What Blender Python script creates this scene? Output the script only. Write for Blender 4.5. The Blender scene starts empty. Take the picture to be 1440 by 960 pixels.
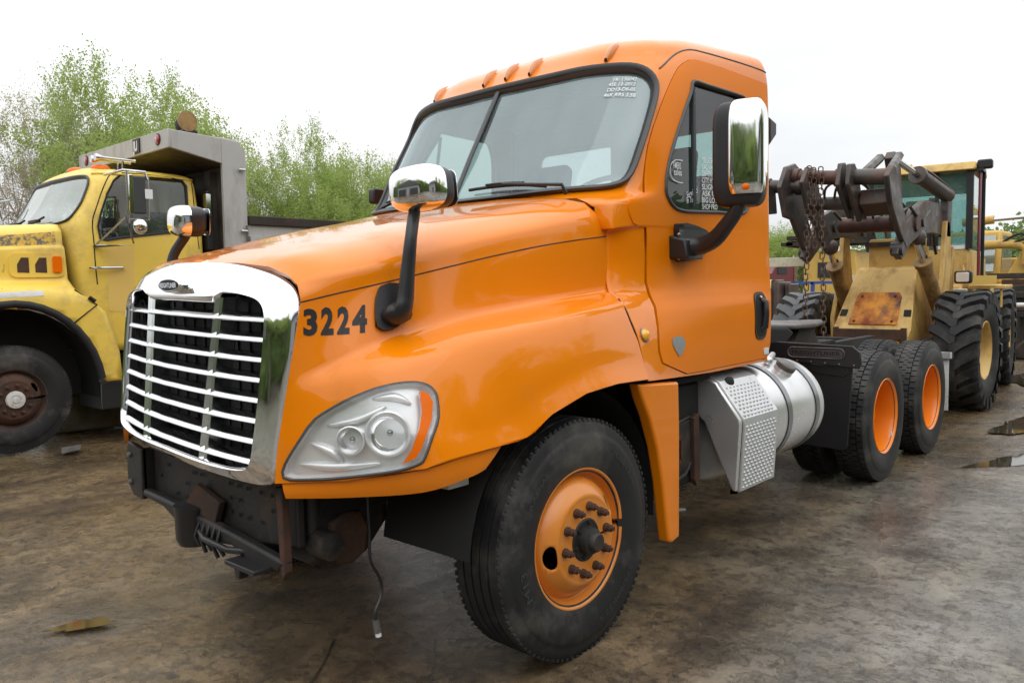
import bpy, bmesh, math, random
import numpy as np
from mathutils import Vector, Matrix, noise as mnoise
from mathutils.bvhtree import BVHTree
from mathutils.geometry import delaunay_2d_cdt
R = math.radians
PI = math.pi
sc = bpy.context.scene
COL = sc.collection
random.seed(7)

# ------------------------------------------------------------------ camera
FPX = 1122.95
CAM = Vector((-2.683, -3.182, 1.576))
yaw, pitch, roll = 0.730, -0.069, -0.016
yaw, pitch, roll = 0.73057, -0.0690, -0.0158
F = Vector((math.cos(yaw) * math.cos(pitch), math.sin(yaw) * math.cos(pitch), math.sin(pitch)))
Rt = F.cross(Vector((0, 0, 1))).normalized()
Up = Rt.cross(F)
R2 = Rt * math.cos(roll) + Up * math.sin(roll)
U2 = Up * math.cos(roll) - Rt * math.sin(roll)
cd = bpy.data.cameras.new('camera')
cam = bpy.data.objects.new('camera', cd)
COL.objects.link(cam)
cam.matrix_world = Matrix(((R2.x, U2.x, -F.x, CAM.x), (R2.y, U2.y, -F.y, CAM.y), (R2.z, U2.z, -F.z, CAM.z), (0, 0, 0, 1)))
cd.sensor_width = 36
cd.lens = 36 * FPX / 1440
cd.clip_start = 0.05
cd.clip_end = 2000
sc.camera = cam

# ------------------------------------------------------------------ world, sun, exposure
SUN_EL, SUN_ROT = R(58), R(215)
w = bpy.data.worlds.new('World')
sc.world = w
w.use_nodes = True
nt = w.node_tree
nt.nodes.clear()
wo = nt.nodes.new('ShaderNodeOutputWorld')
bg = nt.nodes.new('ShaderNodeBackground')
sky = nt.nodes.new('ShaderNodeTexSky')
sky.sky_type = 'NISHITA'
sky.sun_disc = False
sky.sun_elevation = SUN_EL
sky.sun_rotation = SUN_ROT
hs = nt.nodes.new('ShaderNodeHueSaturation')
hs.inputs['Saturation'].default_value = 0.25
nt.links.new(sky.outputs[0], hs.inputs['Color'])
tc = nt.nodes.new('ShaderNodeTexCoord')
mp = nt.nodes.new('ShaderNodeMapping')
mp.inputs['Scale'].default_value = (1, 1, 3.2)
nz = nt.nodes.new('ShaderNodeTexNoise')
nz.inputs['Scale'].default_value = 1.7
nz.inputs['Detail'].default_value = 5
nz.inputs['Roughness'].default_value = 0.5
nt.links.new(tc.outputs['Generated'], mp.inputs[0])
nt.links.new(mp.outputs[0], nz.inputs['Vector'])
cr = nt.nodes.new('ShaderNodeValToRGB')
cr.color_ramp.elements[0].position = 0.36
cr.color_ramp.elements[0].color = (8.4, 8.7, 9.0, 1)
cr.color_ramp.elements[1].position = 0.62
cr.color_ramp.elements[1].color = (10.6, 10.6, 10.6, 1)
nt.links.new(nz.outputs['Fac'], cr.inputs[0])
mx = nt.nodes.new('ShaderNodeMix')
mx.data_type = 'RGBA'
mx.inputs[0].default_value = 0.88
nt.links.new(hs.outputs[0], mx.inputs[6])
nt.links.new(cr.outputs[0], mx.inputs[7])
# an overcast sky is about three times as bright overhead as at the horizon
sz = nt.nodes.new('ShaderNodeSeparateXYZ'); nt.links.new(tc.outputs['Generated'], sz.inputs[0])
mr = nt.nodes.new('ShaderNodeMapRange'); mr.inputs['From Min'].default_value = 0; mr.inputs['From Max'].default_value = 1
mr.inputs['To Min'].default_value = 0.89; mr.inputs['To Max'].default_value = 2.3
nt.links.new(sz.outputs['Z'], mr.inputs['Value'])
vm = nt.nodes.new('ShaderNodeVectorMath'); vm.operation = 'SCALE'
nt.links.new(mx.outputs[2], vm.inputs[0]); nt.links.new(mr.outputs[0], vm.inputs['Scale'])
nt.links.new(vm.outputs[0], bg.inputs['Color'])
bg.inputs['Strength'].default_value = 0.1
nt.links.new(bg.outputs[0], wo.inputs[0])
sl = bpy.data.lights.new('sun', 'SUN')
sl.energy = 0.5
sl.angle = R(60)
sl.color = (1, 0.98, 0.95)
sun = bpy.data.objects.new('sun', sl)
COL.objects.link(sun)
sd = Vector((math.sin(SUN_ROT) * math.cos(SUN_EL), math.cos(SUN_ROT) * math.cos(SUN_EL), math.sin(SUN_EL)))
sun.rotation_euler = (-sd).to_track_quat('-Z', 'Y').to_euler()
sc.view_settings.view_transform = 'Standard'
sc.view_settings.look = 'None'
sc.view_settings.exposure = 0.0
sc.view_settings.gamma = 1.0
sc.cycles.use_denoising = True
sc.cycles.max_bounces = 8
sc.cycles.transparent_max_bounces = 16
sc.cycles.caustics_reflective = False
sc.cycles.caustics_refractive = False

# ------------------------------------------------------------------ materials
MATS = {}
def N(t, kind, **kw):
    n = t.nodes.new(kind)
    for k, v in kw.items():
        if k in n.inputs.keys():
            n.inputs[k].default_value = v
        else:
            setattr(n, k, v)
    return n
def mixc(t, fac, a, b, mode='MIX'):
    m = t.nodes.new('ShaderNodeMix')
    m.data_type = 'RGBA'
    m.blend_type = mode
    for s, v in ((m.inputs[0], fac), (m.inputs[6], a), (m.inputs[7], b)):
        if hasattr(v, 'bl_idname') or isinstance(v, bpy.types.NodeSocket):
            t.links.new(v, s)
        elif isinstance(v, (tuple, list)):
            s.default_value = (*v[:3], 1)
        else:
            s.default_value = v
    return m.outputs[2]
def ramp(t, src, p0, p1, c0=(0, 0, 0), c1=(1, 1, 1)):
    r = t.nodes.new('ShaderNodeValToRGB')
    r.color_ramp.elements[0].position = p0
    r.color_ramp.elements[1].position = p1
    r.color_ramp.elements[0].color = (*c0, 1)
    r.color_ramp.elements[1].color = (*c1, 1)
    t.links.new(src, r.inputs[0])
    return r.outputs[0]
def noise(t, scale, detail=4, rough=0.55, stretch=None, coord='Object', dist=0.0, off=0, rot=0):
    tc = t.nodes.new('ShaderNodeTexCoord')
    n = N(t, 'ShaderNodeTexNoise', Scale=scale, Detail=detail, Roughness=rough, Distortion=dist)
    mp = t.nodes.new('ShaderNodeMapping')
    mp.inputs['Scale'].default_value = stretch or (1, 1, 1)
    mp.inputs['Rotation'].default_value = (0, 0, rot)
    mp.inputs['Location'].default_value = (off, off * 1.3, off * .7)
    t.links.new(tc.outputs[coord], mp.inputs[0])
    t.links.new(mp.outputs[0], n.inputs['Vector'])
    return n.outputs['Fac']
def mat(name, base, rough=0.5, metal=0.0, coat=0.0, var=0.12, vs=6, spec=None,
        dirt=None, dirt_scale=3, dirt_range=(0.55, 0.75), dirt_rough=0.8, stretch=None, bump=0.0, bs=60,
        rvar=0.0, dirt2=None, d2s=12, d2r=(0.6, 0.7), d2stretch=None, alpha=None):
    m = bpy.data.materials.new(name)
    m.use_nodes = True
    t = m.node_tree
    b = t.nodes['Principled BSDF']
    b.inputs['Metallic'].default_value = metal
    b.inputs['Coat Weight'].default_value = coat
    b.inputs['Coat Roughness'].default_value = 0.04 if name != 'orange_door' else 0.2
    if spec is not None:
        b.inputs['Specular IOR Level'].default_value = spec
    lo = tuple(c * (1 - var) for c in base)
    hi = tuple(min(1, c * (1 + var)) for c in base)
    c = mixc(t, noise(t, vs, 5, 0.6), lo, hi)
    r = rough
    if rvar:
        rn = ramp(t, noise(t, vs * 1.7, 5, 0.6, off=3), 0.3, 0.7, (rough - rvar,) * 3, (rough + rvar,) * 3)
        r = rn
    if dirt:
        f = ramp(t, noise(t, dirt_scale, 8, 0.68, stretch, off=5), *dirt_range)
        c = mixc(t, f, c, dirt)
        r = mixc(t, f, (rough,) * 3 if not rvar else r, (dirt_rough,) * 3)
        if metal:
            mt = mixc(t, f, (metal,) * 3, (0, 0, 0))
            t.links.new(mt, b.inputs['Metallic'])
        if coat:
            t.links.new(mixc(t, f, (coat,) * 3, (0, 0, 0)), b.inputs['Coat Weight'])
    if dirt2:
        f2 = ramp(t, noise(t, d2s, 8, 0.7, d2stretch, off=9), *d2r)
        c = mixc(t, f2, c, dirt2)
    t.links.new(c, b.inputs['Base Color'])
    if isinstance(r, float) or isinstance(r, int):
        b.inputs['Roughness'].default_value = r
    else:
        t.links.new(r, b.inputs['Roughness'])
    if bump:
        bp = N(t, 'ShaderNodeBump', Strength=bump, Distance=0.01)
        t.links.new(noise(t, bs, 6, 0.6), bp.inputs['Height'])
        t.links.new(bp.outputs[0], b.inputs['Normal'])
    MATS[name] = m
    return m
def glass(name, tint, refl=0.0, haze=0.0, hazecol=(0.6, 0.65, 0.65), rough=0.0, streak=False, gtint=(1, 1, 1)):
    m = bpy.data.materials.new(name)
    m.use_nodes = True
    t = m.node_tree
    t.nodes.clear()
    o = t.nodes.new('ShaderNodeOutputMaterial')
    tr = N(t, 'ShaderNodeBsdfTransparent'); tr.inputs[0].default_value = (*tint, 1)
    gl = N(t, 'ShaderNodeBsdfGlossy', Roughness=rough); gl.inputs[0].default_value = (*gtint, 1)
    ge = t.nodes.new('ShaderNodeNewGeometry')
    dt = N(t, 'ShaderNodeVectorMath', operation='DOT_PRODUCT')
    t.links.new(ge.outputs['Normal'], dt.inputs[0]); t.links.new(ge.outputs['Incoming'], dt.inputs[1])
    ab = N(t, 'ShaderNodeMath', operation='ABSOLUTE'); t.links.new(dt.outputs['Value'], ab.inputs[0])
    su = N(t, 'ShaderNodeMath', operation='SUBTRACT'); su.inputs[0].default_value = 1; t.links.new(ab.outputs[0], su.inputs[1])
    pw = N(t, 'ShaderNodeMath', operation='POWER'); pw.inputs[1].default_value = 5; t.links.new(su.outputs[0], pw.inputs[0])
    ad = N(t, 'ShaderNodeMath', operation='MULTIPLY_ADD'); ad.inputs[1].default_value = 0.9; ad.inputs[2].default_value = refl + .05
    t.links.new(pw.outputs[0], ad.inputs[0])
    m1 = t.nodes.new('ShaderNodeMixShader')
    t.links.new(ad.outputs[0], m1.inputs[0]); t.links.new(tr.outputs[0], m1.inputs[1]); t.links.new(gl.outputs[0], m1.inputs[2])
    df = N(t, 'ShaderNodeBsdfDiffuse'); df.inputs[0].default_value = (*hazecol, 1)
    m2 = t.nodes.new('ShaderNodeMixShader')
    if streak:
        f = ramp(t, noise(t, 4.5, 4, 0.5, (1, 1, 0.22)), 0.36, 0.70, (haze * .6,) * 3, (haze * 1.35,) * 3)
        t.links.new(f, m2.inputs[0])
    else:
        m2.inputs[0].default_value = haze
    t.links.new(m1.outputs[0], m2.inputs[1]); t.links.new(df.outputs[0], m2.inputs[2])
    t.links.new(m2.outputs[0], o.inputs[0])
    MATS[name] = m
    return m

mat('orange', (0.81, 0.218, 0.001), 0.38, coat=0.9, spec=0.08, var=0.06, vs=1.5, dirt=(0.60, 0.20, 0.03), dirt_scale=1.6, dirt_range=(0.56, 0.80), dirt_rough=0.55, stretch=(1, 1, .55), dirt2=(.86, .42, .18), d2s=7, d2r=(.70, .80), d2stretch=(5, 5, .35))
mat('orange_door', (0.79, 0.205, 0.001), 0.45, coat=0.28, spec=0.05, var=0.05, vs=2, dirt=(0.80, 0.36, 0.17), dirt_scale=4.0, dirt_range=(0.62, 0.76), dirt_rough=0.6, stretch=(1.6, 1, .5))
mat('orange_rim', (0.70, 0.24, 0.03), 0.35, coat=0.4, var=0.08, vs=5, dirt=(0.10, 0.045, 0.02), dirt_scale=7, dirt_range=(0.66, 0.85))
mat('orange_rear_rim', (0.86, 0.23, 0.006), 0.4, coat=0.3, var=0.1, vs=4, dirt=(0.12, 0.05, 0.03), dirt_scale=6, dirt_range=(0.62, 0.8))
mat('chrome', (0.88, 0.88, 0.89), 0.06, 1.0, var=0.02, dirt=(0.4, 0.4, 0.4), dirt_scale=9, dirt_range=(0.7, 1.0), dirt_rough=0.4)
mat('chrome_bar', (0.80, 0.81, 0.82), 0.16, 1.0, var=0.03)
mat('plastic', (0.017, 0.017, 0.019), 0.38, var=0.2, bump=0.05, bs=200)
mat('rubber', (0.022, 0.022, 0.024), 0.55, var=0.3, vs=8, spec=0.3)
mat('gasket', (0.045, 0.048, 0.052), 0.42, var=0.2)
mat('tyre', (0.018, 0.018, 0.019), 0.55, var=0.3, vs=5, dirt=(0.085, 0.080, 0.072), dirt_scale=3.2, dirt_range=(0.50, 0.70), dirt_rough=0.75, bump=0.12, bs=40, spec=0.35)
mat('tyre_grey', (0.07, 0.072, 0.076), 0.5, var=0.25, vs=5, dirt=(0.16, 0.15, 0.14), dirt_scale=5, dirt_range=(0.5, 0.8), bump=0.15, bs=30)
mat('black_frame', (0.016, 0.015, 0.014), 0.55, var=0.4, vs=5, dirt=(0.075, 0.05, 0.035), dirt_scale=5, dirt_range=(0.5, 0.75), bump=0.2, bs=50)
mat('dark', (0.007, 0.007, 0.007), 0.8, var=0.3)
mat('radiator', (0.010, 0.011, 0.013), 0.55, var=0.3, bump=0.1)
mat('rust', (0.078, 0.036, 0.022), 0.85, var=0.45, vs=14, dirt=(0.028, 0.02, 0.017), dirt_scale=5, dirt_range=(0.4, 0.7), bump=0.4, bs=60)
mat('steel_dirty', (0.17, 0.165, 0.16), 0.45, 0.6, var=0.3, dirt=(0.09, 0.055, 0.035), dirt_scale=5, dirt_range=(0.45, 0.7))
mat('aluminium', (0.78, 0.785, 0.79), 0.30, 0.75, var=0.10, vs=3, dirt=(0.50, 0.47, 0.42), dirt_scale=2.5, dirt_range=(0.50, 0.9), dirt_rough=0.5, rvar=0.05, stretch=(1.5, 1, .6))
mat('alu_plate', (0.62, 0.625, 0.63), 0.34, 0.65, var=0.1, vs=5, dirt=(0.25, 0.22, 0.17), dirt_scale=6, dirt_range=(0.6, 0.85))
mat('strap', (0.30, 0.31, 0.32), 0.28, 0.9, var=0.15)
mat('amber', (0.80, 0.15, 0.002), 0.25, coat=0.2, spec=.1, var=0.12, vs=30)
mat('amber_bright', (0.95, 0.42, 0.015), 0.15, coat=.8, var=.25, vs=60)
mat('amber_dark', (0.62, 0.20, 0.02), 0.2, coat=0.8, var=0.25, vs=25)
mat('reflector', (0.95, 0.96, 0.97), 0.24, 0.40, var=0.05)
mat('reflector_bright', (0.93, 0.93, 0.94), 0.05, 1.0, var=0.02)
mat('red_lens', (0.35, 0.03, 0.02), 0.25, coat=1, var=0.2)
mat('white_paint', (0.62, 0.62, 0.60), 0.5, var=0.1, dirt=(0.3, 0.26, 0.2), dirt_scale=6, dirt_range=(0.55, 0.75))
mat('white_print', (0.75, 0.78, 0.78), 0.7, var=0.02)
mat('plate_grey', (0.085, 0.09, 0.10), 0.35, 0.4)
mat('decal', (0.012, 0.010, 0.012), 0.45, var=0.1)
mat('badge', (0.45, 0.46, 0.48), 0.3, 0.8, var=0.25, vs=40)
mat('interior', (0.10, 0.105, 0.11), 0.8, var=0.1)
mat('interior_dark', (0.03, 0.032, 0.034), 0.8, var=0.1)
mat('seat', (0.075, 0.08, 0.085), 0.85, var=0.2)
mat('yellow', (0.82, 0.58, 0.09), 0.42, coat=0.2, var=0.08, vs=2, dirt=(0.45, 0.32, 0.11), dirt_scale=2.5, dirt_range=(0.50, 0.78), dirt2=(0.10, 0.085, 0.06), d2s=12, d2r=(0.64, 0.76), d2stretch=(1.4, 1, .35))
mat('yellow_peeled', (0.70, 0.45, 0.06), 0.5, var=0.1, vs=4, dirt=(0.16, 0.15, 0.13), dirt_scale=22, dirt_range=(0.47, 0.56), dirt2=(0.08, 0.05, 0.03), d2s=30, d2r=(0.6, 0.66))
mat('yellow_pale', (0.76, 0.52, 0.13), 0.5, var=0.05, vs=3)
mat('loader_yellow', (0.64, 0.42, 0.13), 0.5, var=0.18, vs=2, dirt=(0.26, 0.12, 0.035), dirt_scale=3, dirt_range=(0.47, 0.72), dirt2=(0.05, 0.028, 0.015), d2s=12, d2r=(0.64, 0.74), stretch=(1, 1, .5), bump=0.1)
mat('loader_black', (0.075, 0.066, 0.062), 0.34, 0.35, var=0.5, vs=5, dirt=(0.15, 0.085, 0.06), dirt_scale=4, dirt_range=(0.45, 0.72), bump=0.3, bs=20, rvar=.1)
mat('rust_brown', (0.105, 0.050, 0.038), 0.45, 0.2, var=0.3, vs=10, dirt=(0.05, 0.035, 0.03), dirt_scale=6, dirt_range=(0.5, 0.7), bump=0.2)
mat('chrome_rod', (0.6, 0.6, 0.6), 0.15, 1.0, var=0.05)
mat('cyl_tan', (0.33, 0.20, 0.07), 0.5, var=0.25, vs=8, dirt=(0.09, 0.05, 0.03), dirt_scale=5, dirt_range=(0.45, 0.7))
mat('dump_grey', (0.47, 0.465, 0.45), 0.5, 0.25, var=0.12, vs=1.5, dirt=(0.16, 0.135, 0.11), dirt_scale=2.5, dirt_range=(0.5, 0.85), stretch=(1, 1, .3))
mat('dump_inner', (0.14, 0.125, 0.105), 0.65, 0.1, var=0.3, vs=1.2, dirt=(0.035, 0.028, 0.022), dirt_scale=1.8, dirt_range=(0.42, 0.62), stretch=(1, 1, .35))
mat('concrete', (0.17, 0.16, 0.12), 0.85, var=0.3, vs=4, dirt=(0.07, 0.085, 0.035), dirt_scale=3, dirt_range=(0.42, 0.65), dirt2=(0.3, 0.28, 0.24), d2s=8, d2r=(0.6, 0.8), bump=0.5, bs=30)
mat('bark', (0.115, 0.095, 0.08), 0.9, var=0.3, vs=5)
mat('bark_pale', (0.27, 0.235, 0.20), 0.9, var=0.3, vs=5)
mat('maroon', (0.16, 0.02, 0.035), 0.35, coat=0.4)
mat('far_orange', (0.75, 0.16, 0.02), 0.4, coat=0.3)
mat('cream', (0.58, 0.55, 0.42), 0.5, dirt=(0.3, 0.25, 0.18), dirt_scale=4)
mat('blue', (0.03, 0.09, 0.36), 0.5)
mat('exc_yellow', (0.62, 0.40, 0.09), 0.5, var=0.15, dirt=(0.35, 0.2, 0.08), dirt_scale=2.5)
mat('siding', (0.36, 0.37, 0.38), 0.7, var=0.08)
mat('roofing', (0.10, 0.10, 0.105), 0.8, var=0.2)
mat('wood_dark', (0.035, 0.026, 0.020), 0.8, var=0.5, vs=3, dirt=(0.10, 0.045, 0.025), dirt_scale=5, dirt_range=(.55, .7), bump=.3)
glass('windshield_glass', (0.62, 0.67, 0.67), 0.12, 0.22, (0.40, 0.51, 0.53), rough=.05, streak=True, gtint=(.84, .95, .97))
glass('window_glass', (0.42, 0.60, 0.56), 0.02, 0.02)
glass('clear_lens', (0.97, 0.98, 0.98), 0.02, 0.06, (0.93, 0.94, 0.94))
glass('rear_glass', (0.80, 0.88, 0.87), 0.02, 0.02)
glass('old_glass', (0.45, 0.58, 0.56), 0.22, 0.22, (0.48, 0.60, 0.56))
glass('loader_glass', (0.58, 0.78, 0.76), 0.06, 0.10, (0.45, 0.62, 0.60))
def leafmat(name, c1, c2):
    m = bpy.data.materials.new(name); m.use_nodes = True
    t = m.node_tree; b = t.nodes['Principled BSDF']
    col = mixc(t, ramp(t, noise(t, 1.1, 3, 0.6), 0.35, 0.65), c1, c2)
    t.links.new(col, b.inputs['Base Color'])
    b.inputs['Roughness'].default_value = 0.6
    tl = N(t, 'ShaderNodeBsdfTranslucent'); t.links.new(col, tl.inputs[0])
    ms = t.nodes.new('ShaderNodeMixShader'); ms.inputs[0].default_value = 0.6
    t.links.new(b.outputs[0], ms.inputs[1]); t.links.new(tl.outputs[0], ms.inputs[2])
    t.links.new(ms.outputs[0], t.nodes['Material Output'].inputs[0])
    MATS[name] = m
leafmat('leaf_green', (0.27, 0.37, 0.08), (0.43, 0.52, 0.17))
leafmat('leaf_bud', (0.36, 0.33, 0.19), (0.48, 0.46, 0.25))
leafmat('leaf_brown', (0.30, 0.25, 0.18), (0.40, 0.34, 0.23))
leafmat('leaf_far', (0.16, 0.24, 0.07), (0.25, 0.32, 0.12))
leafmat('grass', (0.09, 0.12, 0.03), (0.16, 0.18, 0.06))

# ------------------------------------------------------------------ mesh helpers
class MB:
    """collects shapes for ONE mesh object"""
    base = None
    def __init__(s):
        s.v = []; s.f = []; s.cn = {}
        s.M = MB.base
    def add(s, vs, fs):
        o = len(s.v)
        if s.M is not None:
            vs = [s.M @ Vector(v) for v in vs]
        s.v += [tuple(v) for v in vs]
        s.f += [tuple(i + o for i in f) for f in fs]
        return s
    def flipy(s):
        s.v = [(v[0], -v[1], v[2]) for v in s.v]; s.f = [f[::-1] for f in s.f]
        s.cn = {k: (n[0], -n[1], n[2]) for k, n in s.cn.items()}
    def box(s, x0, x1, y0, y1, z0, z1, ch=0.0):
        if x0 > x1: x0, x1 = x1, x0
        if y0 > y1: y0, y1 = y1, y0
        if z0 > z1: z0, z1 = z1, z0
        return s.prism([(x0, z0), (x1, z0), (x1, z1), (x0, z1)], y0, y1, 'y', ch)
    def prism(s, poly, a, b, axis='y', ch=0.0):
        """extrude a 2D outline along an axis. axis y: poly=(x,z); x: (y,z); z: (x,y)"""
        ar = sum(poly[i][0] * poly[(i + 1) % len(poly)][1] - poly[(i + 1) % len(poly)][0] * poly[i][1] for i in range(len(poly)))
        if ar < 0: poly = poly[::-1]
        def P(p, t):
            return {'y': (p[0], t, p[1]), 'x': (t, p[0], p[1]), 'z': (p[0], p[1], t)}[axis]
        n = len(poly)
        if ch > 0:
            inn = inset(poly, ch)
            rings = [(inn, a), (poly, a + ch), (poly, b - ch), (inn, b)]
        else:
            rings = [(poly, a), (poly, b)]
        vs = []
        for pl, t in rings: vs += [P(p, t) for p in pl]
        fs = []
        for k in range(len(rings) - 1):
            for i in range(n):
                j = (i + 1) % n
                q = (k * n + i, k * n + j, (k + 1) * n + j, (k + 1) * n + i)
                fs.append(q if axis != 'y' else q[::-1])
        lo = tuple(range(n))[::-1]; hi = tuple(range((len(rings) - 1) * n, len(rings) * n))
        if axis == 'y': lo = lo[::-1]; hi = hi[::-1]
        fs += [lo, hi]
        return s.add(vs, fs)
    def cyl(s, p0, p1, r, r2=None, n=16, cap=True):
        return s.tube([p0, p1], [r, r if r2 is None else r2], n, cap)
    def tube(s, path, r, n=8, cap=True, closed=False, flat=1.0, upv=None):
        path = [Vector(p) for p in path]
        m = len(path)
        if not isinstance(r, (list, tuple)): r = [r] * m
        vs = []; fs = []
        prev = None
        for i in range(m):
            if closed: d = path[(i + 1) % m] - path[i - 1]
            else: d = path[min(i + 1, m - 1)] - path[max(i - 1, 0)]
            d = d.normalized() if d.length > 1e-9 else Vector((0, 0, 1))
            if prev is None:
                a = Vector(upv) if upv else (Vector((0, 0, 1)) if abs(d.z) < 0.9 else Vector((1, 0, 0)))
            else: a = prev
            a = (a - d * a.dot(d))
            a = a.normalized() if a.length > 1e-6 else d.orthogonal().normalized()
            prev = a
            b = d.cross(a)
            for k in range(n):
                t = 2 * PI * (k + .5) / n
                vs.append(path[i] + a * (math.cos(t) * r[i] * flat) + b * (math.sin(t) * r[i]))
        for i in range(m if closed else m - 1):
            j = (i + 1) % m
            for k in range(n):
                l = (k + 1) % n
                fs.append((i * n + k, i * n + l, j * n + l, j * n + k))
        if cap and not closed:
            fs.append(tuple(range(n))[::-1]); fs.append(tuple(range((m - 1) * n, m * n)))
        return s.add(vs, fs)
    def lathe(s, prof, c, axis='y', n=48, sign=1, closed=False):
        """prof = (radius, offset along axis) pairs; c centre"""
        c = Vector(c); vs = []; fs = []
        m = len(prof)
        for (r, h) in prof:
            for k in range(n):
                t = 2 * PI * k / n
                a, b = math.cos(t) * r, math.sin(t) * r
                h2 = h * sign
                p = {'y': (a, h2, b), 'x': (h2, a, b), 'z': (a, b, h2)}[axis]
                vs.append(c + Vector(p))
        for i in range(m if closed else m - 1):
            j = (i + 1) % m
            for k in range(n):
                l = (k + 1) % n
                fs.append((i * n + k, i * n + l, j * n + l, j * n + k))
        return s.add(vs, fs)
    def sphere(s, c, r, sx=1, sy=1, sz=1, n=12, m=8):
        c = Vector(c); vs = []; fs = []
        for i in range(m + 1):
            ph = PI * i / m
            for k in range(n):
                t = 2 * PI * k / n
                vs.append(c + Vector((math.sin(ph) * math.cos(t) * r * sx, math.sin(ph) * math.sin(t) * r * sy, math.cos(ph) * r * sz)))
        for i in range(m):
            for k in range(n):
                l = (k + 1) % n
                fs.append((i * n + k, (i + 1) * n + k, (i + 1) * n + l, i * n + l))
        return s.add(vs, fs)
    def rbox(s, x0, x1, y0, y1, z0, z1, r=0.02, axis='y', seg=4, ch=None):
        """box with rounded corners in the plane across axis"""
        if axis == 'y': pl = rrect(x0, x1, z0, z1, r, seg); a, b = y0, y1
        elif axis == 'x': pl = rrect(y0, y1, z0, z1, r, seg); a, b = x0, x1
        else: pl = rrect(x0, x1, y0, y1, r, seg); a, b = z0, z1
        return s.prism(pl, a, b, axis, ch if ch is not None else min(r * .4, abs(b - a) * .3))
    def build(s, name, m, parent=None, smooth=35, bevel=0.0, clean=True, sub=0):
        me = bpy.data.meshes.new(name)
        vs = np.array(s.v, dtype=float).reshape(-1, 3)
        org = np.array(parent['_org']) if parent is not None and '_org' in parent.keys() else np.zeros(3)
        me.from_pydata((vs - org).tolist(), [], s.f)
        if clean and not s.cn:
            bm = bmesh.new(); bm.from_mesh(me)
            bmesh.ops.remove_doubles(bm, verts=bm.verts, dist=1e-5)
            bmesh.ops.recalc_face_normals(bm, faces=bm.faces)
            bm.to_mesh(me); bm.free()
        me.materials.append(MATS[m] if isinstance(m, str) else m)
        if smooth:
            me.polygons.foreach_set('use_smooth', [True] * len(me.polygons))
            if not s.cn: me.set_sharp_from_angle(angle=R(smooth))
        me.update()
        if s.cn:
            nn = [tuple(v.normal) for v in me.vertices]
            for k, q in s.cn.items(): nn[k] = tuple(q)
            me.normals_split_custom_set_from_vertices(nn)
        o = bpy.data.objects.new(name, me)
        COL.objects.link(o)
        if parent is not None:
            o.parent = parent
        o['_org'] = [float(x) for x in org]
        if bevel:
            b = o.modifiers.new('bevel', 'BEVEL'); b.width = bevel; b.segments = 2; b.limit_method = 'ANGLE'; b.angle_limit = R(35)
        return o
def rrect(x0, x1, z0, z1, r, seg=4):
    if x0 > x1: x0, x1 = x1, x0
    if z0 > z1: z0, z1 = z1, z0
    r = min(r, (x1 - x0) / 2.01, (z1 - z0) / 2.01)
    out = []
    for cx, cz, a0 in ((x1 - r, z0 + r, -90), (x1 - r, z1 - r, 0), (x0 + r, z1 - r, 90), (x0 + r, z0 + r, 180)):
        for i in range(seg + 1):
            a = R(a0 + 90 * i / seg)
            out.append((cx + r * math.cos(a), cz + r * math.sin(a)))
    return out
def inset(poly, d):
    n = len(poly); out = []
    for i in range(n):
        p0 = Vector(poly[i - 1]); p1 = Vector(poly[i]); p2 = Vector(poly[(i + 1) % n])
        e1 = (p1 - p0); e2 = (p2 - p1)
        if e1.length < 1e-9 or e2.length < 1e-9: out.append(tuple(p1)); continue
        e1.normalize(); e2.normalize()
        n1 = Vector((-e1.y, e1.x)); n2 = Vector((-e2.y, e2.x))
        b = n1 + n2
        b = b / max(b.length_squared, 0.5) * 2
        out.append((p1.x + b.x * d, p1.y + b.y * d))
    return out
def circle2(cx, cz, r, n=20, rz=None):
    return [(cx + r * math.cos(2 * PI * i / n), cz + (rz or r) * math.sin(2 * PI * i / n)) for i in range(n)]
def smoothpoly(pts, k=4, closed=True):
    """Catmull-Rom through points"""
    P = [Vector(p) for p in pts]; n = len(P); out = []
    rng = range(n) if closed else range(n - 1)
    for i in rng:
        p0 = P[(i - 1) % n] if closed or i > 0 else P[i]
        p1 = P[i]; p2 = P[(i + 1) % n]
        p3 = P[(i + 2) % n] if closed or i + 2 < n else p2
        for j in range(k):
            t = j / k
            out.append(0.5 * ((2 * p1) + (p2 - p0) * t + (2 * p0 - 5 * p1 + 4 * p2 - p3) * t * t + (3 * p1 - p0 - 3 * p2 + p3) * t ** 3))
    if not closed: out.append(P[-1])
    return out
def thing(name, label, cat, loc=(0, 0, 0), group=None):
    o = bpy.data.objects.new(name, None)
    COL.objects.link(o); o.location = loc
    o.empty_display_size = 0.3
    o['label'] = label; o['category'] = cat; o['_org'] = [float(x) for x in loc]
    if group: o['group'] = group
    return o
def part_empty(name, parent, loc):
    o = bpy.data.objects.new(name, None); COL.objects.link(o)
    po = parent['_org']
    o.parent = parent; o.location = (loc[0] - po[0], loc[1] - po[1], loc[2] - po[2])
    o.empty_display_size = 0.2
    o['_org'] = [float(x) for x in loc]
    return o
def tag(o, label, cat, group=None):
    o['label'] = label; o['category'] = cat
    if group: o['group'] = group
    return o
def struct(o):
    o['kind'] = 'structure'; return o
def stuff(o, label=None, cat=None):
    o['kind'] = 'stuff'
    if label: o['label'] = label
    if cat: o['category'] = cat
    return o
def kids(o): return [c for c in bpy.data.objects if c.parent == o]
def copy_tree(o, parent=None, off=None, rz=None, label=None):
    c = o.copy(); COL.objects.link(c)
    if parent is not None: c.parent = parent
    if off is not None: c.location = (Vector(o.location) + Vector(off))
    if rz is not None: c.rotation_euler = (0, 0, rz)
    if label: c['label'] = label
    for ch in list(o.children):
        copy_tree(ch, c)
    return c

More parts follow.
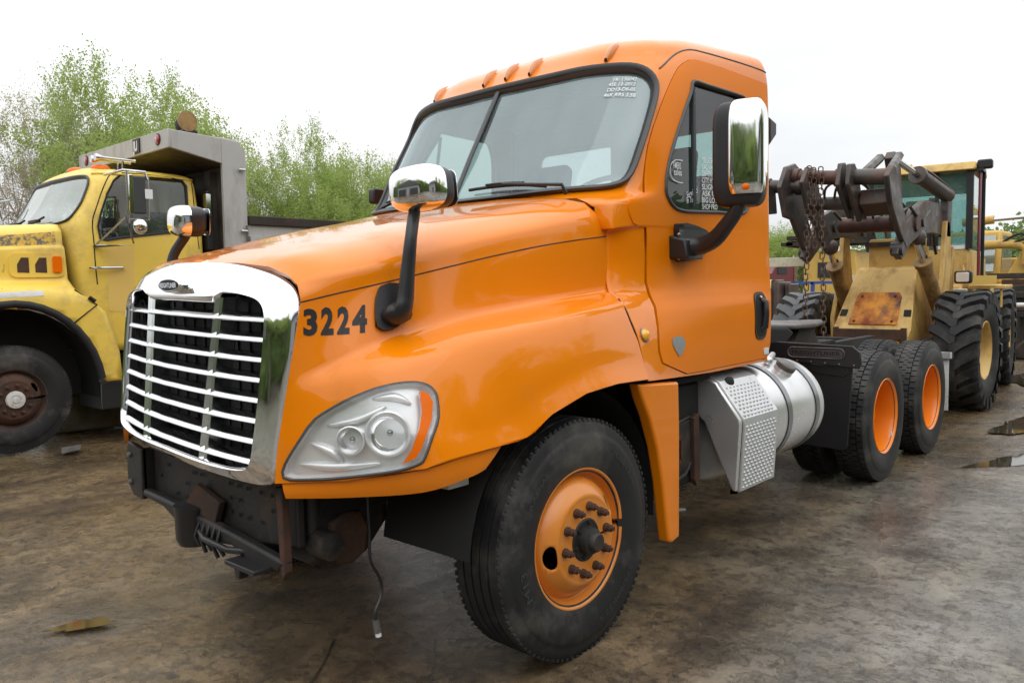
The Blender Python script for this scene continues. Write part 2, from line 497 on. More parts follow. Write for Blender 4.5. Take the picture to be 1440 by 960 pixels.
# ------------------------------------------------------------------ surfaces by table
def pchip(y, xq):
    """monotone cubic along axis 0 with unit knots; y: (n, ...)"""
    y = np.asarray(y, float); n = y.shape[0]
    d = np.diff(y, axis=0)
    m = np.zeros_like(y)
    a, b = d[:-1], d[1:]
    with np.errstate(divide='ignore', invalid='ignore'):
        h = np.where(a * b > 0, 2 * a * b / (a + b), 0)
    m[1:-1] = h
    m[0] = d[0]; m[-1] = d[-1]
    i = np.clip(np.floor(xq).astype(int), 0, n - 2)
    t = (xq - i).reshape((-1,) + (1,) * (y.ndim - 1))
    return ((1 + 2 * t) * (1 - t) ** 2) * y[i] + (t * (1 - t) ** 2) * m[i] + (t * t * (3 - 2 * t)) * y[i + 1] + (t * t * (t - 1)) * m[i + 1]
def cub(y, xq):
    """softer Catmull-Rom along axis 0"""
    y = np.asarray(y, float); n = y.shape[0]
    m = np.zeros_like(y); m[1:-1] = (y[2:] - y[:-2]) / 2
    m[0] = y[1] - y[0]; m[-1] = y[-1] - y[-2]
    i = np.clip(np.floor(xq).astype(int), 0, n - 2)
    t = (xq - i).reshape((-1,) + (1,) * (y.ndim - 1))
    return ((1 + 2 * t) * (1 - t) ** 2) * y[i] + (t * (1 - t) ** 2) * m[i] + (t * t * (3 - 2 * t)) * y[i + 1] + (t * t * (t - 1)) * m[i + 1]
class Surf:
    """table[row][col] of 3D points; s along columns, t along rows"""
    def __init__(s, table, k=12, fr=pchip, fc=cub, flip=1):
        T = np.array(table, float)
        s.nr, s.nc = T.shape[:2]; s.k = k
        tt = np.linspace(0, s.nr - 1, (s.nr - 1) * k + 1)
        ss = np.linspace(0, s.nc - 1, (s.nc - 1) * k + 1)
        A = fr(T, tt)
        A = np.swapaxes(fc(np.swapaxes(A, 0, 1), ss), 0, 1)
        s.D = A; s.flip = flip
        dt = np.gradient(A, axis=0); ds = np.gradient(A, axis=1)
        nn = np.cross(ds, dt); L = np.linalg.norm(nn, axis=2, keepdims=True); L[L < 1e-12] = 1
        s.Nn = nn / L * flip
        nr, nc = A.shape[:2]
        vs = [tuple(p) for p in A.reshape(-1, 3)]
        tr = []
        for i in range(nr - 1):
            for j in range(nc - 1):
                a = i * nc + j
                tr.append((a, a + 1, a + nc + 1)); tr.append((a, a + nc + 1, a + nc))
        s.tr = tr; s.vs = vs; s.w = nc
        s.bvh = BVHTree.FromPolygons(vs, tr)
    def _bil(s, G, ss, tt):
        ss = np.clip(np.asarray(ss, float) * s.k, 0, G.shape[1] - 1.0001); tt = np.clip(np.asarray(tt, float) * s.k, 0, G.shape[0] - 1.0001)
        i = tt.astype(int); j = ss.astype(int); a = (tt - i)[:, None]; b = (ss - j)[:, None]
        return (G[i, j] * (1 - a) * (1 - b) + G[i + 1, j] * a * (1 - b) + G[i, j + 1] * (1 - a) * b + G[i + 1, j + 1] * a * b)
    def P(s, ss, tt): return s._bil(s.D, ss, tt)
    def Nrm(s, ss, tt):
        n = s._bil(s.Nn, ss, tt); return n / np.linalg.norm(n, axis=1, keepdims=True)
    def _st(s, loc, fi):
        a, b, c = (Vector(s.vs[i]) for i in s.tr[fi])
        v0, v1, v2 = b - a, c - a, loc - a
        d00, d01, d11, d20, d21 = v0.dot(v0), v0.dot(v1), v1.dot(v1), v2.dot(v0), v2.dot(v1)
        den = d00 * d11 - d01 * d01 or 1e-12
        v = (d11 * d20 - d01 * d21) / den; u = (d00 * d21 - d01 * d20) / den
        st = []
        for i in s.tr[fi]: st.append(((i % s.w) / s.k, (i // s.w) / s.k))
        w0 = 1 - v - u
        return (st[0][0] * w0 + st[1][0] * v + st[2][0] * u, st[0][1] * w0 + st[1][1] * v + st[2][1] * u)
    def near(s, p):
        loc, n, fi, d = s.bvh.find_nearest(Vector(p)); return s._st(loc, fi)
    def ray(s, o, d):
        loc, n, fi, di = s.bvh.ray_cast(Vector(o), Vector(d).normalized())
        return None if loc is None else s._st(loc, fi)
    def sts(s, pts, ray=None):
        out = []
        for p in pts:
            q = None
            if ray is not None:
                q = s.ray(Vector(p) - Vector(ray) * 1.0, ray)
            out.append(q or s.near(p))
        return out
    def pts3(s, sts, off=0.0):
        a = np.array(sts); P = s.P(a[:, 0], a[:, 1]); Q = s.Nrm(a[:, 0], a[:, 1])
        return [Vector(p) for p in (P + Q * off)]
def inpoly(P, x, y):
    c = False; n = len(P); j = n - 1
    for i in range(n):
        if (P[i][1] > y) != (P[j][1] > y) and x < (P[j][0] - P[i][0]) * (y - P[i][1]) / (P[j][1] - P[i][1]) + P[i][0]: c = not c
        j = i
    return c
def grow(poly, d):
    """offset a param-space polygon outward by d (either winding)"""
    ar = sum(poly[i][0] * poly[(i + 1) % len(poly)][1] - poly[(i + 1) % len(poly)][0] * poly[i][1] for i in range(len(poly)))
    q = inset([tuple(p) for p in poly], -d if ar > 0 else d)
    return q
def patch(mb, S, outline, holes=(), step=(0.1, 0.1), off=0.0, thick=0.0, mirror=False, groove=None):
    """fill a param-space outline (with holes) on surface S"""
    xs = [p[0] for p in outline]; ys = [p[1] for p in outline]
    x0, x1, y0, y1 = min(xs), max(xs), min(ys), max(ys)
    V = []; E = []
    def loop(pl):
        o = len(V); n = len(pl)
        V.extend([Vector((p[0], p[1])) for p in pl]); E.extend([(o + i, o + (i + 1) % n) for i in range(n)])
    loop(outline)
    for h in holes: loop(h)
    gx = np.arange(math.floor(x0 / step[0]) * step[0], x1 + step[0], step[0])
    gy = np.arange(math.floor(y0 / step[1]) * step[1], y1 + step[1], step[1])
    allp = [outline] + list(holes)
    mind = min(step) * 0.35
    bp = np.array([p for pl in allp for p in pl])
    for x in gx:
        for y in gy:
            if x <= x0 or x >= x1 or y <= y0 or y >= y1: continue
            if not inpoly(outline, x, y): continue
            if any(inpoly(h, x, y) for h in holes): continue
            if (((bp[:, 0] - x) / step[0]) ** 2 + ((bp[:, 1] - y) / step[1]) ** 2).min() < 0.10: continue
            V.append(Vector((x, y)))
    res = delaunay_2d_cdt(V, E, [], 0, 1e-6)
    vv, ff = res[0], res[2]
    F2 = []
    for f in ff:
        cx = sum(vv[i][0] for i in f) / len(f); cy = sum(vv[i][1] for i in f) / len(f)
        if inpoly(outline, cx, cy) and not any(inpoly(h, cx, cy) for h in holes): F2.append(tuple(f))
    a = np.array([(v[0], v[1]) for v in vv])
    P = S.P(a[:, 0], a[:, 1]); Q = S.Nrm(a[:, 0], a[:, 1])
    n = len(P)
    T = P + Q * off
    FF = []
    for f in F2:
        g = np.cross(T[f[1]] - T[f[0]], T[f[2]] - T[f[0]])
        FF.append(f if g @ Q[f[0]] > 0 else f[::-1])
    def put(sgn):
        o = len(mb.v); fl_ = np.array([1, sgn, 1.0])
        mb.add([tuple(p * fl_) for p in T], [f if sgn > 0 else f[::-1] for f in FF])
        for i_ in range(n): mb.cn[o + i_] = tuple(Q[i_] * fl_)
        if thick:
            cnt = set()
            for f in FF:
                for i_ in range(3): cnt.add((f[i_], f[(i_ + 1) % 3]))
            rim = [e for e in cnt if (e[1], e[0]) not in cnt]
            idx = {}; V1 = []; V2 = []; V3 = []
            for e in rim:
                for q in e:
                    if q not in idx:
                        idx[q] = len(V1); V1.append(tuple(T[q] * fl_)); V2.append(tuple((T[q] - Q[q] * thick) * fl_))
            m_ = len(V1)
            mb.add(V1 + V2, [((idx[e[1]], idx[e[0]], m_ + idx[e[0]], m_ + idx[e[1]]) if sgn > 0 else (idx[e[0]], idx[e[1]], m_ + idx[e[1]], m_ + idx[e[0]])) for e in rim])
    put(1)
    if mirror: put(-1)
    return mb
def text_mesh(txt, size, depth_pts, bold=0.0, sx=1.0, maxe=0.02, font_align='LEFT'):
    """flat letters as (verts2d, faces) from Blender's built-in face"""
    cu = bpy.data.curves.new('t', 'FONT'); cu.body = txt; cu.size = size; cu.offset = bold; cu.resolution_u = 3
    o = bpy.data.objects.new('t', cu); COL.objects.link(o)
    dg = bpy.context.evaluated_depsgraph_get()
    me = bpy.data.meshes.new_from_object(o.evaluated_get(dg))
    bm = bmesh.new(); bm.from_mesh(me)
    bmesh.ops.triangulate(bm, faces=bm.faces)
    for _ in range(3):
        es = [e for e in bm.edges if e.calc_length() > maxe]
        if not es: break
        bmesh.ops.subdivide_edges(bm, edges=es, cuts=1)
        bmesh.ops.triangulate(bm, faces=bm.faces)
    bm.verts.ensure_lookup_table()
    vs = [(v.co.x * sx, v.co.y) for v in bm.verts]; fs = [tuple(x.index for x in f.verts) for f in bm.faces]
    bm.free(); bpy.data.objects.remove(o); bpy.data.curves.remove(cu); bpy.data.meshes.remove(me)
    return vs, fs
# ================================================================== GROUND
def ground_mat():
    m = bpy.data.materials.new('ground'); m.use_nodes = True; t = m.node_tree; b = t.nodes['Principled BSDF']
    MATS['ground'] = m
    big = noise(t, .35, 4, .55, off=1.0)
    med = noise(t, 1.6, 8, .65, (1, 1, 1), dist=.6, off=2)
    fine = noise(t, 14, 9, .72, (1, 1.0, 1), dist=.3, off=3)
    grit = noise(t, 90, 4, .7, off=4)
    brown = mixc(t, ramp(t, med, .38, .64), (.080, .051, .023), (.255, .174, .086))
    grey = mixc(t, ramp(t, med, .35, .65), (.140, .128, .102), (.315, .295, .250))
    # smoother slab to the right (world -y), sky sheen painted in as paler grey; mud left
    tc = t.nodes.new('ShaderNodeTexCoord'); sx = t.nodes.new('ShaderNodeSeparateXYZ'); t.links.new(tc.outputs['Object'], sx.inputs[0])
    ad = N(t, 'ShaderNodeMath', operation='MULTIPLY_ADD'); ad.inputs[1].default_value = -.16; ad.inputs[2].default_value = .06; t.links.new(sx.outputs['Y'], ad.inputs[0])
    a2 = N(t, 'ShaderNodeMath', operation='ADD'); t.links.new(ad.outputs[0], a2.inputs[0]); t.links.new(big, a2.inputs[1])
    gm = ramp(t, a2.outputs[0], .70, 1.0)
    c = mixc(t, gm, brown, grey)
    c = mixc(t, ramp(t, fine, .50, .66), c, (.034, .025, .016))
    c = mixc(t, ramp(t, fine, .28, .40, (1, 1, 1), (0, 0, 0)), c, (.21, .18, .135))
    c = mixc(t, ramp(t, grit, .62, .72), c, (.23, .21, .175))
    c = mixc(t, ramp(t, noise(t, 2.2, 5, .55, (.22, 1, 1), rot=-.75, off=15), .50, .66), c, mixc(t, 1.0, c, (.50, .45, .38), 'MULTIPLY'))
    c = mixc(t, ramp(t, noise(t, 1.6, 4, .5, (.3, 1, 1), rot=-.75, off=19), .56, .70), c, mixc(t, 1.0, c, (1.35, 1.25, 1.05), 'MULTIPLY'))
    stain = ramp(t, noise(t, .9, 5, .6, off=12), .60, .72)
    c = mixc(t, stain, c, (.030, .020, .013))
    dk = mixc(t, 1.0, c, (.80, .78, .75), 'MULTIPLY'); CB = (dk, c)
    t.links.new(c, b.inputs['Base Color'])
    wet = ramp(t, noise(t, .8, 6, .6, (.5, 1, 1), dist=.4, off=7, rot=-.6), .40, .58)
    r0 = mixc(t, wet, (.34, .34, .34), (.10, .10, .10))
    r1_ = mixc(t, gm, r0, (.11, .11, .11))
    rr = mixc(t, ramp(t, fine, .47, .62), r1_, (.42, .42, .42))
    t.links.new(rr, b.inputs['Roughness'])
    b.inputs['Specular IOR Level'].default_value = .6
    # relief: scaled, flaked slab with gritty film of mud
    mu = N(t, 'ShaderNodeMath', operation='MULTIPLY_ADD'); mu.inputs[1].default_value = .35; t.links.new(fine, mu.inputs[0]); t.links.new(med, mu.inputs[2])
    b1 = N(t, 'ShaderNodeBump', Strength=.6, Distance=.05); t.links.new(mu.outputs[0], b1.inputs['Height'])
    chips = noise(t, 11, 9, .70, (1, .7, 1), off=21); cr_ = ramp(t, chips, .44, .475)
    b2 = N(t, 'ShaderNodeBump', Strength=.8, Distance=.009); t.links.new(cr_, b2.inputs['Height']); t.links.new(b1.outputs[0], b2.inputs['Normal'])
    b3 = N(t, 'ShaderNodeBump', Strength=1.0, Distance=.008); t.links.new(noise(t, 48, 8, .78, off=31), b3.inputs['Height']); t.links.new(b2.outputs[0], b3.inputs['Normal'])
    t.links.new(b3.outputs[0], b.inputs['Normal'])
    t.links.new(mixc(t, wet, (.15, .15, .15), (.75, .75, .75)), b.inputs['Coat Weight'])
    b.inputs['Coat Roughness'].default_value = .09
    cb = N(t, 'ShaderNodeBump', Strength=.45, Distance=.02); t.links.new(noise(t, 7, 5, .6, off=40), cb.inputs['Height'])
    cb2 = N(t, 'ShaderNodeBump', Strength=.6, Distance=.006); t.links.new(noise(t, 38, 4, .65, off=44), cb2.inputs['Height']); t.links.new(cb.outputs[0], cb2.inputs['Normal'])
    t.links.new(cb2.outputs[0], b.inputs['Coat Normal'])
    for l_ in list(b.inputs['Base Color'].links): t.links.remove(l_)
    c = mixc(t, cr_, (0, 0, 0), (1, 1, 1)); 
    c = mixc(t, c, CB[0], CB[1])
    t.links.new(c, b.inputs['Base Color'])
ground_mat()
mat('water', (.045, .036, .022), .03, var=.1, spec=.7)
mat('muddy_water', (.075, .055, .026), .06, var=.2, spec=.6)
mat('wet_mark', (.050, .040, .028), .22, var=.3, bump=.3)
mb = MB()
def gz(x, y):
    d = math.hypot(x - 1, y + 1)
    k = max(0, 1 - max(0, d - 9) / 8)
    return k * (.016 * mnoise.noise(Vector((x * .7, y * .7, 3))) + .007 * mnoise.noise(Vector((x * 2.6, y * 2.6, 9))) + .004 * mnoise.noise(Vector((x * 7, y * 7, 1)))) - .012 * k
xs = list(np.arange(-5, 12.01, .09)); ys = list(np.arange(-7, 8.01, .09))
nx, ny = len(xs), len(ys); vs = [(x, y, gz(x, y)) for y in ys for x in xs]
mb.add(vs, [(j * nx + i, j * nx + i + 1, (j + 1) * nx + i + 1, (j + 1) * nx + i) for j in range(ny - 1) for i in range(nx - 1)])
X0, X1_, Y0, Y1_ = xs[0], xs[-1], ys[0], ys[-1]; B = 400
bot_e = [(x, Y0, gz(x, Y0)) for x in xs]; top_e = [(x, Y1_, gz(x, Y1_)) for x in xs]
lef = [(X0, y, gz(X0, y)) for y in ys]; rig = [(X1_, y, gz(X1_, y)) for y in ys]
def skirt(edge, f):
    o = len(mb.v); n = len(edge); mb.v += edge + [f(*p) for p in edge]
    mb.f += [(o + i, o + i + 1, o + n + i + 1, o + n + i) for i in range(n - 1)]
sc_ = lambda v, a, b: -B + 2 * B * (v - a) / (b - a)
skirt(bot_e, lambda x, y, z: (sc_(x, X0, X1_), -B, 0)); skirt(top_e, lambda x, y, z: (sc_(x, X0, X1_), B, 0))
skirt(lef, lambda x, y, z: (-B, sc_(y, Y0, Y1_), 0)); skirt(rig, lambda x, y, z: (B, sc_(y, Y0, Y1_), 0))
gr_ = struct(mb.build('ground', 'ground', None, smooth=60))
def puddle(cx, cy, rx, ry, rot, m='water', z=.0, seed=0, n=40, jag=.35):
    r_ = random.Random(seed); ph = [r_.uniform(0, 6.28) for _ in range(6)]; pts = []
    for k in range(n):
        a = 2 * PI * k / n
        f = 1 + jag * (.45 * math.sin(2 * a + ph[0]) + .3 * math.sin(3 * a + ph[1]) + .25 * math.sin(5 * a + ph[2]) + .18 * math.sin(9 * a + ph[3]) + .12 * math.sin(14 * a + ph[4]))
        x = rx * f * math.cos(a); y = ry * f * math.sin(a)
        pts.append((cx + x * math.cos(rot) - y * math.sin(rot), cy + x * math.sin(rot) + y * math.cos(rot)))
    mb = MB(); mb.add([(x, y, z) for x, y in pts] + [(cx, cy, z)], [(i, (i + 1) % n, n) for i in range(n)])
    return struct(mb.build('puddle', m, None, smooth=0))
puddle(7.75, -1.75, .95, .34, -.25, 'water', .003, 1)
puddle(9.4, -1.75, 1.1, .35, -.1, 'water', .004, 12)
puddle(5.75, -2.1, .8, .22, -.5, 'water', -.003, 13)
puddle(10.6, -2.2, 1.8, .9, .3, 'water', .004, 2)
puddle(6.9, -3.2, 1.0, .45, .2, 'water', .002, 3)
puddle(13.5, -1.5, 2.5, 1.0, .0, 'water', .004, 4)
puddle(-1.31, .83, .15, .05, -.35, 'muddy_water', .0035, 5, jag=.45)
puddle(-1.9, -.9, .22, .03, .5, 'water', -.001, 9, jag=.6)
# expansion joints and tyre drag marks in the slab (real grooves filled with dirt, laid as strips)
def strip_mark(pts, w, name='slab_joint', m='wet_mark', z=.0025):
    P = smoothpoly([Vector((*p, 0)) for p in pts], 8, False); vs = []; r_ = random.Random(len(pts))
    for i, p in enumerate(P):
        d = (P[min(i + 1, len(P) - 1)] - P[max(i - 1, 0)]).normalized(); q = Vector((-d.y, d.x, 0)); ww = w * r_.uniform(.3, 1.2)
        for s in (-1, 1):
            v = p + q * ww * s; vs.append((v.x, v.y, gz(v.x, v.y) + z))
    mb = MB(); mb.add(vs, [(2 * i, 2 * i + 1, 2 * i + 3, 2 * i + 2) for i in range(len(P) - 1)])
    return struct(mb.build(name, m, None, smooth=60))
strip_mark([(-2.1, -1.0), (-1.5, -.75), (-.95, -.5), (-.6, -.2)], .007)
strip_mark([(-.9, -1.1), (-.55, -.8), (-.3, -.55)], .006)
# loose grit and stone chips on the slab near the tractor
gq = np.random.default_rng(44); V = []; F_ = []
for i in range(5200):
    x = gq.uniform(-2.4, 9); y = gq.uniform(-4.5, 5.0)
    if gq.random() > .35 + .65 * (mnoise.noise(Vector((x * 1.3, y * 1.3, 7))) > 0): continue
    s_ = .002 + .006 * gq.random() ** 3; z = gz(x, y); a = gq.uniform(0, 6.28); o = len(V)
    for k in range(4): V.append((x + math.cos(a + k * 1.57) * s_ * gq.uniform(.7, 1.4), y + math.sin(a + k * 1.57) * s_ * gq.uniform(.7, 1.4), z - .001))
    V.append((x, y, z + s_ * gq.uniform(.5, .9))); F_ += [(o, o + 1, o + 4), (o + 1, o + 2, o + 4), (o + 2, o + 3, o + 4), (o + 3, o, o + 4)]
mat('grit', (.16, .13, .10), .6, var=.6, vs=20)
mb = MB(); mb.v = V; mb.f = F_; stuff(mb.build('grit', 'grit', None, smooth=0, clean=False), 'loose grit and small stone chips scattered over the wet slab', 'grit')
# ================================================================== THE ORANGE TRACTOR
truck = thing('semi_truck', 'orange day-cab tractor unit numbered 3224 with chrome grille, no bumper', 'truck', (0, 0, 0))
# ---- hood table: rows from centre top to lower edge, columns front to rear (left side, y<0)
H = [
 [(-1.075, 0, 1.690), (-1.0, 0, 1.716), (-.88, 0, 1.752), (-.70, 0, 1.790), (-.48, 0, 1.842), (-.25, 0, 1.892), (0, 0, 1.942), (.2, 0, 1.985), (.36, 0, 2.022)],
 [(-1.065, -.30, 1.684), (-.99, -.30, 1.711), (-.86, -.32, 1.75), (-.69, -.34, 1.788), (-.47, -.36, 1.842), (-.24, -.38, 1.892), (.01, -.4, 1.940), (.2, -.4, 1.982), (.36, -.4, 2.018)],
 [(-1.05, -.50, 1.664), (-.98, -.53, 1.706), (-.85, -.56, 1.738), (-.68, -.60, 1.776), (-.47, -.64, 1.826), (-.24, -.67, 1.876), (.02, -.70, 1.925), (.2, -.71, 1.965), (.38, -.72, 2.003)],
 [(-1.045, -.625, 1.628), (-.96, -.67, 1.668), (-.83, -.715, 1.700), (-.67, -.755, 1.737), (-.47, -.79, 1.784), (-.25, -.82, 1.832), (.02, -.85, 1.884), (.22, -.87, 1.925), (.42, -.88, 1.966)],
 [(-1.045, -.68, 1.592), (-.945, -.745, 1.618), (-.815, -.795, 1.648), (-.66, -.84, 1.682), (-.47, -.875, 1.724), (-.27, -.902, 1.768), (0, -.928, 1.818), (.22, -.942, 1.856), (.47, -.948, 1.892)],
 [(-1.05, -.705, 1.531), (-.93, -.76, 1.56), (-.80, -.81, 1.589), (-.65, -.855, 1.622), (-.47, -.89, 1.66), (-.28, -.915, 1.698), (-.03, -.94, 1.742), (.22, -.955, 1.777), (.50, -.96, 1.808)],
 [(-1.095, -.69, 1.292), (-1.01, -.755, 1.311), (-.9, -.83, 1.36), (-.74, -.88, 1.404), (-.55, -.92, 1.455), (-.36, -.94, 1.482), (-.1, -.96, 1.509), (.15, -.97, 1.533), (.5, -.97, 1.563)],
 [(-1.11, -.678, 1.193), (-1.02, -.80, 1.231), (-.9, -.94, 1.292), (-.73, -1.03, 1.333), (-.52, -1.085, 1.373), (-.34, -1.11, 1.399), (-.1, -1.12, 1.434), (.15, -1.115, 1.464), (.43, -1.09, 1.489)],
 [(-1.128, -.660, 1.06), (-1.025, -.85, 1.08), (-.875, -1.05, 1.11), (-.67, -1.135, 1.13), (-.47, -1.16, 1.175), (-.31, -1.17, 1.235), (-.09, -1.175, 1.29), (.16, -1.172, 1.315), (.455, -1.155, 1.31)],
 [(-1.138, -.652, .985), (-1.01, -.875, 1.0), (-.855, -1.09, 1.035), (-.63, -1.165, 1.045), (-.44, -1.182, 1.075), (-.29, -1.188, 1.141), (-.06, -1.193, 1.203), (.18, -1.19, 1.225), (.465, -1.178, 1.215)],
 [(-1.145, -.645, .880), (-1.0, -.872, .897), (-.84, -1.115, .945), (-.62, -1.185, .983), (-.40, -1.208, 1.001), (-.25, -1.213, 1.071), (-.03, -1.218, 1.129), (.2, -1.218, 1.146), (.47, -1.205, 1.138)],
]
HS = Surf(H, k=12)
if HS.Nrm([4], [6])[0][1] > 0: HS.Nn *= -1
def cray(p): return (Vector(p) - CAM).normalized()
# headlight outline (3D points lying near the front corner of the hood)
def sight(u, v):
    """direction from the camera's station through a photo point - only used to find where on the bodywork a traced point lies"""
    return (F + R2 * ((u - 720) / FPX) - U2 * ((v - 480) / FPX)).normalized()
def on(S, px):
    out = []
    for u, v in px:
        q = S.ray(CAM, sight(u, v))
        if q is None:
            print('MISS', u, v); continue
        out.append(q)
    return out
HL_PX = [(399, 671), (408, 640), (433, 601), (468, 573), (514, 551.5), (550, 541), (578, 537.5), (600, 541), (612.5, 553), (616, 572), (610, 608), (598, 642), (589, 652), (562, 661), (530, 666), (486, 671), (440, 674)]
hl = [tuple(p) for p in on(HS, HL_PX)]
full = [(0, 0)] + [(i, 0) for i in range(1, 9)] + [(8, j) for j in range(1, 11)] + [(i, 10) for i in range(7, -1, -1)] + [(0, j) for j in range(9, 0, -1)]
hl_hole = smoothpoly(hl, 3); hl_hole = [(p[0], p[1]) for p in hl_hole]
mb = MB()
patch(mb, HS, full, [hl_hole], (0.1, 0.1), mirror=True, thick=.02)
hood = mb.build('hood', 'orange', truck, smooth=50)
# seam line along the side crease: real recessed gasket strip
def strip(S, line, w, off, name, m, parent, mirror=True, n=1):
    """thin raised/recessed bead following a param-space line"""
    mb = MB()
    P3 = S.pts3(line, off)
    mb.tube(P3, w, 6)
    if mirror:
        m2 = MB(); m2.tube([Vector((p.x, -p.y, p.z)) for p in P3], w, 6); m2.build(name, m, parent, smooth=60)
    return mb.build(name, m, parent, smooth=60)
strip(HS, [(i / 6, 5) for i in range(0, 49)], .0032, -.0010, 'hood_seam', 'rust', hood)
strip(HS, [(8, j / 4) for j in range(10, 41)], .007, -.008, 'hood_rear_seal', 'dark', hood)
# raised cut line of the centre bulge on the hood top
# ---- headlights
def headlight(sg):
    P3 = HS.pts3(hl_hole, 0.0)
    root = None
    def MM(mb_, off, depth_poly=None, shrink=0):
        return patch(mb_, HS, grow(hl_hole, -shrink) if shrink else hl_hole, (), (0.11, 0.11), off=off)
    def fl(mb_):
        if sg > 0: mb_.flipy()
        return mb_
    h = MB(); MM(h, -.040)
    # side wall of the bowl
    A = HS.pts3(hl_hole, 0.001); B = HS.pts3(hl_hole, -.040); n = len(A)
    h.add(A + B, [(i, (i + 1) % n, n + (i + 1) % n, n + i) for i in range(n)])
    hlp = fl(h).build('headlight', 'reflector', truck, smooth=60)
    c = MB(); MM(c, .006); fl(c).build('lens', 'clear_lens', hlp, smooth=80)
    g = MB(); g.tube(HS.pts3(hl_hole, .001), .0055, 8, closed=True); fl(g).build('bezel', 'gasket', hlp, smooth=80)
    # amber side marker along the outer edge
    ap = on(HS, [(590, 550), (601, 553), (608, 566), (606, 590), (599, 612), (592, 632), (584, 644), (570, 650), (566, 652), (579, 632), (589, 604), (593, 580), (591, 562)])
    a = MB(); patch(a, HS, ap, (), (.08, .08), off=.009, thick=.03); fl(a).build('turn_signal', 'amber', hlp, smooth=60)
    # reflector bowls
    for (u, v), r, nm in (((545, 608), .075, 'high_beam'), ((490, 621), .048, 'low_beam')):
        st = HS.ray(CAM, sight(u, v)); p = HS.pts3([st], -.043)[0]
        ax = (Vector((-1, -.75, .05))).normalized()
        prof = []
        M_ = Vector((1, 0, 0)).rotation_difference(ax).to_matrix().to_4x4(); M_.translation = p
        b = MB(); b.M = M_
        b.lathe([(r * 1.05, .032), (r * 1.0, .034), (r * .97, .024), (r * .8, .004), (r * .5, -.012), (r * .22, -.02), (.001, -.022)], (0, 0, 0), 'x', 28)
        bo = fl(b).build('reflector_bowl', 'reflector_bright', hlp, smooth=60)
        q = MB(); q.M = M_
        q.lathe([(.001, .012), (.008, .010), (.011, .004), (.011, -.01)], (0, 0, 0), 'x', 14)
        fl(q).build('bulb', 'strap', hlp, smooth=60)
        q = MB(); q.M = M_
        q.lathe([(r * 1.05, .030), (r * 1.10, .036), (r * 1.0, .038), (r * 1.0, .033)], (0, 0, 0), 'x', 28)
        fl(q).build('trim_ring', 'reflector', hlp, smooth=60)
    # sculpted swoops in the housing
    b = MB()
    for pts in (((415, 655), (470, 660), (530, 655)), ((430, 625), (462, 640), (478, 655)), ((455, 598), (500, 590), (540, 570)), ((520, 560), (555, 556), (580, 566))):
        stp = on(HS, smooth2(pts))
        b.tube(HS.pts3(stp, -.034), [.004 + .012 * math.sin(PI * i / (len(stp) - 1)) for i in range(len(stp))], 10)
    fl(b).build('housing_ridges', 'reflector', hlp, smooth=80)
def smooth2(pts):
    return [(p.x, p.y) for p in smoothpoly(pts, 5, closed=False)]
headlight(-1); headlight(1)
# ---- lower lip panel under each headlight
def both(fn):
    for s in (-1, 1): fn(s)
LP_top = [(-1.125, -.66, .885), (-.985, -.862, .895), (-.83, -1.095, .938), (-.62, -1.165, .978), (-.50, -1.175, .990)]
LP_bot = [(-1.115, -.665, .822), (-.975, -.855, .828), (-.82, -1.08, .852), (-.66, -1.15, .885), (-.59, -1.165, .905)]
def lower_panel(s):
    A = smoothpoly(LP_top, 5, False); B = smoothpoly(LP_bot, 5, False)
    if s > 0: A, B = A[7:], B[7:]
    n = len(A)
    mb = MB(); vs = []
    for a, b in zip(A, B):
        m_ = (a + b) / 2 + Vector((-.006, -.006, 0))
        for p in (a, m_, b, b + Vector((.03, .05, .005)), a + Vector((.03, .05, 0))): vs.append((p.x, p.y * -s, p.z))
    fs = []
    for i in range(n - 1):
        for k in range(5):
            l = (k + 1) % 5
            fs.append((i * 5 + k, i * 5 + l, i * 5 + 5 + l, i * 5 + 5 + k))
    fs += [(0, 1, 2, 3, 4), tuple((n - 1) * 5 + k for k in range(5))]
    mb.add(vs, fs); mb.build('lower_panel', 'orange', truck, smooth=40)
both(lower_panel)
# ---- wheel-arch inner lip and liner
def liner(s):
    mb = MB(); P = HS.pts3([(i / 4, 10) for i in range(12, 33)], 0)
    vs = []
    for p in P: vs += [(p.x, p.y * -s, p.z), (p.x, (p.y + .07) * -s, p.z + .012), (p.x, (p.y + .07) * -s, p.z + .06)]
    mb.add(vs, [(i * 3 + k, i * 3 + k + 1, i * 3 + 4 + k, i * 3 + 3 + k) for i in range(len(P) - 1) for k in range(2)])
    mb.build('arch_lip', 'orange', truck, smooth=50)
    mb = MB(); arc = [(math.cos(R(a)) * .64, .5 + math.sin(R(a)) * .64) for a in range(-5, 176, 9)]
    vs = []
    for x, z in arc: vs += [(x, -1.12 * -s, z), (x, -.62 * -s, z)]
    mb.add(vs, [(2 * i, 2 * i + 1, 2 * i + 3, 2 * i + 2) for i in range(len(arc) - 1)])
    mb.add([(x, -.62 * -s, z) for x, z in arc] + [(0, -.62 * -s, .5)], [(i, i + 1, len(arc)) for i in range(len(arc) - 1)])
    o = mb.build('wheel_liner', 'dark', truck, smooth=40)
both(liner)

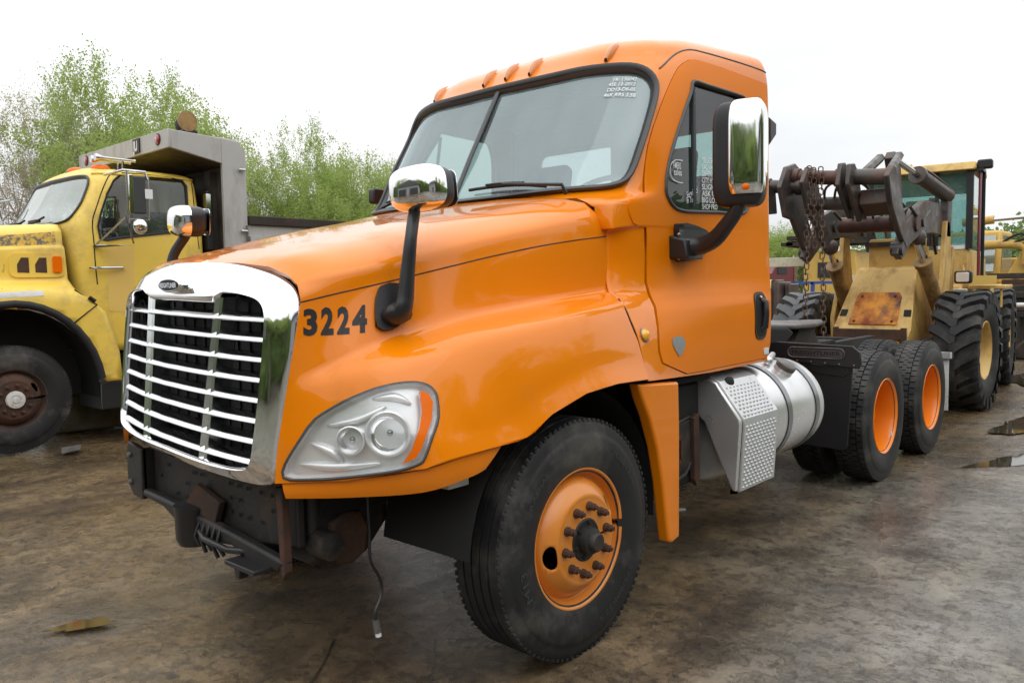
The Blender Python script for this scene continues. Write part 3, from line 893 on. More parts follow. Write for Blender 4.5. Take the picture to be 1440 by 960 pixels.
# ---- numbers on the hood side
def project_text(txt, px0, px1, px_up, name, m, parent, S, bold=0.0, off=.0015, sx=1.0, mirror_s=-1, maxe=.02):
    """lay flat letters on surface S between two traced anchor points (baseline ends) and a cap-height point"""
    a, b, c = S.pts3(on(S, [px0, px1, px_up]))
    vs, fs = text_mesh(txt, 1.0, None, bold, 1.0, maxe=.12)
    xs = [v[0] for v in vs]; ys = [v[1] for v in vs]
    x0, x1, y0, y1 = min(xs), max(xs), min(ys), max(ys)
    n = (b - a).cross(c - a).normalized()
    out = []
    for x, y in vs:
        p = a + (b - a) * ((x - x0) / (x1 - x0)) + (c - a) * ((y - y0) / (y1 - y0))
        st = S.near(p); q = S.pts3([st], off)[0]
        out.append(q)
    mb = MB(); mb.add(out, fs)
    return mb.build(name, m, parent, smooth=80)
project_text('3', (426.5, 472.5), (446.5, 472), (426.5, 434), 'number_digit', 'decal', hood, HS, bold=.045)
project_text('2', (451, 471.5), (469, 470.8), (451.5, 432), 'number_digit', 'decal', hood, HS, bold=.045)
project_text('2', (474, 470.5), (491.5, 469.6), (474.5, 431), 'number_digit', 'decal', hood, HS, bold=.045)
project_text('4', (495, 469), (516, 467.5), (495.5, 429.5), 'number_digit', 'decal', hood, HS, bold=.045)

# ---- grille
def gx(y, z=1.3):
    """plan and rake of the grille face: leans back at the top, bows forward in the middle"""
    return -1.203 + .06 * (abs(y) / .585) ** 1.8 + .11 * (z - 1.19) + .25 * max(0, z - 1.58)
OUT = [(0, 1.694), (-.25, 1.690), (-.45, 1.670), (-.57, 1.642), (-.65, 1.60), (-.686, 1.53), (-.688, 1.40), (-.664, 1.20), (-.645, 1.05), (-.634, .965), (-.60, .918), (-.52, .898), (-.25, .893), (0, .895)]
INN = [(0, 1.535), (-.225, 1.535), (-.26, 1.545), (-.31, 1.572), (-.42, 1.572), (-.52, 1.562), (-.562, 1.535), (-.572, 1.47), (-.566, 1.25), (-.552, 1.09), (-.545, 1.01), (-.515, .972), (-.36, .955), (0, .955)]
def sh(y, z):
    """the loose grille hangs a little lower on its left-hand (driver's) side"""
    t = min(1, max(0, (1.69 - z) / .79)); return z + y * (.03 + .055 * t * t) * (.55 if y > 0 else 1)
def loopify(half):
    return half + [(-y, z) for y, z in half[-2:0:-1]]
def grille_frame():
    mb = MB()
    outer = [Vector((p[0], p[1])) for p in loopify(OUT)]
    inner = [Vector((p[0], p[1])) for p in loopify(INN)]
    # resample both loops by angle index with Catmull
    o = smoothpoly(outer, 4); i_ = smoothpoly(inner, 4)
    o = [o[k] for k in range(len(o))]; i_ = [i_[k] for k in range(len(i_))]
    n = len(o); rings = []
    ry, rz = 0, 1.25
    prof = [(-.06, 'i', .085), (0, 'i', .012), (0.06, 'b', -.012), (.16, 'b', -.020), (.26, 'b', -.014), (.5, 'b', .002), (.8, 'b', .016), (1, 'o', .034), (1.0, 'o', .06), (1.0, 'o2', .13)]
    vs = []
    for t, k, dx in prof:
        for j in range(n):
            p = i_[j].lerp(o[j], max(t, 0))
            if k == 'o2': p = o[j] * 1.0
            if t < 0: p = i_[j]
            x = gx(p.x, p.y) + dx
            if k in ('o', 'o2'):
                x = gx(o[j].x, o[j].y) + dx
                e = 1.0 + (.012 if k == 'o2' else 0)
                p = Vector((o[j].x * e, rz + (o[j].y - rz) * e))
            vs.append((x, p.x, sh(p.x, p.y)))
    m_ = len(prof)
    fs = [(a * n + j, a * n + (j + 1) % n, (a + 1) * n + (j + 1) % n, (a + 1) * n + j) for a in range(m_ - 1) for j in range(n)]
    mb.add(vs, fs)
    return mb.build('grille_frame', 'chrome', grille, smooth=70)
mbk = MB()
mbk.prism([(y * .98, sh(y, 1.2 + (z - 1.2) * .98)) for y, z in loopify(OUT)], -.98, -.93, 'x')
grille = mbk.build('grille', 'radiator', truck)
grille_frame()
# radiator core behind
mb = MB(); mb.box(-1.03, -.99, -.52, .52, .88, 1.55)
for k in range(12): mb.box(-1.036, -1.03, -.50 + k * .09, -.495 + k * .09, .9, 1.53)
mb.build('radiator_core', 'radiator', grille)
# side baffles
for s in (-1, 1):
    mb = MB(); mb.box(-1.08, -.97, s * .60, s * .615, .92, 1.55); mb.build('baffle', 'dark', grille)
bz = [1.486 - .0715 * k for k in range(8)]
for k, z in enumerate(bz):
    mb = MB(); hw = .582 - (1.5 - z) * .055
    ys = np.linspace(-hw, hw, 25); vs = []; n = 8
    for y in ys:
        x = gx(y, z) + .004
        droop = -.004 * (1 - (abs(y) / hw) ** 2) * (k / 7.) * 1.2
        zz = z + droop
        for dx, dz in ((-.008, -.004), (-.004, .005), (.010, .013), (.055, .022), (.062, .017), (.02, -.002), (.004, -.010), (-.004, -.009)):
            vs.append((x + dx, y, sh(y, zz + dz)))
    fs = [(i * n + q, i * n + (q + 1) % n, (i + 1) * n + (q + 1) % n, (i + 1) * n + q) for i in range(len(ys) - 1) for q in range(n)]
    fs += [tuple(range(n)), tuple(range((len(ys) - 1) * n, len(ys) * n))]
    mb.add(vs, fs); mb.build('grille_bar', 'chrome_bar', grille, smooth=50)
for sg in (-1, 1):
    mb = MB(); zs = np.linspace(1.56, .945, 12); vs = []
    for z in zs:
        q = sg * (.285 - (1.5 - z) * .075)
        x = gx(q, z) + .004
        vs += [(x + .004, q - .028, sh(q, z)), (x - .004, q - .020, sh(q, z)), (x + .012, q - .006, sh(q, z)), (x + .012, q + .006, sh(q, z)), (x - .004, q + .020, sh(q, z)), (x + .004, q + .028, sh(q, z)), (x + .075, q + .028, sh(q, z)), (x + .075, q - .028, sh(q, z))]
    mb.add(vs, [(i * 8 + k, i * 8 + (k + 1) % 8, i * 8 + 8 + (k + 1) % 8, i * 8 + 8 + k) for i in range(11) for k in range(8)])
    mb.build('grille_post', 'chrome_bar', grille, smooth=30)
# emblem
mb = MB(); ex = gx(0, 1.61) - .04
mb.prism([(y, z) for y, z in circle2(0, 1.602, .098, 28, .030)], ex - .012, ex + .03, 'x', .006)
em = mb.build('emblem', 'chrome', grille)
mb = MB(); mb.prism(circle2(0, 1.602, .084, 28, .022), ex - .0145, ex - .008, 'x'); mb.build('emblem_face', 'interior_dark', em)
vs, fs = text_mesh('FREIGHTLINER', .030, None, .0006, .62)
mx_ = max(v[0] for v in vs)
mb = MB(); mb.add([(ex - .017, (mx_ / 2 - v[0]) * 1.25, 1.592 + v[1] * .9) for v in vs], fs); mb.build('emblem_lettering', 'chrome', em)

# ---- cab shell table: rows bottom to top; columns: centre front .. side .. centre back
Cb = [
 [(.60, 0, 1.09), (.60, -.5, 1.09), (.60, -.80, 1.09), (.60, -.95, 1.09), (.47, -1.195, 1.128), (.78, -1.155, 1.112), (1.4, -1.10, 1.092), (2.02, -1.075, 1.092), (2.10, -1.0, 1.09), (2.12, 0, 1.09)],
 [(.60, 0, 1.2), (.60, -.5, 1.2), (.60, -.80, 1.2), (.58, -.95, 1.2), (.468, -1.175, 1.215), (.78, -1.15, 1.21), (1.4, -1.105, 1.21), (2.045, -1.085, 1.21), (2.11, -1.0, 1.21), (2.13, 0, 1.21)],
 [(.60, 0, 1.32), (.60, -.5, 1.32), (.60, -.80, 1.32), (.56, -.95, 1.32), (.458, -1.15, 1.33), (.80, -1.135, 1.335), (1.4, -1.105, 1.335), (2.05, -1.088, 1.34), (2.115, -1.0, 1.34), (2.13, 0, 1.34)],
 [(.60, 0, 1.42), (.60, -.5, 1.42), (.60, -.80, 1.42), (.55, -.95, 1.42), (.45, -1.115, 1.42), (.80, -1.11, 1.43), (1.4, -1.098, 1.44), (2.055, -1.085, 1.45), (2.12, -1.0, 1.45), (2.14, 0, 1.45)],
 [(.60, 0, 1.49), (.60, -.5, 1.49), (.60, -.80, 1.49), (.55, -.93, 1.49), (.45, -1.075, 1.488), (.80, -1.072, 1.50), (1.4, -1.075, 1.51), (2.058, -1.078, 1.52), (2.12, -1.0, 1.52), (2.14, 0, 1.52)],
 [(.60, 0, 1.55), (.60, -.5, 1.55), (.60, -.80, 1.55), (.55, -.93, 1.55), (.46, -.985, 1.545), (.78, -1.045, 1.56), (1.4, -1.055, 1.58), (2.06, -1.07, 1.60), (2.125, -1.0, 1.6), (2.145, 0, 1.6)],
 [(.60, 0, 1.70), (.60, -.5, 1.70), (.60, -.80, 1.70), (.55, -.92, 1.70), (.48, -.955, 1.70), (.74, -1.03, 1.72), (1.4, -1.04, 1.74), (2.06, -1.063, 1.76), (2.13, -1.0, 1.76), (2.15, 0, 1.76)],
 [(.60, 0, 1.825), (.60, -.5, 1.825), (.60, -.80, 1.825), (.55, -.92, 1.825), (.48, -.955, 1.83), (.72, -1.03, 1.85), (1.4, -1.035, 1.86), (2.06, -1.06, 1.87), (2.13, -1.0, 1.87), (2.15, 0, 1.87)],
 [(.58, 0, 1.835), (.58, -.5, 1.835), (.50, -.80, 1.835), (.45, -.94, 1.835), (.46, -1.015, 1.84), (.72, -1.033, 1.87), (1.4, -1.035, 1.88), (2.06, -1.06, 1.89), (2.13, -1.0, 1.89), (2.15, 0, 1.89)],
 [(.40, 0, 1.97), (.40, -.5, 1.97), (.40, -.80, 1.965), (.43, -.93, 1.955), (.49, -1.012, 1.955), (.74, -1.032, 1.97), (1.4, -1.035, 1.98), (2.06, -1.058, 1.99), (2.13, -1.0, 1.99), (2.15, 0, 1.99)],
 [(.40, 0, 2.04), (.43, -.5, 2.04), (.54, -.84, 2.04), (.655, -.975, 2.04), (.75, -1.01, 2.04), (.88, -1.03, 2.05), (1.4, -1.033, 2.07), (2.06, -1.055, 2.08), (2.135, -1.0, 2.08), (2.155, 0, 2.08)],
 [(.553, 0, 2.30), (.585, -.5, 2.30), (.70, -.85, 2.30), (.815, -.975, 2.30), (.90, -1.00, 2.30), (1.0, -1.015, 2.31), (1.42, -1.025, 2.32), (2.065, -1.052, 2.33), (2.135, -1.0, 2.33), (2.155, 0, 2.33)],
 [(.70, 0, 2.55), (.735, -.5, 2.55), (.845, -.84, 2.55), (.95, -.955, 2.55), (1.02, -.98, 2.56), (1.11, -.997, 2.56), (1.5, -1.015, 2.57), (2.065, -1.05, 2.58), (2.13, -1.0, 2.58), (2.15, 0, 2.58)],
 [(.79, 0, 2.70), (.82, -.5, 2.70), (.925, -.81, 2.70), (1.02, -.925, 2.70), (1.10, -.955, 2.71), (1.20, -.975, 2.72), (1.55, -1.0, 2.74), (2.065, -1.045, 2.76), (2.12, -1.0, 2.76), (2.14, 0, 2.76)],
 [(.86, 0, 2.78), (.885, -.5, 2.78), (.98, -.78, 2.78), (1.07, -.895, 2.775), (1.16, -.93, 2.79), (1.27, -.955, 2.81), (1.6, -.985, 2.835), (2.06, -1.035, 2.85), (2.11, -.98, 2.85), (2.13, 0, 2.85)],
 [(.94, 0, 2.862), (.96, -.48, 2.862), (1.04, -.745, 2.860), (1.13, -.865, 2.855), (1.22, -.900, 2.865), (1.33, -.918, 2.885), (1.65, -.945, 2.915), (2.05, -1.0, 2.93), (2.09, -.94, 2.93), (2.11, 0, 2.94)],
 [(1.06, 0, 2.922), (1.07, -.47, 2.922), (1.13, -.68, 2.918), (1.21, -.78, 2.918), (1.30, -.82, 2.928), (1.38, -.84, 2.938), (1.68, -.865, 2.958), (2.0, -.90, 2.968), (2.04, -.83, 2.968), (2.06, 0, 2.975)],
 [(1.24, 0, 2.955), (1.25, -.33, 2.955), (1.28, -.47, 2.955), (1.33, -.54, 2.955), (1.38, -.57, 2.96), (1.44, -.58, 2.965), (1.7, -.60, 2.975), (1.9, -.62, 2.98), (1.92, -.56, 2.98), (1.93, 0, 2.985)],
 [(1.58, 0, 2.975), (1.59, -.01, 2.975), (1.59, -.02, 2.975), (1.6, -.03, 2.975), (1.6, -.03, 2.975), (1.6, -.03, 2.975), (1.61, -.03, 2.975), (1.62, -.02, 2.975), (1.62, -.01, 2.975), (1.62, 0, 2.975)],
]
CS = Surf(Cb, k=12, fc=pchip)
if CS.Nrm([6], [8])[0][1] > 0: CS.Nn *= -1
NR = len(Cb) - 1
# outlines traced on the cab
door_px = [(1070, 116.5), (1045, 107.2), (1015, 95.8), (990, 87.5), (978, 84.5), (969, 85), (961, 89), (953, 96), (943, 115), (930, 146), (918, 180), (911, 205), (907, 230), (906, 271), (908, 320), (909, 360), (909, 397), (914, 415), (922, 432), (926, 460), (927.5, 494), (932, 510), (940, 524)]
door = on(CS, door_px)
def stn(p): return CS.near(p)
rear_s = 7.0
def row_at(s, z):
    for i in range(0, 1500):
        t = i / 100
        if CS.P([s], [t])[0][2] >= z: return t
    return 14
dt0 = row_at(7, 1.105); dt1 = row_at(7, 2.768)
bot = CS.near((.945, -1.14, 1.115))
door = door[:-1] + [CS.near((.93, -1.14, 1.118))] + [(s, row_at(s, 1.112)) for s in (5.6, 6, 6.5, 6.9)] + [(6.97, row_at(7, 1.13)), (7.0, row_at(7, 1.2)), (7, 5), (7, 7), (7, 9), (7, 11), (7, 12), (7.0, row_at(7, 2.755)), (6.97, row_at(7, 2.775))]
win_px = [(974, 115), (970, 131), (960, 160), (948, 196), (937, 240), (935, 262), (938, 279), (946, 291), (960, 297), (985, 298.5), (1009, 299)]
win = on(CS, win_px)
win = win + [CS.near((1.72, -1.04, 1.975)), CS.near((1.80, -1.04, 2.01)), CS.near((1.84, -1.04, 2.10)), CS.near((1.85, -1.035, 2.4)), CS.near((1.84, -1.02, 2.56)), CS.near((1.79, -1.02, 2.645))] + on(CS, [(1040, 135), (1015, 127), (994, 120.5)])
win = [(p[0], p[1]) for p in smoothpoly(win, 3)]
# windshield outline (half, joined at the centre)
ws3 = [(.40, 0, 2.035), (.425, -.4, 2.035), (.50, -.7, 2.033), (.575, -.86, 2.04), (.63, -.935, 2.07), (.68, -.965, 2.12), (.76, -.972, 2.25), (.85, -.965, 2.4), (.93, -.95, 2.53), (.965, -.925, 2.60), (.96, -.88, 2.66), (.925, -.81, 2.695), (.86, -.62, 2.70), (.815, -.4, 2.70), (.79, 0, 2.70)]
ws = [CS.near(p) for p in ws3]
ws[0] = (0, ws[0][1]); ws[-1] = (0, ws[-1][1])
wsf = [(p[0], p[1]) for p in smoothpoly([Vector(p) for p in ws], 3, closed=False)]
# cab body: whole half shell with door and windshield cut out
edge = [(i / 4, 0) for i in range(16, 37)] + [(9, t) for t in np.arange(.5, NR, .5)] + [(s, NR - .02) for s in (9, 7, 5, 3, 1, 0)]
top_t = wsf[-1][1]; bot_t = wsf[0][1]
edge += [(0, t) for t in (17, 16, 15, 14)] + [(p[0], p[1]) for p in wsf[::-1]]
edge += [(0, bot_t - .3), (1, bot_t - .4), (2, bot_t - .5), (3, 8.9), (3, 8), (4, 8)] + [(4, t) for t in (7, 6, 5, 4, 3, 2, 1)]
rw = [CS.near((2.155, y, z)) for y, z in rrect(-.8, -.12, 2.28, 2.56, .06, 3)]
door_gap = grow(door, .035)
mb = MB()
patch(mb, CS, edge, [door_gap, rw], (.125, .16), mirror=True, thick=.025)
cab = mb.build('cab_body', 'orange', truck, smooth=42)
# roof cap seam / drip rail
gut = on(CS, [(927, 97), (935, 90), (944, 81), (952, 75), (962, 71), (975, 70.5), (990, 74), (1040, 88.5)])
gut += [(7, row_at(7, 2.852)), (7.3, row_at(7.2, 2.852))]
strip(CS, [(p.x, p.y) for p in smoothpoly([Vector(p) for p in gut], 4, False)], .0055, -.001, 'drip_rail', 'gasket', cab)
# doors
def cab_door(s):
    def fl(mb_):
        if s > 0: mb_.flipy()
        return mb_
    mb = MB(); patch(mb, CS, door, [win], (.12, .2), off=.004, thick=.03)
    d = fl(mb).build('door', 'orange_door', truck, smooth=42)
    mb = MB(); mb.tube(CS.pts3(grow(door, .018), -.020), .013, 6, closed=True); fl(mb).build('door_seal', 'dark', d, smooth=60)
    mb = MB(); patch(mb, CS, win, (), (.12, .2), off=-.012); fl(mb).build('window', 'window_glass', d, smooth=60)
    mb = MB(); mb.tube(CS.pts3(grow(win, -.004), .003), .014, 8, closed=True, flat=.7); fl(mb).build('window_seal', 'gasket', d, smooth=60)
    # quarter-glass bar
    mb = MB()
    a = CS.pts3([CS.near((1.255, -1.0, 2.63)), CS.near((1.22, -1.02, 2.3)), CS.near((1.20, -1.03, 1.985))], -.004)
    mb.tube(a, .016, 6, flat=.6); fl(mb).build('window_bar', 'gasket', d, smooth=60)
    # handle in its black recess
    hp = [(x, z) for x, z in rrect(1.80, 1.965, 1.235, 1.52, .06, 5)]
    hst = [CS.near((x, -1.09, z)) for x, z in hp]
    mb = MB(); patch(mb, CS, hst, (), (.06, .15), off=.010, thick=.012); h = fl(mb).build('door_handle', 'plastic', d, smooth=60, bevel=.004)
    h2 = [CS.near((x, -1.09, z)) for x, z in rrect(1.815, 1.95, 1.25, 1.505, .05, 5)]
    mb = MB(); patch(mb, CS, h2, (), (.06, .15), off=.011, thick=.001); fl(mb).build('handle_recess', 'dark', h, smooth=60)
    mb = MB(); mb.tube([Vector(p) for p in ((1.90, -1.09, 1.47), (1.905, -1.118, 1.455), (1.905, -1.120, 1.39), (1.90, -1.118, 1.31), (1.89, -1.09, 1.29))], .022, 8); fl(mb).build('grip', 'plastic', h, smooth=60)
    mb = MB(); p = CS.pts3([CS.near((1.88, -1.09, 1.485))], .012)[0]; mb.lathe([(0.001, 0), (.012, 0), (.012, .01)], p, 'y', 12, -1); fl(mb).build('lock', 'chrome', h)
    return d
door_l = cab_door(-1); door_r = cab_door(1)
mb = MB(); mb.box(.50, .56, -.90, .90, 1.12, 1.96); mb.build('firewall_light_block', 'dark', cab)  # unseen dark box added behind the hood to stop light leaks
# rear glass and its seal
mb = MB()
for s in (-1, 1):
    y0, y1 = (.12, .8) if s > 0 else (-.8, -.12)
    mb.box(2.135, 2.14, y0 - .01, y1 + .01, 2.27, 2.57)
mb.build('rear_window', 'rear_glass', cab)
# ---- windshield
wing = wsf + [(0, t) for t in np.linspace(top_t, bot_t, 10)[1:-1]]
for s in (-1, 1):
    mb = MB(); patch(mb, CS, wing, (), (.14, .2), off=-.010)
    if s > 0: mb.flipy()
    g = mb.build('windshield', 'windshield_glass', cab, smooth=80)
    if s < 0: wsl = g
mb = MB()
L = CS.pts3(grow(wsf, 0)[1:-1] if False else wsf, .004)
loop = L + [Vector((p.x, -p.y, p.z)) for p in L[-2:0:-1]]
mb.tube(loop, .034, 10, closed=True, flat=.45)
mb.build('windshield_gasket', 'gasket', cab, smooth=70)
mb = MB(); mb.tube([p + Vector((-.012, 0, .006)) for p in loop], .008, 6, closed=True); mb.build('gasket_bead', 'rubber', cab, smooth=70)
mb = MB(); mb.tube([Vector((.396, 0, 2.035)), Vector((.553 - .008, 0, 2.30)), Vector((.695, 0, 2.55)), Vector((.785, 0, 2.70))], .018, 8, flat=.5)
mb.build('windshield_divider', 'gasket', cab, smooth=70)
# sun band / frit inside the upper edge
# ---- roof marker lights
for y in (-.66, -.18, 0, .18, .66):
    st = CS.near((.93 if abs(y) < .5 else .98, y if y < 0 else -y, 2.80))
    p, n = CS.pts3([st])[0], Vector(CS.Nrm([st[0]], [st[1]])[0])
    if y > 0: p.y *= -1; n.y *= -1
    fw = Vector((0, 1, 0)).cross(n).normalized()   # slope direction up and back
    if fw.z < 0: fw = -fw
    mb = MB(); vs = []; nn = 12
    sd_ = n.cross(fw).normalized()
    rings = []
    for i in range(9):
        t = i / 8; L_ = -.075 + .165 * t
        wdt = .019 * math.sin(PI * min(1, max(.02, (t * .9 + .08)))) ** .5 + .003
        hgt = .034 * math.sin(PI * (t * .82 + .16)) + .002
        rings.append([p + fw * L_ + sd_ * (math.cos(PI * k / (nn - 1)) * wdt) + n * (math.sin(PI * k / (nn - 1)) * hgt - .002) for k in range(nn)])
    for r_ in rings: vs += r_
    fs = [(i * nn + k, i * nn + k + 1, (i + 1) * nn + k + 1, (i + 1) * nn + k) for i in range(8) for k in range(nn - 1)]
    fs += [tuple(range(nn)), tuple(range(8 * nn, 9 * nn))]
    mb.add(vs, fs)
    ml = mb.build('marker_light', 'amber_dark', cab, smooth=60)
    mb = MB(); mb.sphere(p + fw * -.070 + n * .010, .010, n=8, m=6); mb.build('screw', 'dark', ml, smooth=60)
# two small horns / stubs seen over the roof edge
for (x, y, z) in ((1.50, -.02, 2.975), (1.44, -.26, 2.97)):
    mb = MB(); mb.lathe([(.001, .055), (.012, .052), (.020, .035), (.024, .02), (.02, -.01)], (x, y, z + .01), 'z', 14)
    mb.build('roof_stub', 'rust', cab, smooth=60)
# black lamp on the rear upper corner of the cab
mb = MB(); mb.prism([(2.15, 2.60), (2.255, 2.575), (2.255, 2.50), (2.15, 2.42)], -1.03, -.93, 'y', .01); mb.cyl((2.22, -.98, 2.57), (2.22, -.98, 2.63), .006)
mb.build('rear_lamp', 'plastic', cab, bevel=.004)
# amber marker, badge, sticker
st = CS.ray(CAM, sight(906, 471)); p = CS.pts3([st])[0]; n_ = Vector(CS.Nrm([st[0]], [st[1]])[0])
mb = MB(); M_ = Vector((0, 0, 1)).rotation_difference(n_).to_matrix().to_4x4(); M_.translation = p; mb.M = M_
mb.lathe([(.030, 0), (.030, .008), (.024, .016), (.012, .024), (.001, .026)], (0, 0, 0), 'z', 18)
for k in range(5): mb.box(-.003, .003, -.022 + k * .002, .022 - k * .002, .010, .020)
am = mb.build('side_marker', 'amber_bright', cab, smooth=40)
mb = MB(); mb.M = M_; mb.lathe([(.035, 0), (.035, .005), (.029, .006)], (0, 0, 0), 'z', 18); mb.build('marker_bezel', 'strap', am, smooth=40)
bpx = [(943.5, 477), (950, 473), (957, 472.5), (961.5, 478), (962, 486), (958, 497), (953.5, 501), (948, 492), (944.5, 484)]
mb = MB(); patch(mb, CS, on(CS, bpx), (), (.05, .1), off=.008, thick=.006); mb.build('fuel_badge', 'badge', door_l, smooth=40, bevel=.002)
mb = MB(); patch(mb, CS, on(CS, [(1073, 489), (1079.5, 488), (1079.5, 497), (1073, 498)]), (), (.05, .1), off=.0075, thick=.003); mb.build('sticker', 'white_print', door_l)
# mud-flap strip behind the wheel
def fstrip(s):
    pl = [(.41, 1.118), (.765, 1.095), (.775, .872), (.772, .32), (.70, .305), (.665, .318), (.642, .45), (.612, .62), (.565, .80), (.50, .95), (.44, 1.05)]
    mb = MB(); mb.prism(pl, -1.19 * -s, -1.125 * -s, 'y', .008)
    mb.build('fender_extension', 'orange', truck, smooth=30, bevel=.006)
both(fstrip)
# ================================================================== WHEELS (highway)
def tyre_mesh(mb, c, Rr=.515, rr=.30, wdt=.28, sgn=-1, ribs=True, blocks=False, y_out=0.0):
    """c = wheel centre on the rim plane; tyre spans y_out bulge .. inward. sgn = outward y direction"""
    W = wdt
    # offsets measured inward from the outer bulge (h=0) to h=W
    prof = [(rr - .012, .030), (rr, .022), (rr + .012, .016), (rr + .03, .010), (rr + .07, .002), (rr + .10, 0), (rr + .135, .003), (rr + .155, .010), (rr + .158, .0125), (rr + .170, .013), (rr + .190, .020), (Rr - .012, .024), (Rr - .002, .034)]
    tread = []
    n_r = 5
    x0, x1 = .036, W - .036
    gw = .010
    seg = (x1 - x0 - gw * (n_r - 1)) / n_r
    d = .016 if not blocks else .004
    base = Rr - (.018 if blocks else 0)
    if blocks:
        tread = [(base, x0), (base, x1)]
    else:
        for k in range(n_r):
            a = x0 + k * (seg + gw)
            cr_ = lambda h: Rr - .006 * ((h - W / 2) / (W / 2)) ** 2
            tread += [(cr_(a), a), (cr_(a + seg), a + seg)]
            if k < n_r - 1: tread += [(Rr - d, a + seg + .002), (Rr - d, a + seg + gw - .002)]
    back = [(r, W - h) for r, h in prof[::-1]]
    full_ = prof + tread + back
    mb.lathe([(r, -sgn * h) for r, h in full_], c, 'y', 72, 1)
    if blocks:
        nb = 60
        xs = [(x0 - .012, x0 + .035), (x0 + .043, x0 + .083), (W / 2 - .017, W / 2 + .017), (x1 - .083, x1 - .043), (x1 - .035, x1 + .012)]
        for k in range(nb):
            for q, (a, b) in enumerate(xs):
                ph = 2 * PI * (k + (.5 if q % 2 else 0)) / nb
                dp = 2 * PI / nb * (.40 if q != 2 else .44)
                vs = []
                for rad in (base - .004, Rr - (.004 if q in (0, 4) else 0)):
                    for t in (ph - dp, ph + dp):
                        for h in (a, b):
                            hh = h * sgn * -1
                            vs.append((c[0] + math.cos(t) * rad, c[1] + hh, c[2] + math.sin(t) * rad))
                mb.add(vs, [(0, 1, 3, 2), (4, 6, 7, 5), (0, 4, 5, 1), (2, 3, 7, 6), (0, 2, 6, 4), (1, 5, 7, 3)])
    else:
        for k in range(96):   # shoulder sipes
            t = 2 * PI * k / 96
            for h in (.026, W - .026):
                hh = h * sgn * -1
                p = Vector((c[0] + math.cos(t) * (Rr - .007), c[1] + hh, c[2] + math.sin(t) * (Rr - .007)))
                a = Vector((math.cos(t), 0, math.sin(t))); b = Vector((-math.sin(t), 0, math.cos(t)))
                vs = [p + a * i * .006 + b * j * .0085 + Vector((0, l * .006, 0)) for i in (-1, 1) for j in (-1, 1) for l in (-1, 1)]
                mb.add(vs, [(0, 1, 3, 2), (4, 6, 7, 5), (0, 4, 5, 1), (2, 3, 7, 6), (0, 2, 6, 4), (1, 5, 7, 3)])
def ringtext(txt, c, r, a0, a1, sgn, h, yplane):
    """raised sidewall letters round the tyre"""
    vs, fs = text_mesh(txt, 1, None, 0, 1, maxe=.3)
    xs = [v[0] for v in vs]; x0, x1 = min(xs), max(xs); out = []
    for x, y in vs:
        t = a0 + (a1 - a0) * (x - x0) / (x1 - x0)
        rad = r + y * h
        out.append((c[0] + math.cos(t) * rad, yplane, c[2] + math.sin(t) * rad))
    return out, fs
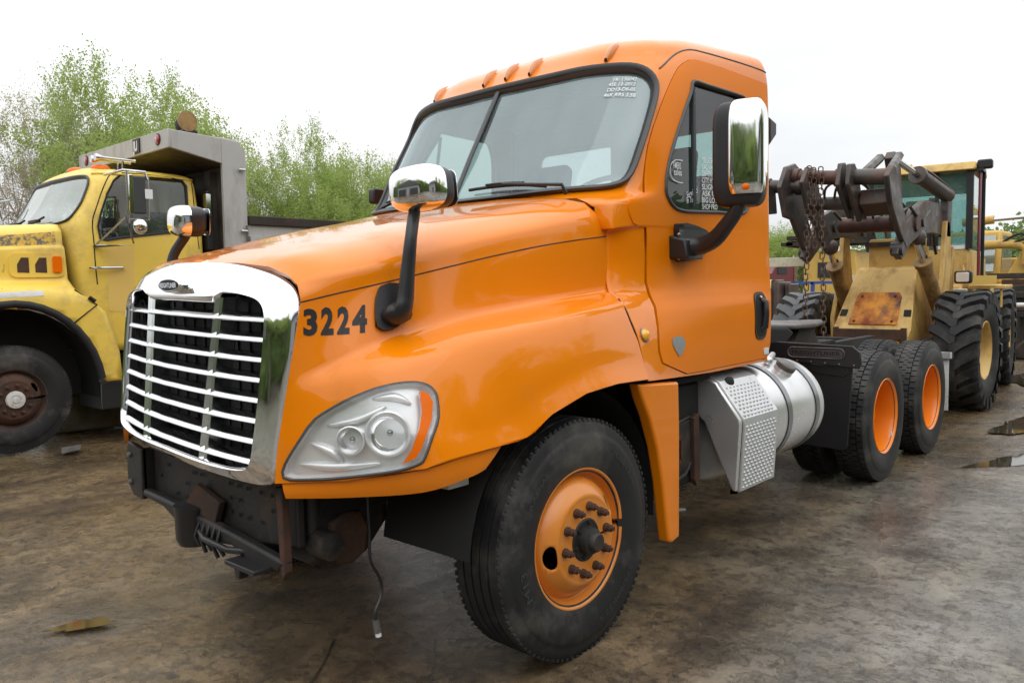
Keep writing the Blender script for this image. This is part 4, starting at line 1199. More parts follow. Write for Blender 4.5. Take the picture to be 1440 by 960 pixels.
def front_wheel(parent, c, s, rimmat='orange_rim', hubmat='black_frame', nutmat='rust', tyremat='tyre', detail=True, hubface=None, Rr=.515):
    """s=-1: outward is -y. c at the rim flange plane"""
    w_ = part_empty('wheel', parent, c)
    mb = MB(); tyre_mesh(mb, (c[0], c[1] + s * .028, c[2]), Rr, .295, .285, s)
    ty = mb.build('tyre', tyremat, w_, smooth=38)
    if detail:
        mb = MB()
        for txt, a0, a1, r, h in (('275/80R22.5', R(-30), R(-75), .385, .034), ('M13', R(205), R(186), .375, .05), ('TUBELESS', R(60), R(25), .39, .026), ('RADIAL', R(150), R(125), .39, .03)):
            vs, fs = ringtext(txt, c, r, a0 if s < 0 else a0, a1, s, h, c[1] + s * .0300)
            mb.add(vs, fs)
        # (lettering lies on the bulge of the sidewall)
        mb.build('sidewall_lettering', 'gasket', w_, smooth=0)
    # rim: flange, well, then the convex disc rising to the bolt face; two hand holes
    prof = [(.292, -.03), (.298, -.012), (.303, 0), (.305, .006), (.302, .010), (.295, .009), (.288, -.002), (.280, -.020), (.272, -.035), (.266, -.040), (.258, -.034), (.245, -.012), (.225, .010), (.205, .026), (.190, .035), (.182, .0355), (.175, .034), (.165, .034), (.10, .034), (.088, .034), (.088, .02)]
    na = 25
    tab = [[(c[0] + math.cos(2 * PI * k / (na - 1)) * r, c[1] + s * h, c[2] + math.sin(2 * PI * k / (na - 1)) * r) for k in range(na)] for r, h in prof]
    S = Surf(tab, k=3, fr=pchip, fc=cub)
    if S.Nrm([1], [17])[0][1] * s < 0: S.Nn *= -1
    def hole(a, ts): return [(a + .95 * math.cos(t), ts + 1.35 * math.sin(t)) for t in np.linspace(0, 2 * PI, 20, endpoint=False)]
    u0 = 12.6 if detail else 12.0
    mb = MB(); patch(mb, S, [(0, 0), (6, 0), (12, 0), (18, 0), (24, 0)] + [(24, 20), (18, 20), (12, 20), (6, 20), (0, 20)] if False else [(i * .25, 0) for i in range(97)] + [(i * .25, 20) for i in range(96, -1, -1)], [hole(u0, 12.6), hole((u0 + 12) % 24 if (u0 + 12) % 24 > 2 else 2, 12.6)], (.25, .5), off=0)
    rim = mb.build('rim', rimmat, w_, smooth=40)
    m = rim.modifiers.new('t', 'SOLIDIFY'); m.thickness = .008; m.offset = -1
    mb = MB(); mb.lathe([(.29, -.03), (.27, -.10), (.27, -.22)], c, 'y', 40, s); mb.lathe([(.27, -.2), (.001, -.2)], c, 'y', 40, s); mb.build('rim_barrel', 'dark', w_, smooth=40)
    mb = MB(); mb.lathe([(.092, .01), (.092, .036), (.085, .040), (.076, .038), (.060, .040), (.058, .055), (.055, .075), (.043, .080), (.040, .100), (.034, .106), (.001, .107)] if hubface is None else [(.088, .01), (.088, .05), (.080, .062), (.05, .066), (.048, .060), (.03, .06), (.028, .07), (.001, .072)], c, 'y', 28, s)
    for k in range(6):
        a = 2 * PI * k / 6 + .3
        p = (c[0] + math.cos(a) * .073, c[1] + s * .036, c[2] + math.sin(a) * .073)
        mb.lathe([(.009, 0), (.009, .012), (.001, .013)], p, 'y', 6, s)
    mb.build('hub', hubmat, w_, smooth=40)
    for k in range(10):
        a = 2 * PI * k / 10 + .15
        p = (c[0] + math.cos(a) * .1425, c[1] + s * .034, c[2] + math.sin(a) * .1425)
        mb = MB(); mb.lathe([(.021, 0), (.021, .008), (.017, .010), (.017, .032), (.013, .035), (.010, .036), (.010, .046), (.001, .047)], p, 'y', 8, s)
        mb.build('lug_nut', nutmat, w_, smooth=30)
    return w_
fwl = front_wheel(truck, (0, -1.148, .497), -1)
fwl.rotation_euler = (0, 0, R(-1))
fwr = copy_tree(fwl, truck); fwr.location = (0, 1.148, .497); fwr.rotation_euler = (0, 0, PI)
def rear_dual(parent, c, s):
    w_ = part_empty('wheel', parent, c)
    mb = MB(); tyre_mesh(mb, (c[0], c[1] + s * .02, c[2]), .515, .288, .27, s, blocks=True)
    mb.build('tyre', 'tyre', w_, smooth=38)
    mb = MB(); tyre_mesh(mb, (c[0], c[1] - s * .325, c[2]), .515, .288, .27, s, blocks=True)
    mb.build('inner_tyre', 'tyre', w_, smooth=38)
    mb = MB(); mb.lathe([(.285, -.06), (.288, -.01), (.298, .0), (.300, .006), (.296, .010), (.288, .006), (.281, -.006), (.276, -.02), (.270, -.05), (.266, -.10), (.262, -.16), (.258, -.215), (.246, -.235), (.225, -.24), (.19, -.242), (.001, -.242)], c, 'y', 56, s)
    rim = mb.build('rim', 'orange_rear_rim', w_, smooth=40)
    mb = MB(); mb.lathe([(.13, -.24), (.125, -.14), (.115, -.11), (.08, -.10), (.001, -.10)], c, 'y', 28, s)
    mb.build('hub', 'orange_rear_rim', w_, smooth=40)
    for k in range(10):
        a = 2 * PI * k / 10
        p = (c[0] + math.cos(a) * .1425, c[1] - s * .24, c[2] + math.sin(a) * .1425)
        mb = MB(); mb.lathe([(.020, 0), (.017, .03), (.010, .036), (.010, .05), (.001, .05)], p, 'y', 8, s); mb.build('lug_nut', 'rust', w_, smooth=30)
    return w_
X1, X2 = 3.95, 5.27
r1 = rear_dual(truck, (X1, -1.193, .505), -1)
for x, s in ((X2, -1), (X1, 1), (X2, 1)):
    q = copy_tree(r1, truck); q.location = (x, s * 1.193, .505); q.rotation_euler = (0, 0 if s < 0 else PI, 0)
    q.rotation_euler = (0, 0, 0 if s < 0 else PI)
# valve tag
mb = MB(); mb.box(4.10, 4.12, -1.20, -1.19, .325, .36); mb.build('valve', 'white_print', truck)

# ================================================================== MIRRORS
def rounded_shell(mb, c, sx, sy, sz, e=4.0, n=24, m=14, cut=None):
    """superellipsoid"""
    c = Vector(c); vs = []; fs = []
    def sp(a, e_): return math.copysign(abs(a) ** (2 / e_), a)
    for i in range(m + 1):
        ph = -PI / 2 + PI * i / m
        for k in range(n):
            t = 2 * PI * k / n
            vs.append(c + Vector((sp(math.cos(ph), e) * sp(math.cos(t), e) * sx, sp(math.cos(ph), e) * sp(math.sin(t), e) * sy, sp(math.sin(ph), e) * sz)))
    for i in range(m):
        for k in range(n):
            l = (k + 1) % n
            fs.append((i * n + k, i * n + l, (i + 1) * n + l, (i + 1) * n + k))
    mb.add(vs, fs)
def hood_mirror(s):
    def Y(v): return (v[0], -v[1] * s * 1.0 if False else v[1] * (1 if s < 0 else -1), v[2])
    def fl(mb_):
        if s > 0: mb_.flipy()
        return mb_
    # base pad on the hood side
    st = [(HS.ray(CAM, sight(*p))) for p in [(532, 404), (545, 399), (563, 400), (574, 407), (579, 420), (576, 440), (568, 453), (553, 463), (537, 466), (528, 460), (526, 440), (527, 420)]]
    mb = MB(); patch(mb, HS, [tuple(q) for q in st], (), (.06, .06), off=.022, thick=.022)
    arm = fl(mb).build('hood_mirror', 'plastic', truck, smooth=50, bevel=.008)
    base = HS.pts3([HS.ray(CAM, sight(553, 438))], .03)[0]
    pts = [base + Vector((.0, .03, -.025)), base + Vector((-.01, -.045, 0)), base + Vector((0, -.055, .05)), base + Vector((.012, -.058, .15)), base + Vector((.03, -.06, .27)), Vector((-.675, -.905, 1.87)), Vector((-.675, -.91, 1.90))]
    mb = MB(); mb.tube(smoothpoly(pts, 5, False), [.055 if i < 5 else max(.026, .044 - .0009 * i) for i in range(len(smoothpoly(pts, 5, False)))], 12, flat=.75)
    fl(mb).build('mirror_arm', 'plastic', arm, smooth=70)
    # head: chrome cap in front, black housing behind
    c = Vector((-.66, -.925, 1.944))
    rot = Matrix.Translation(c) @ Matrix.Rotation(R(12), 4, 'Z') @ Matrix.Rotation(R(-5), 4, 'X')
    mb = MB(); mb.M = rot; rounded_shell(mb, (0, 0, 0), .085, .118, .084, 3.2, 32, 18)
    mb.f = [f for f in mb.f if all((rot.inverted() @ Vector(mb.v[i])).x < .012 for i in f)]
    fl(mb).build('mirror_cap', 'chrome', arm, smooth=80)
    mb = MB(); mb.M = rot; rounded_shell(mb, (.018, 0, 0), .075, .114, .080, 3.4, 32, 18); fl(mb).build('mirror_housing', 'plastic', arm, smooth=60)
    mb = MB(); mb.M = rot; mb.rbox(.093, .096, -.10, .10, -.07, .07, .03, 'x'); fl(mb).build('mirror_glass', 'reflector_bright', arm)
hood_mirror(-1); hood_mirror(1)
def door_mirror(s, dpart):
    def fl(mb_):
        if s > 0: mb_.flipy()
        return mb_
    # bracket plate on the door
    st = [CS.ray(CAM, sight(*p)) for p in [(947, 315), (958, 314), (972, 318), (986, 324), (990, 332), (990, 348), (984, 358), (968, 367), (952, 369), (947, 366)]]
    mb = MB(); patch(mb, CS, [tuple(q) for q in st], (), (.08, .15), off=.035, thick=.033)
    arm = fl(mb).build('door_mirror', 'plastic', truck, smooth=50, bevel=.008)
    mb = MB()
    pts = [(.98, -1.04, 1.765), (1.01, -1.10, 1.765), (1.03, -1.17, 1.77), (1.02, -1.25, 1.80), (1.0, -1.32, 1.86), (.985, -1.38, 1.925), (.98, -1.40, 1.99)]
    sp_ = smoothpoly(pts, 4, False)
    mb.tube(sp_, [.055 - .001 * i for i in range(len(sp_))] , 12)
    fl(mb).build('mirror_arm', 'plastic', arm, smooth=70)
    mb = MB(); mb.prism([(-1.145, 1.70), (-1.03, 1.70), (-1.03, 1.825), (-1.13, 1.80)], .93, 1.10, 'x', .008); fl(mb).build('bracket_arm', 'plastic', arm, smooth=40, bevel=.006)
    for z in (1.705, 1.825):
        mb = MB(); mb.sphere((.945, -1.085, z), .010, n=8, m=6); fl(mb).build('bolt', 'strap', arm)
    # head
    c = Vector((.99, -1.392, 2.195))
    rot = Matrix.Translation(c) @ Matrix.Rotation(R(16), 4, 'Z')
    mb = MB(); mb.M = rot; rounded_shell(mb, (.02, 0, 0), .085, .124, .252, 5.5, 40, 24)
    fl(mb).build('mirror_housing', 'plastic', arm, smooth=60)
    mb = MB(); mb.M = rot
    rounded_shell(mb, (.0, -.040, .022), .088, .088, .234, 5.5, 48, 30)
    inv = rot.inverted()
    mb.f = [f for f in mb.f if all((inv @ Vector(mb.v[i])).x < .06 and (inv @ Vector(mb.v[i])).z > -.20 for i in f)]
    fl(mb).build('mirror_cap', 'chrome', arm, smooth=80)
    mb = MB(); mb.M = rot; mb.rbox(.103, .106, -.10, .10, -.24, .24, .03, 'x'); fl(mb).build('mirror_glass', 'reflector_bright', arm)
    mb = MB(); mb.M = rot; mb.sphere((-.085, -.045, -.165), .016, .5, 1.2, 1.0, 12, 8); fl(mb).build('mirror_marker', 'amber', arm, smooth=80)
door_mirror(-1, door_l)
mb = MB(); mb.rbox(.70, .80, 1.06, 1.12, 2.14, 2.24, .02, 'y'); mb.build('mirror_stub', 'plastic', truck)
# ---- wipers
def wiper(y0, y1, ya):
    mb = MB()
    pa = Vector((.38, ya, 2.015))
    mid = CS.pts3([CS.near((.45, -abs((y0 + y1) / 2), 2.085))], .03)[0]; mid.y = (y0 + y1) / 2
    mb.tube([pa, pa + Vector((-.03, 0, .04)), Vector((mid.x - .02, mid.y, mid.z)), ], [.012, .009, .006], 8)
    arm = mb.build('wiper', 'plastic', cab, smooth=60)
    mb = MB(); pts = []
    for k in range(9):
        t = k / 8; y = y0 + (y1 - y0) * t
        p = CS.pts3([CS.near((.45, -abs(y), 2.072 + .012 * math.sin(PI * t)))], .018)[0]; p.y = y; pts.append(p)
    mb.tube(pts, .009, 6); mb.tube([p + Vector((-.012, 0, .012)) for p in pts[2:7]], .006, 6)
    mb.build('wiper_blade', 'rubber', arm, smooth=60)
wiper(-.12, -.62, -.80); wiper(.75, .22, .05)

# ================================================================== CAB INTERIOR
mb = MB()
mb.prism([(.56, 1.2), (.56, 1.98), (.66, 2.045), (.85, 2.03), (.98, 1.95), (1.02, 1.80), (.95, 1.2)], -.90, .90, 'y', .02)
mb.build('dashboard', 'interior', truck, smooth=30)
mb = MB(); mb.box(.62, 2.08, -.96, .96, 1.12, 1.16); mb.build('cab_floor', 'interior_dark', truck)
for s in (-1, 1):
    mb = MB()
    mb.rbox(1.30, 1.80, s * .50 - .25, s * .50 + .25, 1.50, 1.66, .05, 'y', 4)
    st_ = mb.build('cab_seat', 'seat', truck, bevel=.02)
    mb = MB(); mb.prism([(1.66, 1.60), (1.80, 1.60), (1.93, 2.20), (1.82, 2.22)], s * .50 - .25, s * .50 + .25, 'y', .03); mb.build('seat_back', 'seat', st_, bevel=.02)
    mb = MB(); mb.prism([(1.80, 2.20), (1.91, 2.19), (1.95, 2.40), (1.90, 2.44), (1.84, 2.42)], s * .50 - .17, s * .50 + .17, 'y', .03); mb.build('headrest', 'seat', st_, bevel=.02)
mb = MB(); c = Vector((1.02, -.50, 2.06)); ring = []
ax = Vector((-.75, 0, 1)).normalized(); a_ = Vector((0, 1, 0)); b_ = ax.cross(a_)
for k in range(32): t = 2 * PI * k / 32; ring.append(c + (a_ * math.cos(t) + b_ * math.sin(t)) * .225)
mb.tube(ring, .016, 8, closed=True); mb.tube([c - a_ * .22, c + a_ * .22], .014, 6); mb.cyl(c, c - ax * .3, .03)
mb.build('steering_wheel', 'interior_dark', truck, smooth=60)
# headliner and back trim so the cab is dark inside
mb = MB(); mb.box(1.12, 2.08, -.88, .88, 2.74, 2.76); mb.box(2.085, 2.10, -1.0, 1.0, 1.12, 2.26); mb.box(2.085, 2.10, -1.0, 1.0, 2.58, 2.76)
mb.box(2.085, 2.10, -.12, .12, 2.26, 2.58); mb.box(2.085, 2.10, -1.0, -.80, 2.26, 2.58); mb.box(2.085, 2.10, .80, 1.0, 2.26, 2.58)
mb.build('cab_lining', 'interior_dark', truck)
mb = MB(); mb.box(.98, 1.16, -.70, .70, 2.655, 2.70); mb.build('sun_visor', 'interior', truck, bevel=.01)

# ---- paint-pen writing on the glass
def glass_text(lines, a, b, up, m='white_print', name='glass_writing', par=None, off=.004, bold=0.006):
    """lines of writing laid on the cab surface; a..b baseline ends of the first line, up = cap height (metres)"""
    for i, (txt, fx) in enumerate(lines):
        vs, fs = text_mesh(txt, 1.0, None, bold, 1.0, maxe=.5)
        xs = [v[0] for v in vs]; x0, x1 = min(xs), max(xs)
        A = Vector(a[i]); B = A + (Vector(b[i]) - A) * fx
        out = []
        for x, y in vs:
            p = A.lerp(B, (x - x0) / (x1 - x0)) + Vector(up) * y
            st = CS.near(p); out.append(CS.pts3([st], off)[0])
        mb = MB(); mb.add(out, fs); mb.build(name, m, par, smooth=0)
def ws_line(px0, px1):
    return CS.pts3([CS.ray(CAM, sight(*px0))])[0], CS.pts3([CS.ray(CAM, sight(*px1))])[0]
ln = [('YR: 136042', (860, 114.5), (895, 113)), ('4SE 12-2012', (855, 121), (893, 120)), ('DD13-D6-05', (853, 128.5), (893, 127.5)), ('46K RRS 3.58', (848, 136), (893, 136))]
for txt, p0, p1 in ln:
    A, B = ws_line(p0, p1)
    glass_text([(txt, 1)], [A], [B], Vector((.016, .0, .029)), par=wsl, off=-.004, bold=.010)
sw = [('TRUCK SALES', 573 - 0), ]
wl = ['TRUCKER', 'SALVAGE', 'DIFFERENT', 'CITY HWY', 'SLIGHT', 'ASK US', 'BIG LOT', 'SHOP PRO']
for k, t_ in enumerate(wl):
    v = 229 + k * 9.3
    A, B = ws_line((988.5, v), (1010, v + .8))
    glass_text([(t_, 1)], [A], [B], Vector((0, 0, .042)), par=bpy.data.objects.get('window') , off=-.005, bold=.012)
A, B = ws_line((967, 279), (982, 271)); glass_text([('Serviced', 1)], [A], [B], Vector((0, 0, .05)), par=bpy.data.objects.get('window'), off=-.005, bold=.008)
A, B = ws_line((967, 286), (980, 283)); glass_text([('In Tune', 1)], [A], [B], Vector((0, 0, .045)), par=bpy.data.objects.get('window'), off=-.005, bold=.008)
A, B = ws_line((948, 236), (959, 238)); glass_text([('AMERS', 1)], [A], [B], Vector((0, 0, .05)), par=bpy.data.objects.get('window'), off=-.005, bold=.012)
A, B = ws_line((949, 246), (960, 247)); glass_text([('sales', 1)], [A], [B], Vector((0, 0, .05)), par=bpy.data.objects.get('window'), off=-.005, bold=.012)
mb = MB(); arcp = [(961, 226), (951, 225), (944, 232), (943, 243), (947, 252), (955, 256.5), (961, 257)]
mb.tube(CS.pts3(on(CS, smooth2(arcp)), -.004), .0035, 4, upv=(0, 1, 0)); mb.build('glass_arc', 'white_print', bpy.data.objects.get('window'))

# ================================================================== CHASSIS
for s in (-1, 1):
    mb = MB()
    mb.prism([(-1.02, .74), (-.6, .72), (.4, .74), (6.1, .74), (6.1, 1.0), (.6, 1.0), (-.2, .98), (-1.02, .96)], s * .43, s * .44, 'y')
    mb.box(-1.0, 6.1, s * .43, s * .355, .74, .748); mb.box(.6, 6.1, s * .43, s * .355, .992, 1.0)
    mb.build('frame_rail', 'black_frame', truck)
for x in (1.3, 2.6, 3.5, 4.6, 5.9):
    mb = MB(); mb.box(x, x + .08, -.42, .42, .78, .98); mb.build('crossmember', 'black_frame', truck, bevel=.005)
# exposed front crossmember after the bumper was removed
mb = MB()
mb.prism([(-.60, .90), (.60, .90), (.60, .60), (.30, .565), (-.3, .565), (-.60, .60)], -1.03, -.99, 'x', .006)
mb.box(-1.05, -1.03, -.60, .60, .87, .895)
fc = mb.build('front_crossmember', 'black_frame', truck, bevel=.004)
mb = MB()
for s in (1,):
    mb.prism([(s * .60, .84), (s * .74, .86), (s * .76, .80), (s * .76, .66), (s * .70, .605), (s * .60, .60)], -1.09, -1.06, 'x', .004)
    mb.box(-1.08, -.94, s * .60, s * .63, .62, .84)
mb.build('bumper_bracket', 'black_frame', fc, bevel=.003)
rng = random.Random(3)
mb = MB()
for s in (-1, 1):
    for y in (.12, .19, .26, .36, .44, .52):
        for z in (.66, .72, .78):
            if rng.random() < .7: mb.lathe([(.009, 0), (.009, .002), (.001, .003)], (-1.031 - .006, s * y, z), 'x', 8, -1)
stuff(mb.build('bolt_holes', 'dark', fc))
for s in (1,):
    for z in (.80, .67):
        mb = MB(); mb.lathe([(.014, 0), (.012, .01), (.001, .012)], (-1.092, s * .715, z), 'x', 6, -1); mb.build('bolt', 'steel_dirty', fc)
mb = MB(); mb.prism([(.22, .64), (.10, .64), (.06, .60), (-.04, .58), (-.10, .70), (.10, .75)], -1.075, -1.045, 'x', .004); mb.build('rusty_plate', 'rust', fc)
mb = MB(); mb.prism([(-.545, .84), (-.585, .84), (-.595, .52), (-.575, .49), (-.56, .53)], -1.085, -1.05, 'x', .004); mb.build('rusty_hanger', 'rust', fc)
# oil filter-like canister, lower valance and skid tabs
mb = MB(); mb.lathe([(.001, 0), (.075, .002), (.088, .03), (.09, .16), (.094, .165), (.094, .175), (.06, .178), (.001, .178)], (-1.05, .155, .475), 'z', 26)
mb.build('canister', 'plastic', truck, smooth=50)
mb = MB(); mb.prism([(.60, .615), (.40, .60), (.24, .545), (.10, .56), (-.05, .525), (-.20, .545), (-.36, .505), (-.55, .515), (-.60, .56), (-.2, .60), (.2, .63), (.6, .65)], -1.09, -1.04, 'x', .01); mb.build('valance', 'black_frame', truck, bevel=.004)
mb = MB(); mb.box(-1.16, -1.02, -.50, -.28, .505, .525); mb.prism([(-.33, .51), (-.27, .51), (-.29, .44), (-.32, .44)], -1.12, -1.08, 'x'); mb.build('skid_tab', 'plastic', truck, bevel=.004)
mb = MB()
for k in range(5): mb.tube([(-1.08, .06 - k * .045, .60), (-1.11, .05 - k * .045, .54), (-1.10, .03 - k * .05, .50 - (k % 2) * .02)], .009, 6)
mb.tube([(-1.08, .08, .56), (-1.12, -.05, .55), (-1.10, -.20, .53), (-1.06, -.4, .55)], .014, 8)
mb.build('hoses', 'plastic', truck, smooth=60)
# steering box / spring hanger area between grille and wheel
mb = MB(); mb.prism([(-.98, .86), (-.60, .86), (-.58, .62), (-.70, .50), (-.86, .47), (-.97, .52)], -.60, -.38, 'y', .02); mb.build('steering_box', 'black_frame', truck, bevel=.01)
mb = MB(); mb.M = Matrix.Translation((-.80, -.60, .60)); mb.prism([(-.09, .07), (-.03, .10), (.05, .09), (.085, .02), (.07, -.08), (0, -.115), (-.07, -.10), (-.10, -.03)], -.03, .02, 'y', .01); mb.build('spring_hanger', 'rust', truck, bevel=.006)
mb = MB(); mb.M = Matrix.Translation((-.93, -.62, .60)); mb.lathe([(.001, -.05), (.05, -.05), (.055, -.02), (.055, .06), (.03, .065), (.001, .07)], (0, 0, 0), 'y', 16, -1); mb.build('steering_gear', 'black_frame', truck, smooth=50)
# front axle, leaf springs, engine bulk
mb = MB(); mb.prism([(-.06, .42), (.06, .42), (.05, .52), (-.05, .52)], -.95, .95, 'y'); mb.build('front_axle', 'black_frame', truck, bevel=.01)
for s in (-1, 1):
    mb = MB(); mb.tube(smoothpoly([(-.82, s * .43, .62), (-.4, s * .43, .57), (0, s * .43, .54), (.4, s * .43, .58), (.82, s * .43, .66)], 5, False), .035, 6, flat=.7); mb.build('leaf_spring', 'rust', truck)
mb = MB(); mb.box(-.85, .55, -.36, .36, .62, 1.45, .03); mb.build('engine', 'dark', truck, bevel=.02)
mb = MB(); mb.box(-.93, -.5, -.62, .62, .70, .90); mb.box(-.93, -.90, -.66, .66, .84, 1.5); mb.build('splash_guard', 'dark', truck)
mb = MB(); mb.box(-.77, -.70, -1.02, -.97, .84, .905); mb.box(-.66, -.55, -1.04, -.97, .82, .91); mb.build('bracket_plate', 'white_paint', truck, bevel=.005)
# dangling wire with its plug
mb = MB(); wp = smoothpoly([(-.84, -.78, .86), (-.84, -.79, .66), (-.84, -.79, .55), (-.80, -.79, .47), (-.79, -.79, .41), (-.83, -.80, .35), (-.83, -.80, .31)], 6, False); mb.tube(wp, .006, 6); wire = mb.build('wire', 'plastic', truck, smooth=60)
mb = MB(); mb.cyl((-.83, -.80, .315), (-.825, -.805, .265), .014, n=8); mb.build('plug', 'steel_dirty', wire)
mb = MB(); mb.cyl((-.825, -.805, .268), (-.823, -.807, .250), .012, n=8); mb.build('plug_tip', 'white_print', wire)

# ---- step fairing and fuel tank (each side)
def tank(s):
    def fl(mb_):
        if s > 0: mb_.flipy()
        return mb_
    cy, cz, rt = -.885, .742, .315
    mb = MB(); prof = [(.001, 0), (rt * .85, 0), (rt * .96, .012), (rt, .04), (rt, 1.20), (rt * .985, 1.235), (rt * .93, 1.25), (.001, 1.255)]
    mb.lathe(prof, (1.42, cy, cz), 'x', 56)
    tk = fl(mb).build('fuel_tank', 'aluminium', truck, smooth=40)
    for x in (2.06, 2.50):
        mb = MB(); mb.lathe([(rt + .002, 0), (rt + .007, .002), (rt + .007, .058), (rt + .002, .060)], (x, cy, cz), 'x', 56); fl(mb).build('tank_strap', 'strap', tk, smooth=40)
        mb = MB(); mb.lathe([(rt + .001, -.006), (rt + .004, -.004), (rt + .004, .064), (rt + .001, .066)], (x, cy, cz), 'x', 56); fl(mb).build('strap_pad', 'rubber', tk, smooth=40)
    ax = Vector((0, -.55, .83)); p = Vector((2.30, cy, cz)) + ax * rt
    mb = MB(); M_ = Vector((0, 0, 1)).rotation_difference(ax).to_matrix().to_4x4(); M_.translation = p; mb.M = M_
    mb.lathe([(.062, -.02), (.062, .025), (.001, .03)], (0, 0, 0), 'z', 20)
    fl(mb).build('filler_neck', 'aluminium', tk, smooth=40)
    mb = MB(); mb.M = M_; mb.lathe([(.060, .025), (.066, .03), (.066, .055), (.058, .062), (.001, .064)], (0, 0, 0), 'z', 12); fl(mb).build('filler_cap', 'steel_dirty', tk, smooth=20)
    # step fairing: tread-plate wrapped round the front of the tank
    prof = [(-.72, 1.065), (-1.02, 1.062), (-1.10, 1.03), (-1.245, .835), (-1.25, .80), (-1.225, .43), (-1.20, .425)]
    mb = MB(); x0, x1 = 1.36, 1.80
    po = prof; pi = [(y + .018, z - .010) for y, z in prof]
    n = len(po); vs = []
    for x in (x0, x1):
        sh = 0 if x == x0 else -.0
        vs += [(x, y, z + (.0 if x == x0 else 0)) for y, z in po] + [(x, y, z) for y, z in pi[::-1]]
    m_ = 2 * n
    fs = [(k, (k + 1) % m_, m_ + (k + 1) % m_, m_ + k) for k in range(m_)] + [tuple(range(m_)), tuple(range(m_, 2 * m_))]
    mb.add(vs, fs); fr = fl(mb).build('step_fairing', 'alu_plate', truck, smooth=25, bevel=.004)
    # front closing sheet
    sheet = [(-.70, 1.06), (-1.02, 1.055), (-1.09, 1.025), (-1.235, .835), (-1.24, .80), (-1.215, .435), (-1.19, .435), (-1.10, .62), (-1.02, .80), (-.90, .90), (-.70, .94)]
    mb = MB(); mb.prism(sheet, x0 - .028, x0 - .002, 'x', .006); fl(mb).build('fairing_side', 'aluminium', fr, smooth=30, bevel=.006)
    # raised tread pads (diamond plate)
    mb = MB()
    def pads(p0, p1, nz, nx):
        (y0, z0), (y1, z1) = p0, p1; d = Vector((0, y1 - y0, z1 - z0)); L = d.length; d.normalize(); nrm = Vector((0, d.z, -d.y)) * (1 if d.z < 0 else -1)
        if nrm.y > 0: nrm = -nrm
        for i in range(nz):
            for j in range(nx):
                o_ = Vector((x0 + .03 + (j + .5 * (i % 2)) * (x1 - x0 - .05) / nx, y0, z0)) + d * ((i + .5) * L / nz)
                a = Vector((1, 0, 0)) * .019; b = d * .0095
                vs = [o_ - a, o_ - b, o_ + a, o_ + b, o_ + nrm * .0065]
                mb.add(vs, [(0, 1, 4), (1, 2, 4), (2, 3, 4), (3, 0, 4)])
    pads((-1.25, .80), (-1.227, .44), 17, 9)
    pads((-1.12, 1.0), (-1.243, .84), 9, 9)
    pads((-.80, 1.064), (-1.02, 1.062), 7, 9)
    if s > 0: mb.flipy()
    stuff(mb.build('tread_pattern', 'alu_plate', fr, smooth=60))
    mb = MB(); mb.M = Matrix.Translation((1.47, -1.10, 1.01)); mb.sphere((0, 0, 0), .045, 1.2, .5, .9, 12, 8); fl(mb).build('step_hole', 'dark', fr)
tank(-1); tank(1)
# air tank / battery bracket between wheel and step
mb = MB(); mb.prism([(.86, .80), (1.28, .84), (1.30, .62), (1.25, .56), (.84, .50)], -1.01, -.995, 'y', .003)
bb = mb.build('bracket_frame', 'black_frame', truck, bevel=.004)
mb = MB()
mb.tube([(.86, -1.0, .80), (1.12, -1.0, .835), (1.24, -.98, .84)], .012, 6)
mb.tube([(.86, -1.02, .50), (1.12, -1.02, .545), (1.22, -1.0, .60)], .012, 6)
mb.tube([(.90, -1.02, .80), (.90, -1.02, .51)], .010, 6); mb.tube([(1.12, -1.0, .82), (1.12, -1.0, .55)], .010, 6)
mb.build('cage_bars', 'black_frame', bb)
mb = MB()
for a, b in (((.94, -1.03, .74), (1.06, -1.03, .755)), ((1.06, -1.03, .755), (1.06, -1.03, .63)), ((1.06, -1.03, .63), (.94, -1.03, .615)), ((.94, -1.03, .615), (.94, -1.03, .74))): mb.tube([a, b], .012, 4)
mb.build('rusty_loop', 'rust', bb)
mb = MB(); mb.prism([(1.20, .84), (1.26, .86), (1.27, .50), (1.24, .46), (1.21, .50)], -1.03, -1.0, 'y', .003); mb.build('rusty_strut', 'rust', bb)
mb = MB(); mb.lathe([(.001, 0), (.035, 0), (.04, .02), (.03, .06), (.001, .06)], (1.0, -.98, .42), 'x', 12); mb.tube([(.93, -1.0, .40), (1.0, -1.02, .37), (1.08, -1.04, .36)], .012, 6); mb.build('air_fitting', 'steel_dirty', bb)
mb = MB(); mb.sphere((1.06, -.98, .44), .028, n=10, m=6); mb.build('brass_fitting', 'cyl_tan', bb)
mb = MB(); mb.box(.92, 1.345, -.99, -.46, .46, 1.035, .02); mb.build('battery_box', 'dark', truck, bevel=.01)
mb = MB(); mb.box(.80, 1.36, -1.04, -.62, 1.045, 1.075); mb.build('cab_sill', 'dark', truck)
# deck plate and lines behind the cab
mb = MB(); mb.box(2.2, 2.9, -.43, .43, 1.02, 1.04); mb.build('deck_plate', 'alu_plate', truck)
mb = MB()
for k in range(4): mb.tube(smoothpoly([(2.13, -.2 + k * .12, 1.5), (2.3, -.25 + k * .12, 1.3), (2.5, -.3 + k * .1, 1.12), (2.9, -.28 + k * .12, 1.06), (3.5, -.3 + k * .1, 1.05)], 5, False), .016, 6)
mb.build('air_lines', 'black_frame', truck, smooth=60)
mb = MB(); mb.tube([(2.25, -.98, 1.07), (2.62, -.85, 1.075)], .022, 8); mb.sphere((2.25, -.98, 1.07), .032, n=10, m=6); mb.build('grab_tube', 'aluminium', truck, smooth=60)
